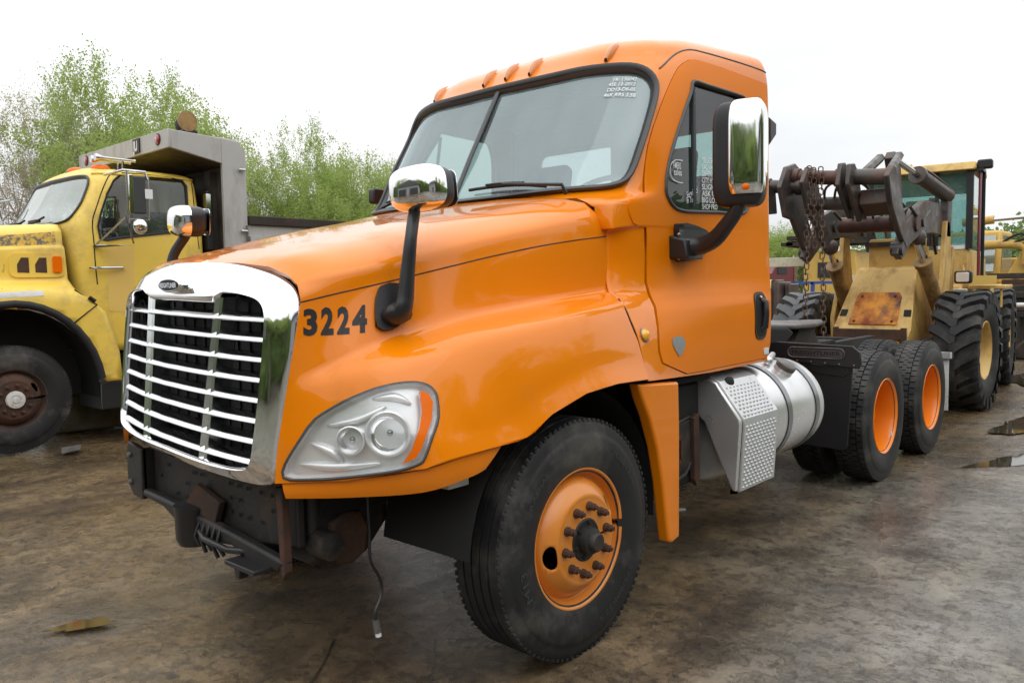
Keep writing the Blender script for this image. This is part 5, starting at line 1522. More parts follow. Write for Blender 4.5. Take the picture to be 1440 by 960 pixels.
# fifth wheel
mb = MB()
mb.prism([(3.95, -.46), (4.25, -.52), (4.75, -.40), (4.98, -.30), (4.62, -.06), (4.62, .06), (4.98, .30), (4.75, .40), (4.25, .52), (3.95, .46)], 1.17, 1.215, 'z', .01)
fw = mb.build('fifth_wheel', 'steel_dirty', truck, bevel=.006)
mb = MB(); mb.prism([(4.0, 1.0), (4.6, 1.0), (4.45, 1.18), (4.15, 1.18)], -.42, -.34, 'y'); mb.prism([(4.0, 1.0), (4.6, 1.0), (4.45, 1.18), (4.15, 1.18)], .34, .42, 'y'); mb.box(3.8, 4.9, -.46, .46, 1.002, 1.03)
mb.build('fifth_wheel_bracket', 'black_frame', fw)
mb = MB(); mb.prism([(2.9, 1.04), (3.5, 1.04), (3.75, 1.16), (3.6, 1.22), (2.9, 1.25)], -.55, .5, 'y', .02); mb.build('rear_deck_box', 'dark', truck, bevel=.01)
for x in (X1, X2):
    mb = MB(); mb.cyl((x, -.9, .505), (x, .9, .505), .07, n=14); mb.sphere((x, 0, .52), .22, n=16, m=10); mb.build('rear_axle', 'black_frame', truck, smooth=50)
# front mudflaps ahead of the drive wheels
def flap(s):
    def fl(mb_):
        if s > 0: mb_.flipy()
        return mb_
    mb = MB(); mb.prism([(-.55, 1.0), (-1.14, .975), (-1.16, .94), (-1.13, .36), (-1.115, .335), (-1.09, .325), (-.60, .34), (-.55, .38)], 3.30, 3.315, 'x', .004)
    f_ = fl(mb).build('mudflap', 'plastic', truck, bevel=.004)
    mb = MB(); mb.prism([(-.86, .96), (-1.12, .95), (-1.14, .90), (-1.10, .87), (-.90, .885), (-.83, .92)], 3.29, 3.302, 'x', .005); fl(mb).build('flap_pocket', 'plastic', f_, bevel=.004)
    mb = MB(); mb.prism([(-.52, 1.105), (-.60, 1.118), (-1.17, 1.105), (-1.225, 1.06), (-1.235, .975), (-1.22, .94), (-.52, .985)], 3.255, 3.275, 'x', .004)
    br = fl(mb).build('flap_hanger', 'plastic', truck, bevel=.004)
    mb = MB(); ol = rrect(-1.115, -.695, 1.008, 1.082, .036, 6); mb.tube([(3.251, y, z) for y, z in ol], .0045, 6, closed=True); fl(mb).build('oval_rim', 'steel_dirty', br)
    mb = MB(); mb.prism(rrect(-1.105, -.705, 1.018, 1.072, .027, 6), 3.250, 3.256, 'x'); fl(mb).build('oval_plate', 'plate_grey', br)
    vs, fs = text_mesh('FREIGHTLINER', 1, None, .01, 1); mxx = max(v[0] for v in vs)
    mb = MB(); mb.add([(3.2475, (-.722 - .366 * v[0] / mxx), 1.030 + v[1] * .043) for v in vs], fs)
    if s > 0: mb.v = [(v[0], .366 + .722 * 2 + v[1] if False else (-v[1] if False else (.722 + .366) + (v[1] + .722)), v[2]) for v in mb.v]
    mb.build('hanger_lettering', 'decal', br, smooth=0)
    for k in range(6):
        mb = MB(); mb.lathe([(.008, 0), (.007, .005), (.001, .006)], (3.253, s * -1 * (-.66 - k * .105) * -1, .985 - k * .004), 'x', 8, -1)
        mb.build('rivet', 'strap', br)
flap(-1); flap(1)
def rear_flap(s):
    mb = MB(); mb.prism([(s * .60, .80), (s * 1.16, .80), (s * 1.16, .28), (s * .60, .28)], 6.02, 6.03, 'x', .003); mb.build('rear_mudflap', 'white_paint', truck)
    mb = MB(); mb.box(5.98, 6.05, s * .44, s * 1.18, .80, .86); mb.build('rear_flap_arm', 'aluminium', truck)
both(rear_flap)
# ================================================================== THE OLD YELLOW DUMP TRUCK (left)
YC = 6.88
MB.base = Matrix.Translation((0, YC, 0))
dump = thing('dump_truck', 'old yellow dump truck with rusty wheels and peeling hood behind the orange tractor', 'truck', (0, YC, 0))
n_ = lambda y: y - YC     # world y -> local y
# cab shell: columns centre front .. side .. back; near side at y=-1.08
DC = [
 [(.55, 0, .95), (.56, -.6, .95), (.60, -.95, .95), (.66, -1.06, .95), (.80, -1.08, .95), (1.3, -1.08, .95), (1.86, -1.08, .95), (1.94, -1.0, .95), (1.96, 0, .95)],
 [(.50, 0, 1.5), (.51, -.6, 1.5), (.55, -.95, 1.5), (.62, -1.06, 1.5), (.78, -1.085, 1.5), (1.3, -1.09, 1.5), (1.87, -1.09, 1.5), (1.95, -1.0, 1.5), (1.97, 0, 1.5)],
 [(.45, 0, 2.0), (.46, -.6, 2.0), (.50, -.93, 2.0), (.58, -1.04, 2.0), (.75, -1.075, 2.0), (1.3, -1.085, 2.0), (1.88, -1.085, 2.0), (1.96, -1.0, 2.0), (1.98, 0, 2.0)],
 [(.38, 0, 2.25), (.41, -.55, 2.25), (.49, -.90, 2.25), (.58, -1.02, 2.25), (.75, -1.055, 2.25), (1.3, -1.07, 2.25), (1.88, -1.07, 2.25), (1.96, -1.0, 2.25), (1.98, 0, 2.25)],
 [(.55, 0, 2.55), (.58, -.55, 2.55), (.655, -.88, 2.55), (.73, -.98, 2.55), (.87, -1.01, 2.55), (1.3, -1.035, 2.55), (1.86, -1.04, 2.55), (1.94, -.96, 2.55), (1.96, 0, 2.55)],
 [(.70, 0, 2.83), (.73, -.55, 2.83), (.80, -.84, 2.82), (.88, -.93, 2.82), (1.0, -.965, 2.82), (1.35, -.99, 2.83), (1.84, -1.0, 2.83), (1.92, -.92, 2.83), (1.94, 0, 2.83)],
 [(.76, 0, 2.90), (.79, -.52, 2.90), (.86, -.80, 2.885), (.94, -.89, 2.885), (1.05, -.93, 2.885), (1.38, -.955, 2.89), (1.82, -.965, 2.89), (1.90, -.88, 2.89), (1.92, 0, 2.90)],
 [(.92, 0, 2.985), (.94, -.44, 2.98), (1.0, -.66, 2.95), (1.06, -.72, 2.945), (1.15, -.76, 2.945), (1.42, -.79, 2.95), (1.76, -.80, 2.945), (1.83, -.74, 2.945), (1.85, 0, 2.96)],
 [(1.25, 0, 3.01), (1.26, -.1, 3.01), (1.28, -.16, 3.01), (1.3, -.18, 3.01), (1.33, -.18, 3.01), (1.42, -.18, 3.01), (1.5, -.18, 3.0), (1.55, -.16, 3.0), (1.56, 0, 3.0)],
]
DS = Surf(DC, k=12, fc=pchip)
if DS.Nrm([5], [2])[0][1] > 0: DS.Nn *= -1
def W(px, S=DS):
    out = []
    o = CAM - Vector((0, YC, 0))
    for u, v in px:
        q = S.ray(o, sight(u, v))
        if q is None: print('MISSD', u, v); continue
        out.append(q)
    return out
dwin = W([(141, 336), (138, 318), (143, 296), (151, 272), (160, 254), (172, 244), (200, 246), (240, 251), (256, 255), (261, 262), (263, 290), (264, 318), (259, 326), (235, 327), (205, 330), (170, 334), (150, 337)])
dws = [DS.near(p) for p in [(.38, 0, 2.30), (.43, -.55, 2.30), (.50, -.82, 2.31), (.555, -.925, 2.36), (.64, -.935, 2.48), (.74, -.90, 2.66), (.79, -.86, 2.76), (.79, -.78, 2.82), (.735, -.55, 2.835), (.70, 0, 2.84)]]
dws[0] = (0, dws[0][1]); dws[-1] = (0, dws[-1][1])
dwsf = [(p[0], p[1]) for p in smoothpoly([Vector(p) for p in dws], 3, closed=False)]
o_ = [(i / 2, 0) for i in range(0, 17)] + [(8, t) for t in (1, 2, 3, 4, 5, 6, 7)] + [(s, 7.98) for s in (8, 6, 4, 2, 0)] + [(0, 7)] + dwsf[::-1] + [(0, 3), (0, 2), (0, 1)]
mb = MB(); patch(mb, DS, o_, [dwin], (.16, .16), mirror=False)
vs0, fs0 = list(mb.v), list(mb.f)
mb2 = MB(); mb2.M = None; mb2.v = vs0; mb2.f = fs0
mb2.add([(v[0], 2 * YC - v[1], v[2]) for v in vs0], [f[::-1] for f in fs0])
dcab = mb2.build('cab', 'yellow', dump, smooth=45)
m_ = dcab.modifiers.new('t', 'SOLIDIFY'); m_.thickness = .02; m_.offset = -1
mb = MB(); patch(mb, DS, dwsf + [(0, t) for t in np.linspace(dwsf[-1][1], dwsf[0][1], 8)[1:-1]], (), (.16, .16), off=-.008)
mb2 = MB(); mb2.M = None; mb2.v = list(mb.v); mb2.f = list(mb.f); mb2.add([(v[0], 2 * YC - v[1], v[2]) for v in mb.v], mb.f)
mb2.build('windshield', 'old_glass', dcab, smooth=80)
L = DS.pts3(dwsf, .003); loop = L + [Vector((p.x, -p.y, p.z)) for p in L[-2:0:-1]]
mb = MB(); mb.tube(loop, .026, 8, closed=True, flat=.5); mb.build('windshield_gasket', 'gasket', dcab, smooth=70)
mb = MB(); patch(mb, DS, dwin, (), (.16, .16), off=-.012); mb.build('side_window', 'window_glass', dcab, smooth=70)
mb = MB(); mb.tube(DS.pts3(dwin, .002), .018, 6, closed=True, flat=.6); mb.build('window_seal', 'rubber', dcab, smooth=70)
mb = MB(); mb.tube(DS.pts3(W([(183, 245), (184, 290), (185, 331)]), 0), .014, 6); mb.build('window_bar', 'gasket', dcab)
ddoor = W(smooth2([(137, 400), (134, 370), (132, 340), (130, 312), (136, 290), (146, 262), (157, 243), (175, 238), (220, 241), (262, 247), (269, 258), (274, 300), (280, 350)]))
mb = MB(); mb.tube(DS.pts3(ddoor, .0), .006, 5); mb.build('door_gap', 'dark', dcab)
pd = W([(150, 348), (188, 347), (192, 440), (153, 437)]); mb = MB(); patch(mb, DS, pd, (), (.16, .16), off=.003, thick=.003); mb.build('pale_door_patch', 'yellow_pale', dcab)
# drip rail, visor lights, horn, air horns
mb = MB(); mb.tube(DS.pts3([(i / 4, 5.6) for i in range(8, 28)], .006), .012, 6); mb.build('drip_rail', 'yellow', dcab, smooth=60)
for y in (-.55, 0, .3):
    mb = MB(); mb.lathe([(.11, 0), (.105, .02), (.08, .045), (.03, .06), (.001, .062)], (.98 + (.05 if y else 0), y, 2.955 if y else 2.975), 'z', 16); mb.build('roof_light', 'amber', dcab, smooth=60)
mb = MB()
for y, x0 in ((-.62, .95), (-.45, .97)):
    mb.lathe([(.001, 0), (.04, .0), (.045, .02), (.02, .09), (.014, .40), (.02, .44), (.001, .45)], (x0, y, 3.08), 'x', 12); mb.cyl((x0 + .3, y, 3.08), (x0 + .3, y, 2.96), .012)
mb.build('air_horn', 'chrome_rod', dcab, smooth=50)
mb = MB(); mb.box(.62, .95, -.9, .9, 2.0, 2.2); mb.rbox(1.35, 1.75, -.75, -.35, 1.9, 2.5, .05); mb.rbox(1.35, 1.75, .3, .7, 1.9, 2.5, .05); mb.box(1.93, 1.935, -.98, .98, 1.0, 2.3)
mb.build('interior', 'interior_dark', dcab)
c = Vector((1.0, -.5, 2.28)); ring = [c + Vector((.6, 0, .8)).normalized().cross(Vector((0, 1, 0))) * math.sin(2 * PI * k / 24) * .22 + Vector((0, 1, 0)) * math.cos(2 * PI * k / 24) * .22 for k in range(24)]
mb = MB(); mb.tube(ring, .014, 6, closed=True); mb.build('steering_wheel', 'dark', dcab)
for y in (-.35, .25):
    mb = MB(); p = DS.pts3([DS.near((.44, -abs(y), 2.33))], .03)[0]; p.y = y; mb.tube([p + Vector((-.03, .15, -.03)), p, p + Vector((.02, -.22, .04))], .012, 6); mb.box(p.x - .03, p.x + .02, y - .12, y + .12, p.z - .01, p.z + .02)
    mb.build('wiper', 'rubber', dcab)
# hood and fenders
DH = [
 [(-1.75, 0, 2.10), (-1.2, 0, 2.17), (-.6, 0, 2.24), (0, 0, 2.29), (.46, 0, 2.33)],
 [(-1.75, -.5, 2.09), (-1.2, -.52, 2.16), (-.6, -.56, 2.235), (0, -.60, 2.285), (.46, -.65, 2.32)],
 [(-1.74, -.66, 2.05), (-1.2, -.70, 2.13), (-.6, -.76, 2.20), (0, -.83, 2.255), (.45, -.88, 2.295)],
 [(-1.73, -.74, 1.97), (-1.2, -.78, 2.05), (-.6, -.85, 2.12), (0, -.93, 2.17), (.44, -.985, 2.22)],
 [(-1.73, -.75, 1.88), (-1.2, -.79, 1.96), (-.6, -.87, 2.02), (0, -.95, 2.055), (.44, -1.0, 2.08)],
 [(-1.73, -.77, 1.86), (-1.2, -.83, 1.93), (-.6, -.93, 1.995), (0, -1.0, 2.03), (.44, -1.045, 2.05)],
 [(-1.73, -.79, 1.62), (-1.2, -.85, 1.66), (-.6, -.95, 1.69), (0, -1.02, 1.71), (.45, -1.065, 1.72)],
 [(-1.73, -.90, 1.56), (-1.2, -.98, 1.60), (-.6, -1.08, 1.65), (0, -1.14, 1.66), (.47, -1.16, 1.63)],
 [(-1.73, -1.08, 1.45), (-1.2, -1.14, 1.54), (-.6, -1.19, 1.60), (0, -1.22, 1.60), (.58, -1.22, 1.53)],
 [(-1.73, -1.13, 1.25), (-1.2, -1.18, 1.35), (-.6, -1.23, 1.48), (0, -1.25, 1.49), (.74, -1.24, 1.38)],
 [(-1.73, -1.14, .95), (-1.2, -1.19, .95), (-.6, -1.24, .95), (0, -1.26, .95), (.86, -1.25, .95)],
 [(-1.73, -1.14, .64), (-1.2, -1.19, .64), (-.6, -1.24, .64), (0, -1.26, .64), (.88, -1.25, .64)],
]
DHS = Surf(DH, k=12, fc=pchip)
if DHS.Nrm([2], [6])[0][1] > 0: DHS.Nn *= -1
arch = [(-.12 + .80 * math.cos(R(a)), .55 + .93 * math.sin(R(a))) for a in range(8, 175, 9)]
ar = [DHS.near((x, -1.25, z)) for x, z in arch]
ol = [(i / 2, 0) for i in range(9)] + [(4, t) for t in range(1, 12)] + [DHS.near((.72, -1.25, .64))] + ar + [DHS.near((-.95, -1.2, .64))] + [(0, 11)] + [(0, t) for t in range(10, 0, -1)]
mb = MB(); patch(mb, DHS, ol, (), (.14, .16))
mb2 = MB(); mb2.M = None; mb2.v = list(mb.v); mb2.f = list(mb.f); mb2.add([(v[0], 2 * YC - v[1], v[2]) for v in mb.v], [f[::-1] for f in mb.f])
dh = mb2.build('hood', 'yellow', dump, smooth=45)
m_ = dh.modifiers.new('t', 'SOLIDIFY'); m_.thickness = .02; m_.offset = -1
mb = MB(); patch(mb, DHS, [(2.0, 3.0), (2.6, 3.0), (3.3, 3.0), (3.86, 3.0), (3.86, 3.9), (3.3, 3.9), (2.6, 3.9), (2, 3.9)], (), (.16, .16), off=.003, thick=.003); mb.build('peeled_panel', 'yellow_peeled', dh, smooth=60)
mb = MB(); mb.tube(DHS.pts3([DHS.near((x, -1.25, z)) for x, z in arch], -.012), .04, 8, flat=1.0); mb.build('fender_trim', 'rubber', dh, smooth=70)
mb = MB(); patch(mb, DHS, [DHS.near((x, -1.02, z)) for x, z in rrect(-.07, .43, 1.74, 1.985, .07, 5)], (), (.1, .2), off=.018, thick=.02); vb = mb.build('vent_bezel', 'yellow', dh, smooth=50, bevel=.006)
for x0, x1 in ((-.0, .105), (.16, .265)):
    mb = MB(); patch(mb, DHS, [DHS.near((x, -1.02, z)) for x, z in [(x0, 1.79), (x1, 1.785), (x1, 1.94), (x0 + .04, 1.94), (x0, 1.87)]], (), (.1, .2), off=.021, thick=.003); mb.build('vent_opening', 'rust', vb)
mb = MB(); patch(mb, DHS, [DHS.near((x, -1.03, z)) for x, z in rrect(.315, .40, 1.79, 1.955, .02, 3)], (), (.1, .2), off=.045, thick=.03); mb.build('turn_signal', 'amber', dh, bevel=.006)
mb = MB(); patch(mb, DHS, [DHS.near((x, -1.21, z)) for x, z in [(-.60, 1.50), (.16, 1.545), (.16, 1.60), (-.60, 1.565)]], (), (.1, .2), off=.006, thick=.004); mb.build('reflective_strip', 'white_paint', dh)
mb = MB(); mb.tube(DHS.pts3([DHS.near(p) for p in ((.47, -1.19, 1.62), (.66, -1.23, 1.45), (.42, -1.245, 1.27))], .006), .008, 5); mb.tube(DHS.pts3([DHS.near((.72, -1.18, 1.58)), DHS.near((.62, -1.2, 1.56))], .02), .022, 6); mb.build('fender_crack', 'dark', dh)
mb = MB(); mb.box(-1.8, -1.72, -.8, .8, 1.0, 2.0); mb.box(-1.9, -1.75, -1.15, 1.15, .45, .75); mb.build('grille', 'strap', dump)
mb = MB(); arc = [(-.12 + math.cos(R(a)) * .78, .55 + math.sin(R(a)) * .88) for a in range(-5, 186, 12)]; vs = []
for x, z in arc: vs += [(x, -1.20, z), (x, -.70, z)]
mb.add(vs, [(2 * i, 2 * i + 1, 2 * i + 3, 2 * i + 2) for i in range(len(arc) - 1)]); mb.add([(x, -.70, z) for x, z in arc], [tuple(range(len(arc)))])
mb.build('wheel_well', 'dark', dump)
mb = MB(); mb.box(.66, 1.95, -1.22, -.6, .34, .63, .01); mb.build('side_step', 'plastic', dump, bevel=.01)
mb = MB(); mb.lathe([(.001, 0), (.30, 0), (.30, .9), (.001, .9)], (1.0, -.85, .60), 'x', 24); mb.build('fuel_tank', 'dark', dump, smooth=40)
mb = MB(); mb.box(-1.7, 6.5, -.43, -.35, .8, 1.05); mb.box(-1.7, 6.5, .35, .43, .8, 1.05); mb.build('frame_rails', 'dark', dump)
# wheels
MB.base = None
dw = front_wheel(dump, (-.13, YC - 1.15, .535), -1, 'rust', 'white_paint', 'rust', 'tyre', False, hubface=1, Rr=.535)
dw2 = copy_tree(dw, dump); dw2.location = (-.13, 1.15, .535); dw2.rotation_euler = (0, 0, PI)
for x in (4.3, 5.65):
    for s in (-1, 1):
        q = copy_tree(r1, dump); q.location = (x, s * 1.193, .505); q.rotation_euler = (0, 0, 0 if s < 0 else PI)
MB.base = Matrix.Translation((0, YC, 0))
# dump body
y0, y1 = -1.28, 1.28
sp_ = [(1.50, 3.17), (1.505, 3.37), (2.12, 3.345), (2.33, 3.33), (2.41, 3.21), (2.40, .95), (2.11, .95), (2.11, 3.055)]
mb = MB(); mb.prism(sp_, y0, y0 + .05, 'y'); db = mb.build('dump_body', 'dump_grey', dump, bevel=.006)
mb = MB(); mb.prism(sp_, y1 - .05, y1, 'y'); mb.build('side_panel', 'dump_grey', db, bevel=.006)
mb = MB(); mb.box(2.105, 2.125, y0 - .006, y0 + .001, .96, 3.34); mb.build('weld_seam', 'dump_grey', db)
mb = MB(); mb.box(1.48, 1.515, y0, y1, 3.17, 3.375); mb.box(1.515, 2.33, y0 + .05, y1 - .05, 3.335, 3.36); mb.build('canopy_edge', 'dump_grey', db, bevel=.004)
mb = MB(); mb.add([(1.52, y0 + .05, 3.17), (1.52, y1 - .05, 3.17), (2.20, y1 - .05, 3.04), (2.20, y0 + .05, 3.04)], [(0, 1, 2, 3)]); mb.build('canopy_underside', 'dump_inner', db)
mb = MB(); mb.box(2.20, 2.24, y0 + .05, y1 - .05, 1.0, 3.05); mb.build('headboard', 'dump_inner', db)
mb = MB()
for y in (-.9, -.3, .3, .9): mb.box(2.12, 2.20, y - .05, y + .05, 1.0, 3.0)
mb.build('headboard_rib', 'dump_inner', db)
for y in (y0 + .25, y1 - .25):
    mb = MB(); mb.lathe([(.055, 0), (.055, .012), (.04, .02), (.001, .022)], (1.48, y, 3.285 if True else 0), 'x', 14, -1); mb.build('marker_light', 'red_lens', db, smooth=50)
    mb = MB(); mb.lathe([(.066, 0), (.066, .008), (.05, .009)], (1.48, y, 3.285), 'x', 14, -1); mb.build('light_ring', 'rubber', db)
mb = MB(); mb.box(1.466, 1.48, -.57, -.40, 3.20, 3.36); sg = mb.build('maker_plate', 'decal', db)
vs, fs = text_mesh('JU', .15, None, .008, .72)
mb = MB(); mb.add([(1.463, -.425 - v[0], 3.225 + v[1]) for v in vs], fs); mb.build('plate_lettering', 'white_print', sg)
# side wall of the box with top rail and ribs
mb = MB(); mb.box(2.41, 7.2, y0 + .02, y0 + .06, 1.15, 2.36); mb.box(2.41, 7.2, y1 - .06, y1 - .02, 1.15, 2.36); mb.box(2.3, 7.2, y0 + .06, y1 - .06, 1.10, 1.15); mb.box(7.15, 7.2, y0, y1, 1.1, 2.5); mb.build('side_wall', 'dump_grey', db)
mb = MB(); mb.box(2.42, 7.25, y0 - .02, y0 + .10, 2.36, 2.47); mb.build('top_rail', 'wood_dark', db, bevel=.01)
mb = MB(); mb.box(2.42, 7.2, y0 - .03, y0 + .02, 2.16, 2.22); mb.build('side_rib', 'dump_grey', db)
for z in (3.0, 2.28):
    mb = MB(); mb.cyl((2.30, y0 - .03, z), (2.38, y0 - .03, z), .016); mb.build('hinge_pin', 'chrome_rod', db)
mb = MB(); mb.tube([(2.385, y0 - .02, 2.35), (2.385, y0 - .03, 2.05)], .012, 6); mb.build('latch_rod', 'steel_dirty', db)
mb = MB(); mb.rbox(1.98, 2.06, -1.12, -1.0, 2.05, 2.75, .03, 'y'); mb.build('exhaust_guard', 'plastic', dump)
mb = MB(); mb.rbox(1.97, 2.03, -1.14, -1.05, 2.45, 2.72, .02, 'x'); mb.build('grab_handle', 'chrome_rod', dump)
# tarp-roller pulley on top
mb = MB(); mb.lathe([(.001, 0), (.05, 0), (.12, .02), (.125, .03), (.125, .05), (.001, .05)], (2.12, -.42, 3.66), 'y', 14, -1); pul = mb.build('tarp_gear', 'cyl_tan', dump, smooth=30)
mb = MB(); mb.lathe([(.001, .0), (.105, .0), (.11, .05), (.11, .12), (.10, .15), (.001, .15)], (2.16, -.40, 3.64), 'y', 18, 1); mb.build('tarp_roll', 'wood_dark', pul, smooth=40)
mb = MB(); mb.box(2.06, 2.24, -.46, -.24, 3.345, 3.56); mb.build('gear_mount', 'plastic', pul)
# mirrors
def dmir(s):
    mb = MB()
    def q(*a): return [(x, y * -s, z) for x, y, z in a]
    mb.tube(q((.86, -1.08, 2.83), (.92, -1.42, 2.85), (1.12, -1.48, 2.84), (1.14, -1.48, 2.76)), .014, 8)
    mb.tube(q((.72, -1.08, 2.07), (1.0, -1.40, 2.07), (.72, -1.08, 2.07)), .018, 8)
    mb.tube(q((.74, -1.10, 2.09), (.92, -1.42, 2.36), (1.0, -1.40, 2.09)), .010, 6)
    mb.tube(q((.94, -1.45, 2.85), (.94, -1.45, 2.30)), .012, 8); mb.tube(q((.94, -1.45, 2.34), (1.14, -1.47, 2.34), (1.15, -1.47, 2.80)), .011, 8)
    a = mb.build('mirror_bracket', 'chrome_rod', dump, smooth=50)
    mb = MB(); y = -1.46 * -s; mb.rbox(.965, 1.12, y - .03, y + .03, 2.40, 2.79, .02, 'y'); mb.build('mirror_back', 'gasket', a, bevel=.004)
    mb = MB(); mb.rbox(.94, .985, y - .035, y + .035, 2.39, 2.80, .01, 'y'); mb.build('mirror_edge', 'chrome', a)
    mb = MB(); mb.sphere((1.05, y, 2.27), .085, .9, .5, 1, 18, 12); mb.build('convex_mirror', 'chrome', a, smooth=80)
    mb = MB(); mb.box(1.10, 1.18, y - .042, y - .036, 2.56, 2.66); mb.build('tape', 'white_print', a)
dmir(-1)
mb = MB(); mb.tube([(.60, 1.1, 2.72), (.55, 1.45, 2.72), (.62, 1.5, 2.5), (.60, 1.1, 2.60)], .015, 6); mb.build('mirror_bracket', 'chrome_rod', dump)
mb = MB(); mb.tube([(.66, -1.10, 1.84), (.68, -1.14, 1.835), (.98, -1.14, 1.84), (1.0, -1.10, 1.84)], .014, 8); mb.build('door_handle', 'chrome_rod', dcab)
MB.base = None
# concrete block the truck stands beside
mb = MB(); rr = random.Random(5)
mb.box(.50, 2.55, 6.50, 7.05, 0, .50, .03); cb = mb.build('concrete_block', 'concrete', None, bevel=.02)
tag(cb, 'mossy concrete block on the ground beneath the yellow dump truck cab', 'block')
mb = MB(); mb.box(.62, 1.1, 6.52, 6.75, .50, .56, .01); pk = mb.build('timber_offcut', 'cream', None, bevel=.01); tag(pk, 'pale offcut lying on top of the mossy concrete block', 'offcut')
mb = MB(); mb.add([(.13, 5.30, .004), (.20, 5.22, .03), (.30, 5.30, .02), (.36, 5.42, .05), (.28, 5.48, .004), (.17, 5.42, .045), (.24, 5.36, .06)], [(0, 1, 6), (1, 2, 6), (2, 3, 6), (3, 4, 6), (4, 5, 6), (5, 0, 6)]); pb = mb.build('crushed_bottle', 'steel_dirty', None, smooth=0); tag(pb, 'crumpled clear plastic scrap lying by the yellow truck front wheel', 'litter')
# ================================================================== WHEEL LOADER (right)
loader = thing('wheel_loader', 'rusty yellow wheel loader with raised black coupler and big lugged tyres', 'loader', (8.3, .15, 0))
def big_wheel(parent, c, s, Rr=.72, rr=.34, W=.50, tm='tyre', rim='loader_yellow', inner=False):
    w_ = part_empty('wheel', parent, c)
    mb = MB(); cy = c[1]
    prof = [(rr - .02, .10), (rr, .07), (rr + .03, .045), (rr + .12, .012), (rr + .20, 0), (Rr - .14, .006), (Rr - .085, .02), (Rr - .055, .05), (Rr - .045, W / 2), (Rr - .055, W - .05), (Rr - .085, W - .02), (Rr - .14, W - .006), (rr + .20, W), (rr + .12, W - .012), (rr + .03, W - .045), (rr, W - .07), (rr - .02, W - .10)]
    mb.lathe([(r, -s * h) for r, h in prof], c, 'y', 64, 1)
    n = 22
    for k in range(n):
        for side in (0, 1):
            a0 = 2 * PI * (k + .5 * side) / n
            # a lug: bent bar running from the shoulder to past the centre line
            seq = [(-.015, a0 - .02, .050), (.02, a0, .052), (W * .30, a0 + .10, .060), (W * .44, a0 + .185, .058), (W * .56, a0 + .185, .045)]
            vs = []
            for q, (h, a, wd) in enumerate(seq):
                hh = h if side == 0 else W - h
                rt = Rr - .03 if q == 0 else Rr
                rb = Rr - .15 if q == 0 else Rr - .06
                for rad, g in ((rb, 1.15), (rt, .95)):
                    for sg in (-1, 1):
                        aa = a + sg * wd * g / Rr
                        vs.append((c[0] + math.cos(aa) * rad, cy - s * hh, c[2] + math.sin(aa) * rad))
            fs = []
            for q in range(len(seq) - 1):
                o = q * 4; p = o + 4
                fs += [(o + 2, o + 3, p + 3, p + 2), (o, o + 2, p + 2, p), (o + 3, o + 1, p + 1, p + 3)]
            fs += [(0, 1, 3, 2), (4 * len(seq) - 4, 4 * len(seq) - 2, 4 * len(seq) - 1, 4 * len(seq) - 3)]
            mb.add(vs, fs)
    mb.build('tyre', tm, w_, smooth=35, clean=True)
    mb = MB(); mb.lathe([(rr + .012, .055), (rr + .02, .045), (rr + .005, .04), (rr - .02, .06), (rr - .045, .12), (rr - .07, .20), (rr - .10, .24), (.16, .245), (.15, .20), (.001, .19)], c, 'y', 44, 1 if s < 0 else -1)
    mb.lathe([(rr - .02, W - .10), (rr - .05, W - .12), (rr - .07, .30), (.001, .29)], c, 'y', 44, 1 if s < 0 else -1)
    mb.build('rim', rim, w_, smooth=40)
    return w_
FX = 8.25
big_wheel(loader, (FX, -1.08, .715), -1)
big_wheel(loader, (FX, 1.36, .715), 1, tm='tyre_grey', rim='cyl_tan')
mb = MB(); mb.cyl((FX, -.7, .70), (FX, 1.0, .70), .16, n=16); mb.build('front_axle', 'loader_black', loader, smooth=40)
# front frame with its sloped rusty face
CY = .10
def lb(name, m, par=None, **k): return mb.build(name, m, par or loader, **k)
mb = MB()
vs = []
for (x, z, hw) in ((7.62, .62, .40), (7.60, .90, .45), (7.66, .98, .47), (8.22, 1.72, .36), (8.32, 1.75, .36)):
    vs += [(x, CY - hw, z), (x, CY + hw, z)]
n_ = len(vs); vs += [(8.9, v[1], v[2]) for v in vs]
fs = [(2 * i, 2 * i + 1, 2 * i + 3, 2 * i + 2) for i in range(4)]
fs += [tuple(2 * i for i in range(5)) + tuple(n_ + 2 * i for i in range(4, -1, -1)), tuple(2 * i + 1 for i in range(5)) + tuple(n_ + 2 * i + 1 for i in range(4, -1, -1)), (8, 9, n_ + 9, n_ + 8)]
mb.add(vs, fs); ff = lb('front_frame', 'loader_yellow', bevel=.015)
def face_pt(y, t, off=0):   # on the sloped face, t 0 bottom .. 1 top
    a = Vector((7.66, 0, .98)); b = Vector((8.22, 0, 1.72)); p = a.lerp(b, t); nrm = Vector((-.74, 0, .56)).normalized()
    return Vector((p.x, CY + y * (1 - .2 * t), p.z)) + nrm * off
mat('rust_hatch', (.72, .28, .012), .42, var=.2, vs=3, dirt=(.25, .045, .010), dirt_scale=3.2, dirt_range=(.38, .62), dirt2=(.07, .028, .04), d2s=2.6, d2r=(.50, .66))
hp = [(-.29, .06), (.29, .06), (.30, .52), (.27, .59), (-.27, .59), (-.30, .52)]
mb = MB(); vs = [face_pt(y, t, .016) for y, t in hp] + [face_pt(y, t, 0) for y, t in hp]
mb.add(vs, [tuple(range(6))] + [(i, (i + 1) % 6, 6 + (i + 1) % 6, 6 + i) for i in range(6)]); ht = lb('access_hatch', 'rust_hatch', ff, bevel=.004)
for y, t in ((-.23, .11), (.23, .11), (.22, .52), (-.22, .52)):
    mb = MB(); p = face_pt(y, t, .018); mb.sphere(p, .016, n=8, m=5); lb('hatch_bolt', 'wood_dark', ht)
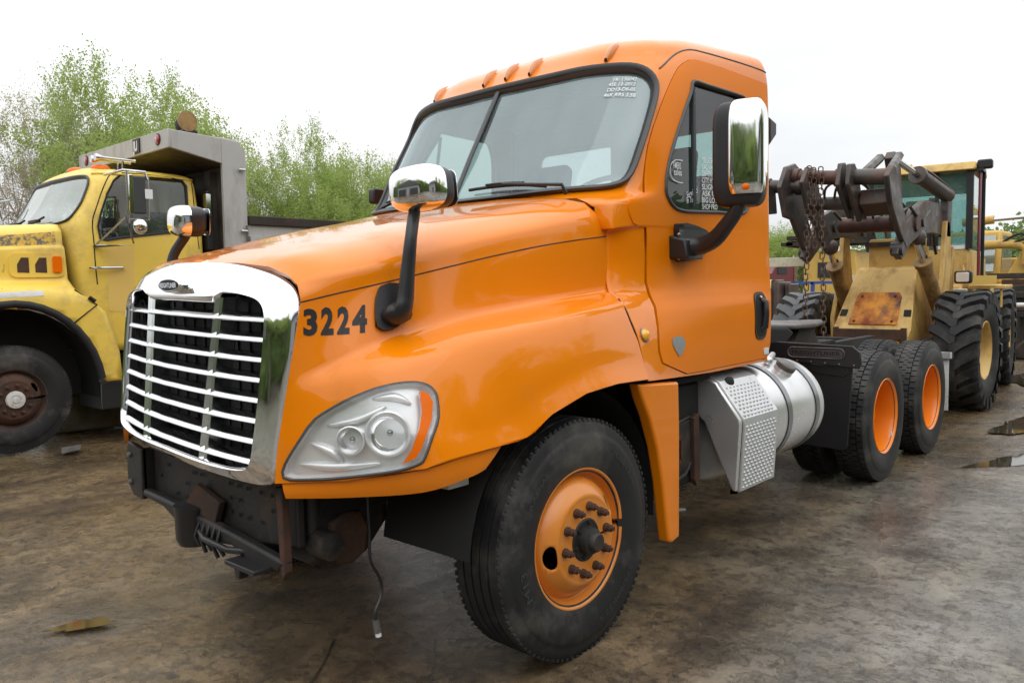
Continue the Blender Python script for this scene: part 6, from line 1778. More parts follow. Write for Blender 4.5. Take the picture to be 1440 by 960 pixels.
for y in (-.40, .40):
    mb = MB(); vs = [face_pt(y + a, t, .004) for a, t in ((-.045, .20), (.045, .20), (.045, .31), (-.045, .31))]; mb.add(vs, [(0, 1, 2, 3)]); lb('lifting_slot', 'dark', ff)
mb = MB(); mb.box(7.55, 7.64, CY - .42, CY + .42, .86, .98, .01); lb('rusty_bar', 'rust', ff, bevel=.01)
for y in (-.40, .40):
    mb = MB(); mb.cyl((7.58, CY + y, .80), (7.58, CY + y, 1.0), .035); lb('hinge_lug', 'rust', ff)
mb = MB(); mb.box(7.45, 7.7, CY - .36, CY + .36, .50, .84, .02); lb('front_bumper', 'loader_yellow', ff, bevel=.02)
# boom towers
for s, yy in ((-1, CY - .62), (1, CY + .62)):
    mb = MB(); mb.prism([(8.1, .7), (8.85, .7), (8.75, 1.5), (8.55, 2.3), (8.40, 2.3), (8.30, 1.6), (8.05, 1.1)], yy - .03, yy + .03, 'y'); mb.prism([(8.1, .7), (8.85, .7), (8.75, 1.5), (8.55, 2.3), (8.40, 2.3), (8.30, 1.6), (8.05, 1.1)], yy - .03 - s * -.18, yy + .03 - s * -.18, 'y') if False else None
    lb('boom_tower', 'loader_yellow', bevel=.01)
mb = MB(); mb.box(8.55, 8.9, CY - .33, CY + .33, 1.70, 2.12, .02); lb('rear_cover', 'loader_yellow', bevel=.01)
mb = MB(); mb.box(8.50, 8.58, CY - .36, CY + .36, 2.02, 2.08); lb('cover_lip', 'wood_dark')
# lift arms (near and far)
def arm(yy, w=.07):
    global mb
    mb = MB(); mb.prism([(8.75, 2.16), (8.75, 2.36), (8.2, 2.52), (7.6, 2.50), (7.2, 2.38), (6.80, 2.10), (6.62, 1.86), (6.78, 1.80), (7.1, 1.98), (7.5, 2.10), (8.0, 2.14), (8.4, 2.12)], yy - w / 2, yy + w / 2, 'y')
    a = lb('lift_arm', 'loader_black', bevel=.012)
    for x, z, r in ((8.60, 2.26, .085), (6.75, 1.92, .08), (7.55, 2.26, .07)):
        mb = MB(); mb.cyl((x, yy - w * .9, z), (x, yy + w * .9, z), r, n=14); lb('pivot', 'loader_black', a, smooth=40)
    return a
arm(CY - .56); arm(CY + .46)
# cross tube between arms and coupler tubes
def tubep(p0, p1, r, nm, m, n=18, collar=None):
    global mb
    mb = MB(); mb.cyl(p0, p1, r, n=n)
    if collar:
        P0, P1 = Vector(p0), Vector(p1)
        for c_ in collar:
            q = P0.lerp(P1, c_); d = (P1 - P0).normalized() * .03; mb.cyl(q - d, q + d, r * 1.25, n=n)
    return lb(nm, m, smooth=40, bevel=0)
tubep((7.3, .36, 2.25), (7.3, -.52, 2.22), .095, 'torque_tube', 'rust_brown')
tubep((6.3, .50, 2.755), (6.3, .02, 2.70), .078, 'coupler_tube', 'rust_brown', collar=(0.02, .98))
tubep((6.32, -.08, 2.70), (6.32, -.52, 2.66), .085, 'coupler_tube', 'loader_black', collar=(.05, .95))
tubep((6.5, .44, 2.46), (6.5, -.42, 2.42), .075, 'coupler_bar', 'steel_dirty')
tubep((6.25, .86, 2.68), (6.3, .42, 2.64), .075, 'coupler_tube', 'loader_black', collar=(.1, .5, .9))
def plate(poly, y, w, nm='coupler_plate', m='loader_black'):
    global mb
    mb = MB(); mb.prism(poly, y - w / 2, y + w / 2, 'y'); return lb(nm, m, bevel=.012)
# far coupler plates (left in view), then near ones
plate([(5.95, 2.62), (6.12, 2.86), (6.36, 2.92), (6.52, 2.86), (6.56, 2.56), (6.9, 2.10), (6.84, 1.90), (6.62, 1.96), (6.3, 2.28), (6.1, 2.30)], .56, .05)
plate([(6.02, 2.66), (6.18, 2.84), (6.42, 2.84), (6.55, 2.5), (6.86, 2.08), (6.78, 1.92), (6.5, 2.14), (6.2, 2.36)], .34, .05)
plate([(5.9, 2.66), (6.0, 2.70), (6.25, 2.64), (6.3, 2.36), (6.08, 2.34)], .74, .04)
plate([(6.10, 2.60), (6.18, 2.84), (6.30, 2.86), (6.42, 2.74), (6.62, 2.30), (6.50, 2.26)], -.02, .05)
plate([(6.12, 2.60), (6.16, 2.82), (6.30, 2.84), (6.42, 2.72), (6.64, 2.28), (6.50, 2.22)], -.12, .05)
plate([(6.16, 2.66), (6.3, 2.78), (6.48, 2.70), (6.62, 2.44), (6.92, 2.10), (6.84, 1.92), (6.6, 2.08), (6.3, 2.36)], -.50, .06)
plate([(6.38, 2.40), (6.42, 2.56), (6.58, 2.56), (6.68, 2.38), (6.58, 2.28)], -.31, .30, 'coupler_housing')
# bell-crank and tilt cylinder
plate([(6.9, 2.94), (6.98, 3.02), (7.14, 3.0), (7.2, 2.86), (7.28, 2.5), (7.22, 2.24), (7.12, 2.26), (7.08, 2.6), (6.98, 2.8)], -.30, .10, 'bell_crank')
mb = MB(); mb.tube([(6.95, -.20, 2.96), (6.32, -.20, 2.70)], .05, 6); mb.tube([(6.95, -.40, 2.96), (6.36, -.46, 2.70)], .05, 6); lb('tilt_link', 'steel_dirty')
def cyl(p0, p1, rb, rr_, k, nm, mb_, mr):
    global mb
    P0, P1 = Vector(p0), Vector(p1); q = P0.lerp(P1, k)
    mb = MB(); mb.cyl(P0, q, rb, n=18); d = (P1 - P0).normalized()
    mb.cyl(q - d * .05, q + d * .012, rb * 1.22, n=18); c_ = lb(nm, mb_, smooth=40)
    mb = MB(); mb.cyl(q, P1, rr_, n=14); lb('piston_rod', mr, c_, smooth=40)
    mb = MB(); mb.tube([P0 + Vector((0, -.03, rb)), P0.lerp(P1, .4) + Vector((0, -.03, rb * 1.3)), q + Vector((0, -.03, rb))], .014, 6); lb('hydraulic_line', 'loader_black', c_)
cyl((8.55, -.52, 2.62), (7.10, -.33, 2.93), .085, .036, .62, 'tilt_cylinder', 'loader_black', 'chrome_rod')
plate([(8.40, 2.1), (8.62, 2.1), (8.66, 2.70), (8.50, 2.74)], -.50, .10, 'cylinder_mount')
plate([(8.5, 2.0), (8.66, 2.0), (8.66, 2.62), (8.55, 2.62)], -.32, .05, 'cylinder_mount')
cyl((8.35, -.50, 1.18), (7.55, -.42, 2.05), .085, .035, .70, 'lift_cylinder', 'cyl_tan', 'chrome_rod')
cyl((8.35, .62, 1.18), (7.45, .56, 2.02), .085, .035, .70, 'lift_cylinder', 'cyl_tan', 'chrome_rod')
mb = MB(); mb.sphere((7.5, .55, 2.0), .10, n=12, m=8); mb.sphere((7.55, -.44, 2.08), .10, n=12, m=8); lb('cylinder_eye', 'loader_black')
# hoses
rh = random.Random(4)
for k in range(7):
    y = -.5 + k * .14; mb = MB(); mb.tube(smoothpoly([(8.7, y, 1.9), (8.45, y + .05, 2.35 + rh.uniform(0, .2)), (8.0, y + .03, 2.45), (7.5, y, 2.35 + rh.uniform(-.1, .1)), (7.0, y, 2.4)], 5, False), .018, 6); lb('hose', 'loader_black', smooth=60)
for k in range(3):
    mb = MB(); mb.tube(smoothpoly([(6.5, .25 - k * .1, 2.45), (6.4, .2 - k * .12, 2.62), (6.62, .05 - k * .05, 2.72), (6.9, -.1, 2.6), (7.2, -.05, 2.3)], 5, False), .014, 6); lb('hose', 'loader_black', smooth=60)
# lamp on front
def lamp(p, s=.085, nm='work_lamp', par=None):
    global mb
    mb = MB(); x, y, z = p; mb.rbox(x, x + .10, y - s, y + s, z - s * .8, z + s * .8, .03, 'x'); a = lb(nm, 'plastic', par, bevel=.01)
    mb = MB(); mb.rbox(x - .012, x, y - s * .75, y + s * .75, z - s * .6, z + s * .6, .02, 'x'); lb('lamp_glass', 'reflector', a)
    return a
lamp((8.75, -.66, 1.60), .10)
mb = MB(); mb.tube([(8.85, -.66, 1.6), (8.9, -.62, 1.75)], .02, 6); lb('lamp_bracket', 'loader_yellow')
mb = MB(); mb.prism([(8.62, 1.3), (8.72, 1.3), (8.80, 1.9), (8.72, 2.0), (8.62, 1.6)], -.56, -.50, 'y'); lb('lamp_mount', 'loader_yellow', bevel=.01)
# ---- rear half, articulated a little
piv = Vector((9.1, .1, 0))
MB.base = Matrix.Translation(piv) @ Matrix.Rotation(R(6), 4, 'Z') @ Matrix.Translation(-piv)
def bw(c, s, **k):
    b_ = MB.base; MB.base = None; w_ = big_wheel(loader, c, s, **k); MB.base = b_
    p = b_ @ Vector(c); w_.location = p - Vector(loader['_org']); w_.rotation_euler = (0, 0, R(6))
bw((11.0, -1.02, .715), -1); bw((11.0, 1.30, .715), 1, tm='tyre_grey')
mb = MB(); mb.prism([(9.2, .75), (12.2, .75), (12.2, 1.9), (10.7, 2.0), (10.5, 1.6), (9.2, 1.5)], -.55, .75, 'y'); rf = lb('rear_frame', 'loader_yellow', bevel=.03)
# cab: post frame + panes
cx0, cx1, cy0, cy1 = 9.35, 10.6, -.62, .62
mb = MB(); mb.box(cx0, cx1, cy0, cy1, 1.45, 1.98, .02); cbz = lb('cab_base', 'loader_yellow', bevel=.01)
mb = MB(); mb.box(cx0 - .01, cx0 + .02, cy0, -.22, 1.98, 2.03); lb('sill_strip', 'white_print', cbz)
for (x, y) in ((cx0, cy0), (cx0, cy1), (cx1, cy0), (cx1, cy1)):
    mb = MB(); mb.box(x - .03, x + .05, y - .03, y + .05, 1.98, 3.02); lb('cab_post', 'plastic', cbz)
mb = MB(); mb.box(cx0 - .01, cx0 + .035, -.24, -.19, 1.98, 3.02); mb.box(cx0 - .01, cx0 + .035, .22, .27, 1.98, 3.02) if False else None; lb('cab_post', 'plastic', cbz)
mb = MB(); mb.prism([(cx0 - .12, 3.02), (cx1 + .1, 3.02), (cx1 + .06, 3.12), (cx0 - .06, 3.13)], cy0 - .06, cy1 + .06, 'y', .02); lb('cab_roof', 'loader_yellow', cbz, bevel=.015)
mb = MB(); mb.box(cx0 - .005, cx0 + .005, cy0 + .04, cy1 - .02, 1.98, 3.0); lb('front_pane', 'loader_glass', cbz)
mb = MB(); mb.box(cx0 + .05, cx1 - .02, cy0 - .005, cy0 + .005, 1.98, 3.0); lb('side_pane', 'loader_glass', cbz)
mb = MB(); mb.box(cx0 + .05, cx1 - .02, cy1 - .005, cy1 + .005, 1.98, 3.0); lb('side_pane', 'loader_glass', cbz)
mb = MB(); mb.box(cx1 - .01, cx1, cy0 + .05, cy1 - .02, 2.1, 3.0); lb('rear_pane', 'rear_glass', cbz)
mb = MB(); mb.box(cx0 + .02, cx0 + .08, cy0 + .04, cy1 - .04, 2.72, 3.0); lb('sun_strip', 'interior', cbz)
mb = MB(); mb.rbox(10.05, 10.45, -.1, .35, 1.9, 2.2, .05); mb.rbox(10.35, 10.5, -.1, .35, 2.1, 2.75, .04); lb('operator_seat', 'seat', cbz, bevel=.02)
mb = MB(); mb.cyl((9.6, 0, 1.98), (9.75, 0, 2.35), .03); c = Vector((9.76, 0, 2.36)); mb.tube([c + Vector((math.cos(t) * .02, math.cos(t) * .17, math.sin(t) * .17)) for t in np.linspace(0, 2 * PI, 20, endpoint=False)], .014, 6, closed=True); lb('steering_column', 'dark', cbz)
for y in (cy0 - .10,):
    mb = MB(); mb.tube([(cx0 + .05, y, 1.5), (cx0 + .05, y, 3.0), (cx0 + .05, y + .08, 3.05)], .020, 8); lb('handrail', 'maroon', cbz, smooth=50)
    mb = MB(); mb.tube([(cx0 + .3, y - .02, 1.5), (cx0 + .3, y - .02, 3.02)], .022, 8); mb.box(cx0, cx0 + .35, y - .04, y + .06, 3.0, 3.04); lb('handrail', 'plastic', cbz)
mb = MB(); mb.rbox(cx0 + .0, cx0 + .14, cy0 - .24, cy0 - .06, 3.03, 3.15, .03, 'x'); lb('roof_lamp', 'plastic', cbz, bevel=.01)
lamp((cx0 - .05, cy1 - .12, 3.03), .09, par=cbz)
mb = MB(); mb.tube([(cx0, cy1 + .1, 3.05), (cx0 + .05, cy1 - .05, 3.13), (cx0, .1, 3.14)], .028, 8); lb('lamp_rail', 'loader_yellow', cbz)
# right-side steps, fender and pale box
mb = MB(); mb.box(9.25, 10.4, -1.05, -.62, 1.44, 1.49); lb('fender_deck', 'loader_yellow', rf, bevel=.01)
mb = MB(); mb.box(9.2, 9.22, -.95, -.65, 1.50, 1.62); lb('deck_panel', 'yellow_pale', rf)
mb = MB(); mb.box(9.10, 9.3, -.62, -.30, 1.12, 1.45); lb('pale_box', 'cream', rf, bevel=.01)
mb = MB(); mb.tube([(9.2, -.9, 1.45), (9.15, -.9, 1.25), (9.2, -.85, 1.0)], .02, 6); mb.tube([(9.3, -1.0, 1.45), (9.3, -1.0, 1.2)], .015, 6); lb('step_rail', 'loader_yellow', rf)
MB.base = None
# ---- hanging chains: real links
def chain(top, bottom, n, nm='hanging_chain', lab='', sag=0):
    T, B_ = Vector(top), Vector(bottom)
    root = thing(nm, lab, 'chain', tuple(T), 'rusty chains hanging from the coupler')
    # one link mesh shared by every link
    L_ = (T - B_).length / n
    mb = MB(); lk = []
    for k in range(12):
        t = 2 * PI * k / 12; lk.append((math.cos(t) * L_ * .42, 0, math.sin(t) * L_ * .30 + math.copysign(L_ * .36, math.sin(t))))
    mb.tube(lk, L_ * .115, 5, closed=True)
    first = None
    for i in range(n):
        p = T.lerp(B_, (i + .5) / n); p.y += math.sin(i * 1.7) * .006; p.x += math.sin(i * .9) * .01
        if first is None:
            o = mb.build('link', 'chain', None, smooth=60); first = o
        else:
            o = first.copy(); COL.objects.link(o)
        o.parent = root; o.location = p - T; o.rotation_euler = (0, R(6 * math.sin(i * 2.3)), R(0 if i % 2 else 90) + .3)
mat('chain', (.16, .10, .07), .6, .3, var=.4, vs=30, dirt=(.05, .035, .03), dirt_scale=20, dirt_range=(.45, .6))
chain((6.18, .31, 2.84), (6.18, .345, .95), 32, lab='longer rusty chain on the left, nearest the orange cab, hanging from the coupler tube')
chain((6.20, .19, 2.82), (6.20, .135, .95), 32, lab='rusty chain on the right of the pair, hanging closer to the rusted hatch')
chain((6.20, .27, 2.82), (6.20, .25, 1.95), 15, lab='short doubled rusty chain between the two long ones, hanging from the coupler tube')
# ================================================================== YARD BEHIND
def P0(u, v, x=None, y=None, z=None):
    d = sight(u, v); k = ((x - CAM.x) / d.x if x is not None else (y - CAM.y) / d.y if y is not None else (z - CAM.z) / d.z)
    return CAM + d * k
# ---- excavator far right
ex = thing('excavator', 'yellow excavator with folded boom behind the loader at the right edge', 'excavator', (21, -.4, 0))
def B_(nm, m, par, *a, **k): return mb.build(nm, m, par, **k)
mb = MB(); mb.prism([(19.5, 1.05), (22.8, 1.05), (22.8, 2.1), (21.2, 2.1), (21.2, 1.5), (19.5, 1.45)], -.6, 2.6, 'y'); eb = B_('house', 'exc_yellow', ex, bevel=.04)
mb = MB(); mb.prism([(19.5, 1.45), (21.2, 1.45), (21.1, 2.75), (19.8, 2.75)], .95, 2.1, 'y'); ec = B_('cab', 'exc_yellow', ex, bevel=.06)
mb = MB(); mb.prism([(19.47, 1.75), (19.74, 2.62), (19.76, 2.62), (19.49, 1.75)], 1.05, 2.0, 'y'); B_('cab_glass', 'old_glass', ec)
mb = MB(); mb.prism([(19.75, 1.75), (21.0, 1.75), (20.95, 2.62), (19.95, 2.62)], .93, .95, 'y'); B_('cab_glass', 'old_glass', ec)
boom = [(19.5, -.35), (19.5, .05)]
mb = MB(); mb.prism([(.35, 1.5), (-.15, 2.35), (-.9, 3.0), (-1.9, 3.2), (-2.8, 3.15), (-2.8, 3.45), (-1.8, 3.6), (-.7, 3.45), (.2, 2.65), (.75, 1.6)], 19.2, 19.55, 'x'); B_('boom', 'exc_yellow', ex, bevel=.03)
mb = MB(); mb.tube(smoothpoly([(19.1, 1.5, 2.35), (19.1, .9, 2.38), (19.1, .35, 2.3), (19.1, .3, 1.9)], 6, False), .11, 8); B_('stick', 'exc_yellow', ex, smooth=50)
mb = MB(); mb.cyl((18.9, 1.6, 2.92), (18.9, .95, 2.95), .10, n=12); cc = B_('cylinder', 'exc_yellow', ex, smooth=40); mb = MB(); mb.cyl((18.9, .95, 2.95), (18.9, -1.4, 3.05), .05, n=10); B_('rod', 'chrome_rod', cc)
for k in range(3):
    mb = MB(); mb.tube(smoothpoly([(19.05, .9 - k * .2, 2.35), (19.0, .4 - k * .2, 2.6 - k * .1), (19.0, .1 - k * .2, 2.2), (19.0, .3 - k * .3, 1.6)], 6, False), .03, 5); B_('hose', 'wood_dark', ex)
for y in (-.6, 1.9):
    mb = MB(); mb.rbox(18.9, 23.2, y, y + .55, .05, .85, .40, 'y', 6); B_('track', 'wood_dark', ex)
# ---- orange machine panel behind the boom
og = thing('orange_machine', 'orange painted machine body glimpsed between the excavator cab and boom', 'machine', (30, .9, 0))
mb = MB(); mb.box(30, 33, -.3, 1.6, 0, 2.6, .1); mb.box(30.5, 32, .0, 1.2, 2.6, 2.9, .05); mb.build('body', 'far_orange', og, bevel=.05)
# ---- stacked dark timbers / beams on the right
rt = random.Random(11); gi = 0
mats_ = ['wood_dark', 'wood_dark', 'rust', 'black_frame']
for lay in range(7):
    for k in range(2):
        z = .75 + lay * .136
        mb = MB(); x = 17.2 + k * .40 + rt.uniform(-.1, .1); ly = rt.uniform(-.15, .2)
        mb.box(x, x + .30, -5.2 + ly, .62 + rt.uniform(-.25, .15), z, z + .122, .008)
        o = mb.build('steel_beam', mats_[rt.randrange(4)], None, bevel=.01)
        pos = ('lowest', 'second from bottom', 'third from bottom', 'middle', 'third from top', 'second from top', 'topmost')[lay]
        tag(o, 'dark rusty beam, %s layer, %s row, of the stack behind the loader' % (pos, 'front' if k == 0 else 'rear'), 'beam', 'dark beams stacked behind the loader')
mb = MB()
mb.box(17.1, 18.0, .10, .40, 0, .745, .02); sup = mb.build('timber_bearer', 'wood_dark', None); tag(sup, 'dark timber bearer under the left end of the beam stack', 'bearer')
mb = MB(); mb.box(17.1, 18.0, -4.8, -4.5, 0, .745, .02); sup = mb.build('timber_bearer', 'wood_dark', None); tag(sup, 'dark timber bearer under the right end of the beam stack', 'bearer')
mb = MB(); mb.cyl((16.5, .50, 1.02), (16.5, -2.8, 1.06), .05, n=10); o = mb.build('steel_pipe', 'white_paint', None, smooth=40); tag(o, 'pale steel pipe lying across in front of the dark beam stack', 'pipe')
# scrap pieces below
kinds = [('rust', 'rusty round drum-like scrap piece on the wet ground'), ('wood_dark', 'black scrap lump at the foot of the beam stack'), ('blue', 'small blue scrap piece beside the beam stack'), ('loader_black', 'dark scrap casting in front of the beam stack'), ('far_orange', 'small orange scrap part at the foot of the stack')]
for i, (m, lab) in enumerate(kinds):
    mb = MB(); x, y = 15.3 + .15 * i, .10 - i * .42
    if i % 2 == 0: mb.lathe([(.001, 0), (.16, 0), (.18, .04), (.18, .16), (.10, .20), (.09, .30), (.001, .30)], (x, y, .02), 'z', 14)
    else: mb.prism([(y - .2, .0), (y + .2, .0), (y + .22, .2), (y + .05, .38), (y - .12, .3)], x, x + .25, 'x', .03)
    o = mb.build('scrap_part', m, None, bevel=.01); tag(o, lab, 'scrap')
# ---- far vehicles between cab and loader
fo = thing('far_truck', 'distant orange truck cab facing left beside the tractor cab edge', 'truck', (30, 13.2, 0))
mb = MB(); mb.prism([(28.2, .8), (31.0, .8), (31.0, 2.6), (29.0, 2.65), (28.6, 1.9), (28.2, 1.8)], 12.0, 14.2, 'y'); a = mb.build('cab', 'far_orange', fo, bevel=.05)
mb = MB(); mb.prism([(29.2, 1.8), (30.2, 1.8), (30.2, 2.4), (29.3, 2.4)], 11.97, 12.0, 'y'); mb.build('window', 'interior_dark', a)
mb = MB(); mb.box(28.55, 28.6, 12.3, 13.9, 1.9, 2.45); mb.build('windscreen', 'interior_dark', a)
mb = MB(); mb.box(31, 36, 12.2, 14, .7, 1.0); mb.build('chassis', 'wood_dark', fo)
fm = thing('far_truck', 'distant maroon truck with chrome exhaust stack beyond the orange cab', 'truck', (38, 15.5, 0))
mb = MB(); mb.prism([(35.5, .9), (40.5, .9), (40.5, 2.5), (38.2, 2.65), (37.6, 2.1), (35.5, 2.0)], 14.6, 16.8, 'y'); a = mb.build('cab', 'maroon', fm, bevel=.08)
mb = MB(); mb.box(38.3, 39.4, 14.56, 14.6, 2.0, 2.4); mb.build('window', 'interior_dark', a)
mb = MB(); mb.cyl((40.6, 14.6, 1.0), (40.6, 14.6, 3.0), .12, n=10); mb.build('exhaust_stack', 'chrome_rod', fm, smooth=50)
mb = MB(); mb.box(35.2, 35.5, 14.7, 16.7, .7, 2.0); mb.build('grille', 'chrome_rod', fm)
cr2 = thing('crane_truck', 'distant cream crane truck with a long level boom', 'crane', (27, 9.5, 0))
mb = MB(); mb.box(25.6, 26.0, 7.4, 11.0, 2.12, 2.45, .02); mb.build('boom', 'cream', cr2, bevel=.02)
mb = MB(); mb.box(25.5, 26.4, 10.0, 10.8, .9, 2.1, .03); mb.box(25.4, 26.5, 9.3, 10.2, .8, 1.4, .03); mb.build('cab', 'cream', cr2, bevel=.05)
mb = MB(); mb.prism([(7.3, 1.1), (8.1, 1.1), (7.9, 2.3), (7.3, 2.6)], 25.4, 25.8, 'x'); mb.build('outrigger_panel', 'white_paint', cr2, bevel=.02)
mb = MB(); mb.tube([(25.3, 10.9, 1.0), (25.3, 10.4, 1.5), (25.3, 9.8, 1.0)], .06, 6); mb.build('hoses', 'wood_dark', cr2)
ye = thing('yellow_machine', 'distant bright yellow machine behind the chains', 'machine', (24, 6.6, 0))
mb = MB(); mb.prism([(5.6, .9), (7.5, .9), (7.5, 2.0), (7.2, 2.55), (5.8, 2.55)], 24, 25.4, 'x'); a = mb.build('body', 'exc_yellow', ye, bevel=.05)
mb = MB(); mb.box(23.96, 24, 6.2, 7.0, 1.7, 2.2); mb.build('window', 'interior_dark', a); mb = MB(); mb.box(23.95, 24.0, 5.65, 6.3, 1.1, 1.75); mb.build('white_panel', 'white_paint', a)
mb = MB(); mb.sphere((23.6, 8.5, 1.25), .42, 1, 1, 1, 14, 10); mb.build('counterweight', 'exc_yellow', ye, smooth=50)
mb = MB(); mb.box(23.8, 25.8, 5.4, 8.2, 2.78, 2.90); mb.box(23.8, 25.8, 5.8, 8.0, 2.98, 3.10); mb.cyl((23.8, 7.9, 2.84), (25.8, 7.9, 2.84), .12, n=10); o = mb.build('forks', 'wood_dark', ye)
bl = thing('blue_trailer', 'small blue frame trailer low behind the far loader tyre', 'trailer', (20, 5.2, 0))
mb = MB()
for z in (.75, 1.15, 1.5): mb.box(20, 20.1, 4.2, 6.2, z, z + .08)
for y in (4.2, 4.9, 5.6, 6.1): mb.box(20, 20.1, y, y + .08, .3, 1.55)
mb.build('frame', 'blue', bl); mb = MB(); mb.box(20.2, 21, 4.4, 6.0, .4, 1.2, .05); mb.build('load', 'rust', bl, bevel=.05)
mc = thing('engine_block', 'dark greasy engine assembly behind the tractor frame, left of the loader tyre', 'engine', (14, 4.3, 0))
mb = MB()
for k in range(9):
    r_ = random.Random(k); y = 3.7 + k * .16; mb.box(13.6 + r_.uniform(0, .3), 14.3, y, y + .14, .3, 1.2 + r_.uniform(0, .45), .02)
mb.cyl((13.5, 4.2, 1.45), (13.5, 5.0, 1.5), .09, n=10); mb.build('block', 'loader_black', mc, bevel=.01)
mb = MB(); mb.sphere((13.45, 4.5, 1.52), .10, n=10, m=8); mb.build('flange', 'steel_dirty', mc)
# ================================================================== TREES
def branch(mb, tips, p, d, L, r, depth, rnd, spread, up):
    n = 3; path = [p]; rad = [r]
    for i in range(n):
        d = (d + Vector((rnd.uniform(-1, 1), rnd.uniform(-1, 1), rnd.uniform(-.6, 1))) * .16 + Vector((0, 0, up))).normalized()
        p = p + d * (L / n); path.append(p.copy()); rad.append(r * (1 - .45 * (i + 1) / n))
    mb.tube(path, rad, 5 if depth > 3 else 3, cap=False)
    if depth <= 2:
        tips.append((path[-1].copy(), L)); tips.append((path[1].copy(), L))
    if depth == 0: return
    k = rnd.choice((2, 3, 3)) if depth > 1 else 3
    for i in range(k):
        ax = Vector((rnd.uniform(-1, 1), rnd.uniform(-1, 1), rnd.uniform(-.2, .5))).normalized()
        nd = (d + ax * spread * rnd.uniform(.6, 1.15)).normalized()
        st = path[-1] if i < 2 else path[rnd.choice((1, 2))]
        branch(mb, tips, st, nd, L * rnd.uniform(.62, .85), rad[-1] * .78, depth - 1, rnd, spread, up)
def leaf_quads(g, c, lsz, flat=.7):
    n = len(c)
    a = g.normal(0, 1, (n, 3)); a /= np.linalg.norm(a, axis=1, keepdims=True)
    b = np.cross(a, g.normal(0, 1, (n, 3))); b /= np.linalg.norm(b, axis=1, keepdims=True)
    d = np.cross(a, b); s = (lsz * g.uniform(.5, 1.3, n))[:, None]
    V = np.stack([c + b * s, c + d * s * flat, c - b * s, c - d * s * flat], 1).reshape(-1, 3)
    m2 = MB(); m2.v = V.tolist(); m2.f = np.arange(n * 4).reshape(-1, 4).tolist()
    return m2
def tree_proto(seed, h, leafm, barkm, nleaf, lsz, spread=.75, stems=1, depth=6, up=.05, clump=.45):
    rnd = random.Random(seed); mb = MB(); tips = []
    for s in range(stems):
        b = Vector((rnd.uniform(-.5, .5) if stems > 1 else 0, rnd.uniform(-.5, .5) if stems > 1 else 0, -.1))
        d = Vector((rnd.uniform(-.35, .35), rnd.uniform(-.35, .35), 1)).normalized() if stems > 1 else Vector((rnd.uniform(-.08, .08), rnd.uniform(-.08, .08), 1))
        branch(mb, tips, b, d, h * .26, h * .016 if stems > 1 else h * .022, depth, rnd, spread, up)
    mx_ = max(t[0].z for t in tips); k = h / mx_
    mb.v = [(x * k, y * k, z * k) for x, y, z in mb.v]
    root = bpy.data.objects.new('tree', None); COL.objects.link(root); root['_org'] = [0., 0., 0.]
    tr = mb.build('trunk', barkm, root, smooth=60, clean=False)
    g = np.random.default_rng(seed)
    T_ = np.array([tuple(t * k) for t, L_ in tips]); LL = np.array([L_ for t, L_ in tips])
    ci = g.integers(0, len(T_), nleaf)
    c = T_[ci] + g.normal(0, 1, (nleaf, 3)) * (clump * (.5 + LL[ci] * .35))[:, None]
    c = c[c[:, 2] > h * .08]
    m2 = leaf_quads(g, c, lsz); cr_ = m2.build('crown', leafm, root, smooth=0, clean=False)
    return root
protos = {
 'green': tree_proto(1, 9.0, 'leaf_green', 'bark', 26000, .040, .8, 2, 7, .04, .12),
 'green2': tree_proto(2, 7.5, 'leaf_green', 'bark', 30000, .040, .95, 3, 7, .02, .13),
 'bud': tree_proto(3, 8.5, 'leaf_bud', 'bark_pale', 20000, .028, .7, 2, 7, .06, .10),
 'brown': tree_proto(4, 8.0, 'leaf_brown', 'bark_pale', 16000, .028, .7, 3, 7, .06, .10),
 'bare': tree_proto(6, 9.0, 'leaf_bud', 'bark_pale', 3000, .024, .6, 2, 7, .08, .3),
}
used_p = set()
TR = [
 # kind, px u, distance plane y, top v, label
 ('bud', 12, 21, 108, 'tallest brown budding tree at the far left edge, behind the yellow hood'),
 ('brown', -70, 20, 120, 'brown twiggy tree cut by the left edge of the view'),
 ('bare', 62, 24, 92, 'thin bare tree with fine grey twigs above the yellow windshield'),
 ('brown', 60, 17.5, 205, 'low brown brushy tree just behind the yellow cab roof'),
 ('bare', 100, 19.5, 118, 'bare twiggy tree between the tan brush and the green ones'),
 ('green', 135, 22, 98, 'green tree whose top rises left of the dump body'),
 ('green', 168, 21, 80, 'bright green tree above the middle of the grey canopy, with the highest crown'),
 ('green2', 188, 18.5, 125, 'bushy green tree right behind the canopy edge with the two letters'),
 ('green', 228, 22, 84, 'airy green tree directly left of the tarp gear'),
 ('green2', 252, 24, 145, 'open green tree behind the tarp gear'),
 ('bare', 330, 30, 178, 'thin grey bare tree just right of the dump body'),
 ('brown', 358, 22, 200, 'brown tree beside the grey dump body corner'),
 ('bud', 312, 27, 170, 'faint budding tree mostly hidden by the dump body'),
 ('green2', 392, 19, 222, 'low lime green tree over the box side wall, left of the tall one'),
 ('green', 432, 20.5, 158, 'tall lime green tree with an airy top midway between the two trucks'),
 ('green2', 448, 18, 228, 'wide lime green tree in front of the airy one'),
 ('green2', 492, 19.5, 208, 'lime green tree with dark leaning stems near the far hood mirror'),
 ('green2', 530, 21, 232, 'lime green tree touching the windshield edge'),
 ('bare', 545, 32, 200, 'faint grey bare tree behind the windshield edge'),
 ('bare', 505, 34, 208, 'faint grey bare tree above the lime green trees'),
]
tc_ = {}
rr2 = random.Random(9)
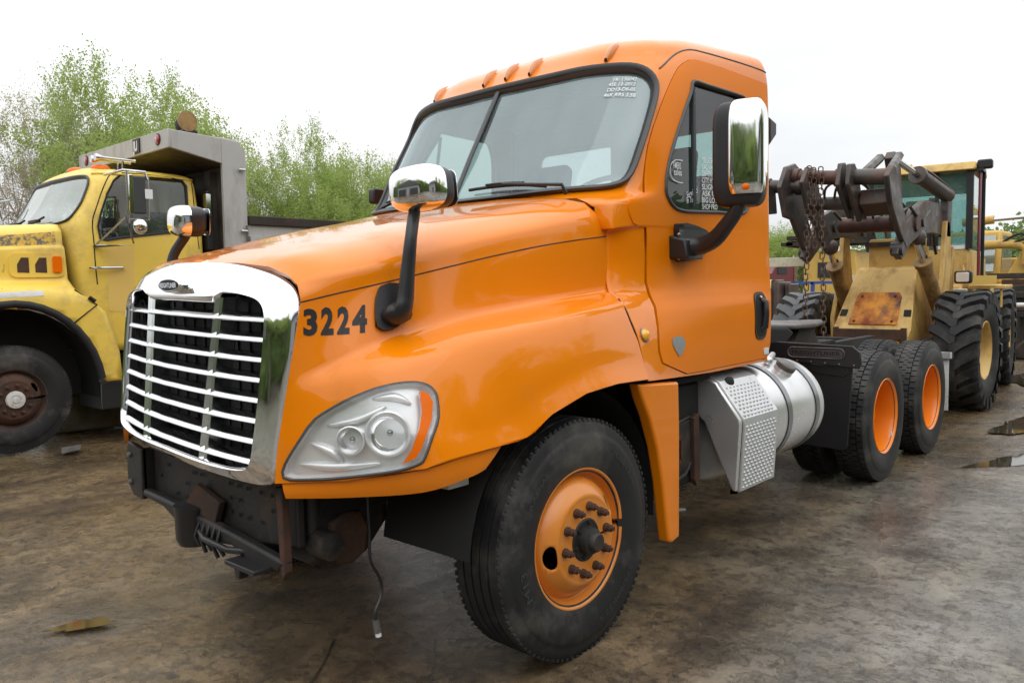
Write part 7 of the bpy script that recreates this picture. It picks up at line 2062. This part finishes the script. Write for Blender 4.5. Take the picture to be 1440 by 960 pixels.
for kind, u, yy, vtop, lab in TR:
    top = P0(u, vtop, y=yy); pr = protos[kind]
    hh = {'green': 9.0, 'green2': 7.5, 'bud': 8.5, 'brown': 8.0, 'bare': 9.0}[kind]
    if kind in used_p: o = copy_tree(pr)
    else: o = pr; used_p.add(kind)
    o.name = 'tree'; o.location = (top.x, yy, 0); s = top.z / hh * 1.02; w_ = s * rr2.uniform(.62, .8) * (1.25 if kind == 'green2' else 1)
    o.scale = (w_, w_, s); o.rotation_euler = (0, 0, rr2.uniform(0, 6.28))
    o['label'] = lab; o['category'] = 'tree'; o['group'] = 'trees along the yard behind the dump truck'
def far_tree(x, y, h, w, lab, grp, kind='green2'):
    o = copy_tree(protos[kind]); hh = {'green': 9.0, 'green2': 7.5, 'bud': 8.5, 'brown': 8.0, 'bare': 9.0}[kind]
    o.name = 'tree'; o.location = (x, y, 0); o.scale = (w, w, h / hh); o.rotation_euler = (0, 0, rr2.uniform(0, 6.28))
    o['label'] = lab; o['category'] = 'tree'; o['group'] = grp
FT = [(1092, 312, 'tall rounded far tree touching the orange cab rear edge'), (1112, 318, 'second far tree from the orange cab'), (1130, 340, 'third far tree from the orange cab, lower'), (1078, 330, 'far tree hidden mostly by the orange cab'), (1150, 362, 'low far bush under the black coupler')]
for i, (u, v, lab) in enumerate(FT):
    t = P0(u, v, x=48 + i * 1.5); far_tree(t.x, t.y, t.z, .8, lab, 'far trees seen between tractor cab and loader')
# scrub under the trees: low continuous brush nobody could count
g_ = np.random.default_rng(21); n_s = 70000
xx = g_.uniform(-2, 36, n_s); yy_ = g_.uniform(19.5, 30, n_s)
amp = 1.3 + .7 * np.sin(xx * .9 + 1) * np.sin(xx * .37) + .4 * np.sin(yy_ * 1.3)
c_ = np.stack([xx, yy_, np.abs(g_.normal(0, 1, n_s)) * amp], 1)
half = g_.random(n_s) < .45
stuff(leaf_quads(g_, c_[half], .055).build('scrub', 'leaf_green', None, smooth=0, clean=False), 'low green scrub growing under the trees', 'scrub')
stuff(leaf_quads(g_, c_[~half], .045).build('scrub', 'leaf_brown', None, smooth=0, clean=False), 'low brown twiggy scrub growing under the trees', 'scrub')
# far wooded hills
def hill(name, pts, m, n=26000, seed=1, side=(-12, 0), lab='', cat='woodland', sz=.2):
    g = np.random.default_rng(seed)
    sx_, sy_ = side
    mb = MB(); P = smoothpoly([Vector((a, b, c)) for a, b, c in pts], 8, False); vs = []
    for p in P: vs += [(p.x + sx_, p.y + sy_, -0.5), (p.x, p.y, p.z * .9), (p.x - sx_ * 2.5, p.y - sy_ * 2.5, -0.5)]
    mb.add(vs, [(i * 3 + k, i * 3 + k + 1, i * 3 + 4 + k, i * 3 + 3 + k) for i in range(len(P) - 1) for k in range(2)])
    struct(mb.build('hill', 'grass', None, smooth=60))
    A = np.array([tuple(p) for p in P]); q = g.uniform(0, len(P) - 1.001, n); j = q.astype(int); f = (q - j)[:, None]
    p = A[j] * (1 - f) + A[j + 1] * f; t = g.random(n)
    c = p * np.array([1, 1, .9]); c[:, 2] *= t; c[:, 0] += sx_ * (1 - t); c[:, 1] += sy_ * (1 - t)
    bump_ = .6 + .5 * np.sin(q * 2.9) * np.sin(q * 1.1 + 2) + .25 * np.sin(q * 9)
    c += np.stack([g.normal(0, .5, n), g.normal(0, .5, n), np.abs(g.normal(0, .5, n)) * bump_ * 1.3], 1)
    stuff(leaf_quads(g, c, sz, .9).build(name, m, None, smooth=0, clean=False), lab, cat)
hill('woodland', [(95, -18, 9.0), (92, -8, 9.6), (90, 2, 8.6), (88, 10, 7.2), (86, 18, 5.8), (85, 26, 5.0), (84, 36, 4.8), (84, 50, 6.0)], 'leaf_far', 42000, lab='far off spring woodland covering the ridge behind the loader')
hill('woodland', [(-45, -34, 8), (-20, -33, 10), (0, -30, 11), (20, -30, 10), (45, -30, 10), (75, -34, 10)], 'leaf_far', 32000, 5, (0, 8), 'unseen woodland behind the photographer, added to keep low sky reflections off the paint and chrome', sz=.35)  # added ridge, blocks bright horizon sky from reflecting in door and hood sides
hill('woodland', [(-34, -30, 9), (-36, -10, 10), (-34, 5, 11), (-36, 20, 9), (-30, 34, 8)], 'leaf_far', 24000, 6, (8, 0), 'woodland to the left of the photographer, seen only as reflections in chrome', sz=.35)
# ---- things behind the photographer, seen in chrome and paint
bd = thing('yard_building', 'grey sided shed standing behind the photographer, seen only in the chrome', 'building', (-8, -19, 0))
mb = MB(); mb.box(-22, -3, -26, -16, 0, 6.0)
wl = mb.build('wall', 'siding', bd)
for k in range(20):
    mb = MB(); mb.prism([(-16.0, .3 * k), (-15.94, .3 * k), (-15.98, .3 * k + .29), (-16.0, .3 * k + .29)], -22, -3, 'x'); mb.build('clapboard', 'siding', wl)
mb = MB(); mb.prism([(-27, 6.0), (-21, 9.0), (-15, 6.0)], -23, -2, 'x'); mb.build('roof', 'roofing', bd)
mb = MB(); mb.box(-15.93, -15.9, 0, 0, 0, 0) if False else mb.box(-10, -6.5, -15.97, -15.93, 0, 3.6); mb.build('roller_door', 'gasket', bd)
gd = thing('garage', 'unseen low grey garage behind the photographer, added for its reflection in the grille chrome', 'building', (-20, 6, 0))  # added out of view so the grille side mirrors grey and dark
mb = MB(); mb.box(-26, -17, 1.5, 11, 0, 4.2); gw = mb.build('wall', 'siding', gd)
for k in range(14):
    mb = MB(); mb.prism([(-17.0, .3 * k), (-16.94, .3 * k), (-16.98, .3 * k + .29), (-17.0, .3 * k + .29)], 1.5, 11, 'y'); mb.build('clapboard', 'siding', gw)
mb = MB(); mb.prism([(.5, 4.2), (6.2, 6.6), (12, 4.2)], -27, -16.5, 'x'); mb.build('roof', 'roofing', gd)
for y in (2.4, 6.8):
    mb = MB(); mb.box(-16.93, -16.9, y, y + 3.2, 0, 3.2); mb.build('roller_door', 'gasket', gd)
for (x, y, h, k, wh) in ((-29, 4, 10, 'green', 'behind the low grey garage'), (-24, 15, 11, 'green2', 'beyond the far end of the low garage'), (0, -17, 10, 'green', 'just right of the grey shed'), (3, -21, 12, 'green2', 'second right of the grey shed, tallest'), (8, -20, 10, 'green', 'third right of the grey shed'), (12, -20, 11, 'green2', 'fourth right of the grey shed'), (-27, -8, 10, 'green', 'between the grey shed and the low garage'), (20, -19, 10, 'green2', 'farthest right of the grey shed')):
    far_tree(x, y, h, 1.3, 'green tree mirrored in the chrome, ' + wh, 'trees behind the photographer', k)
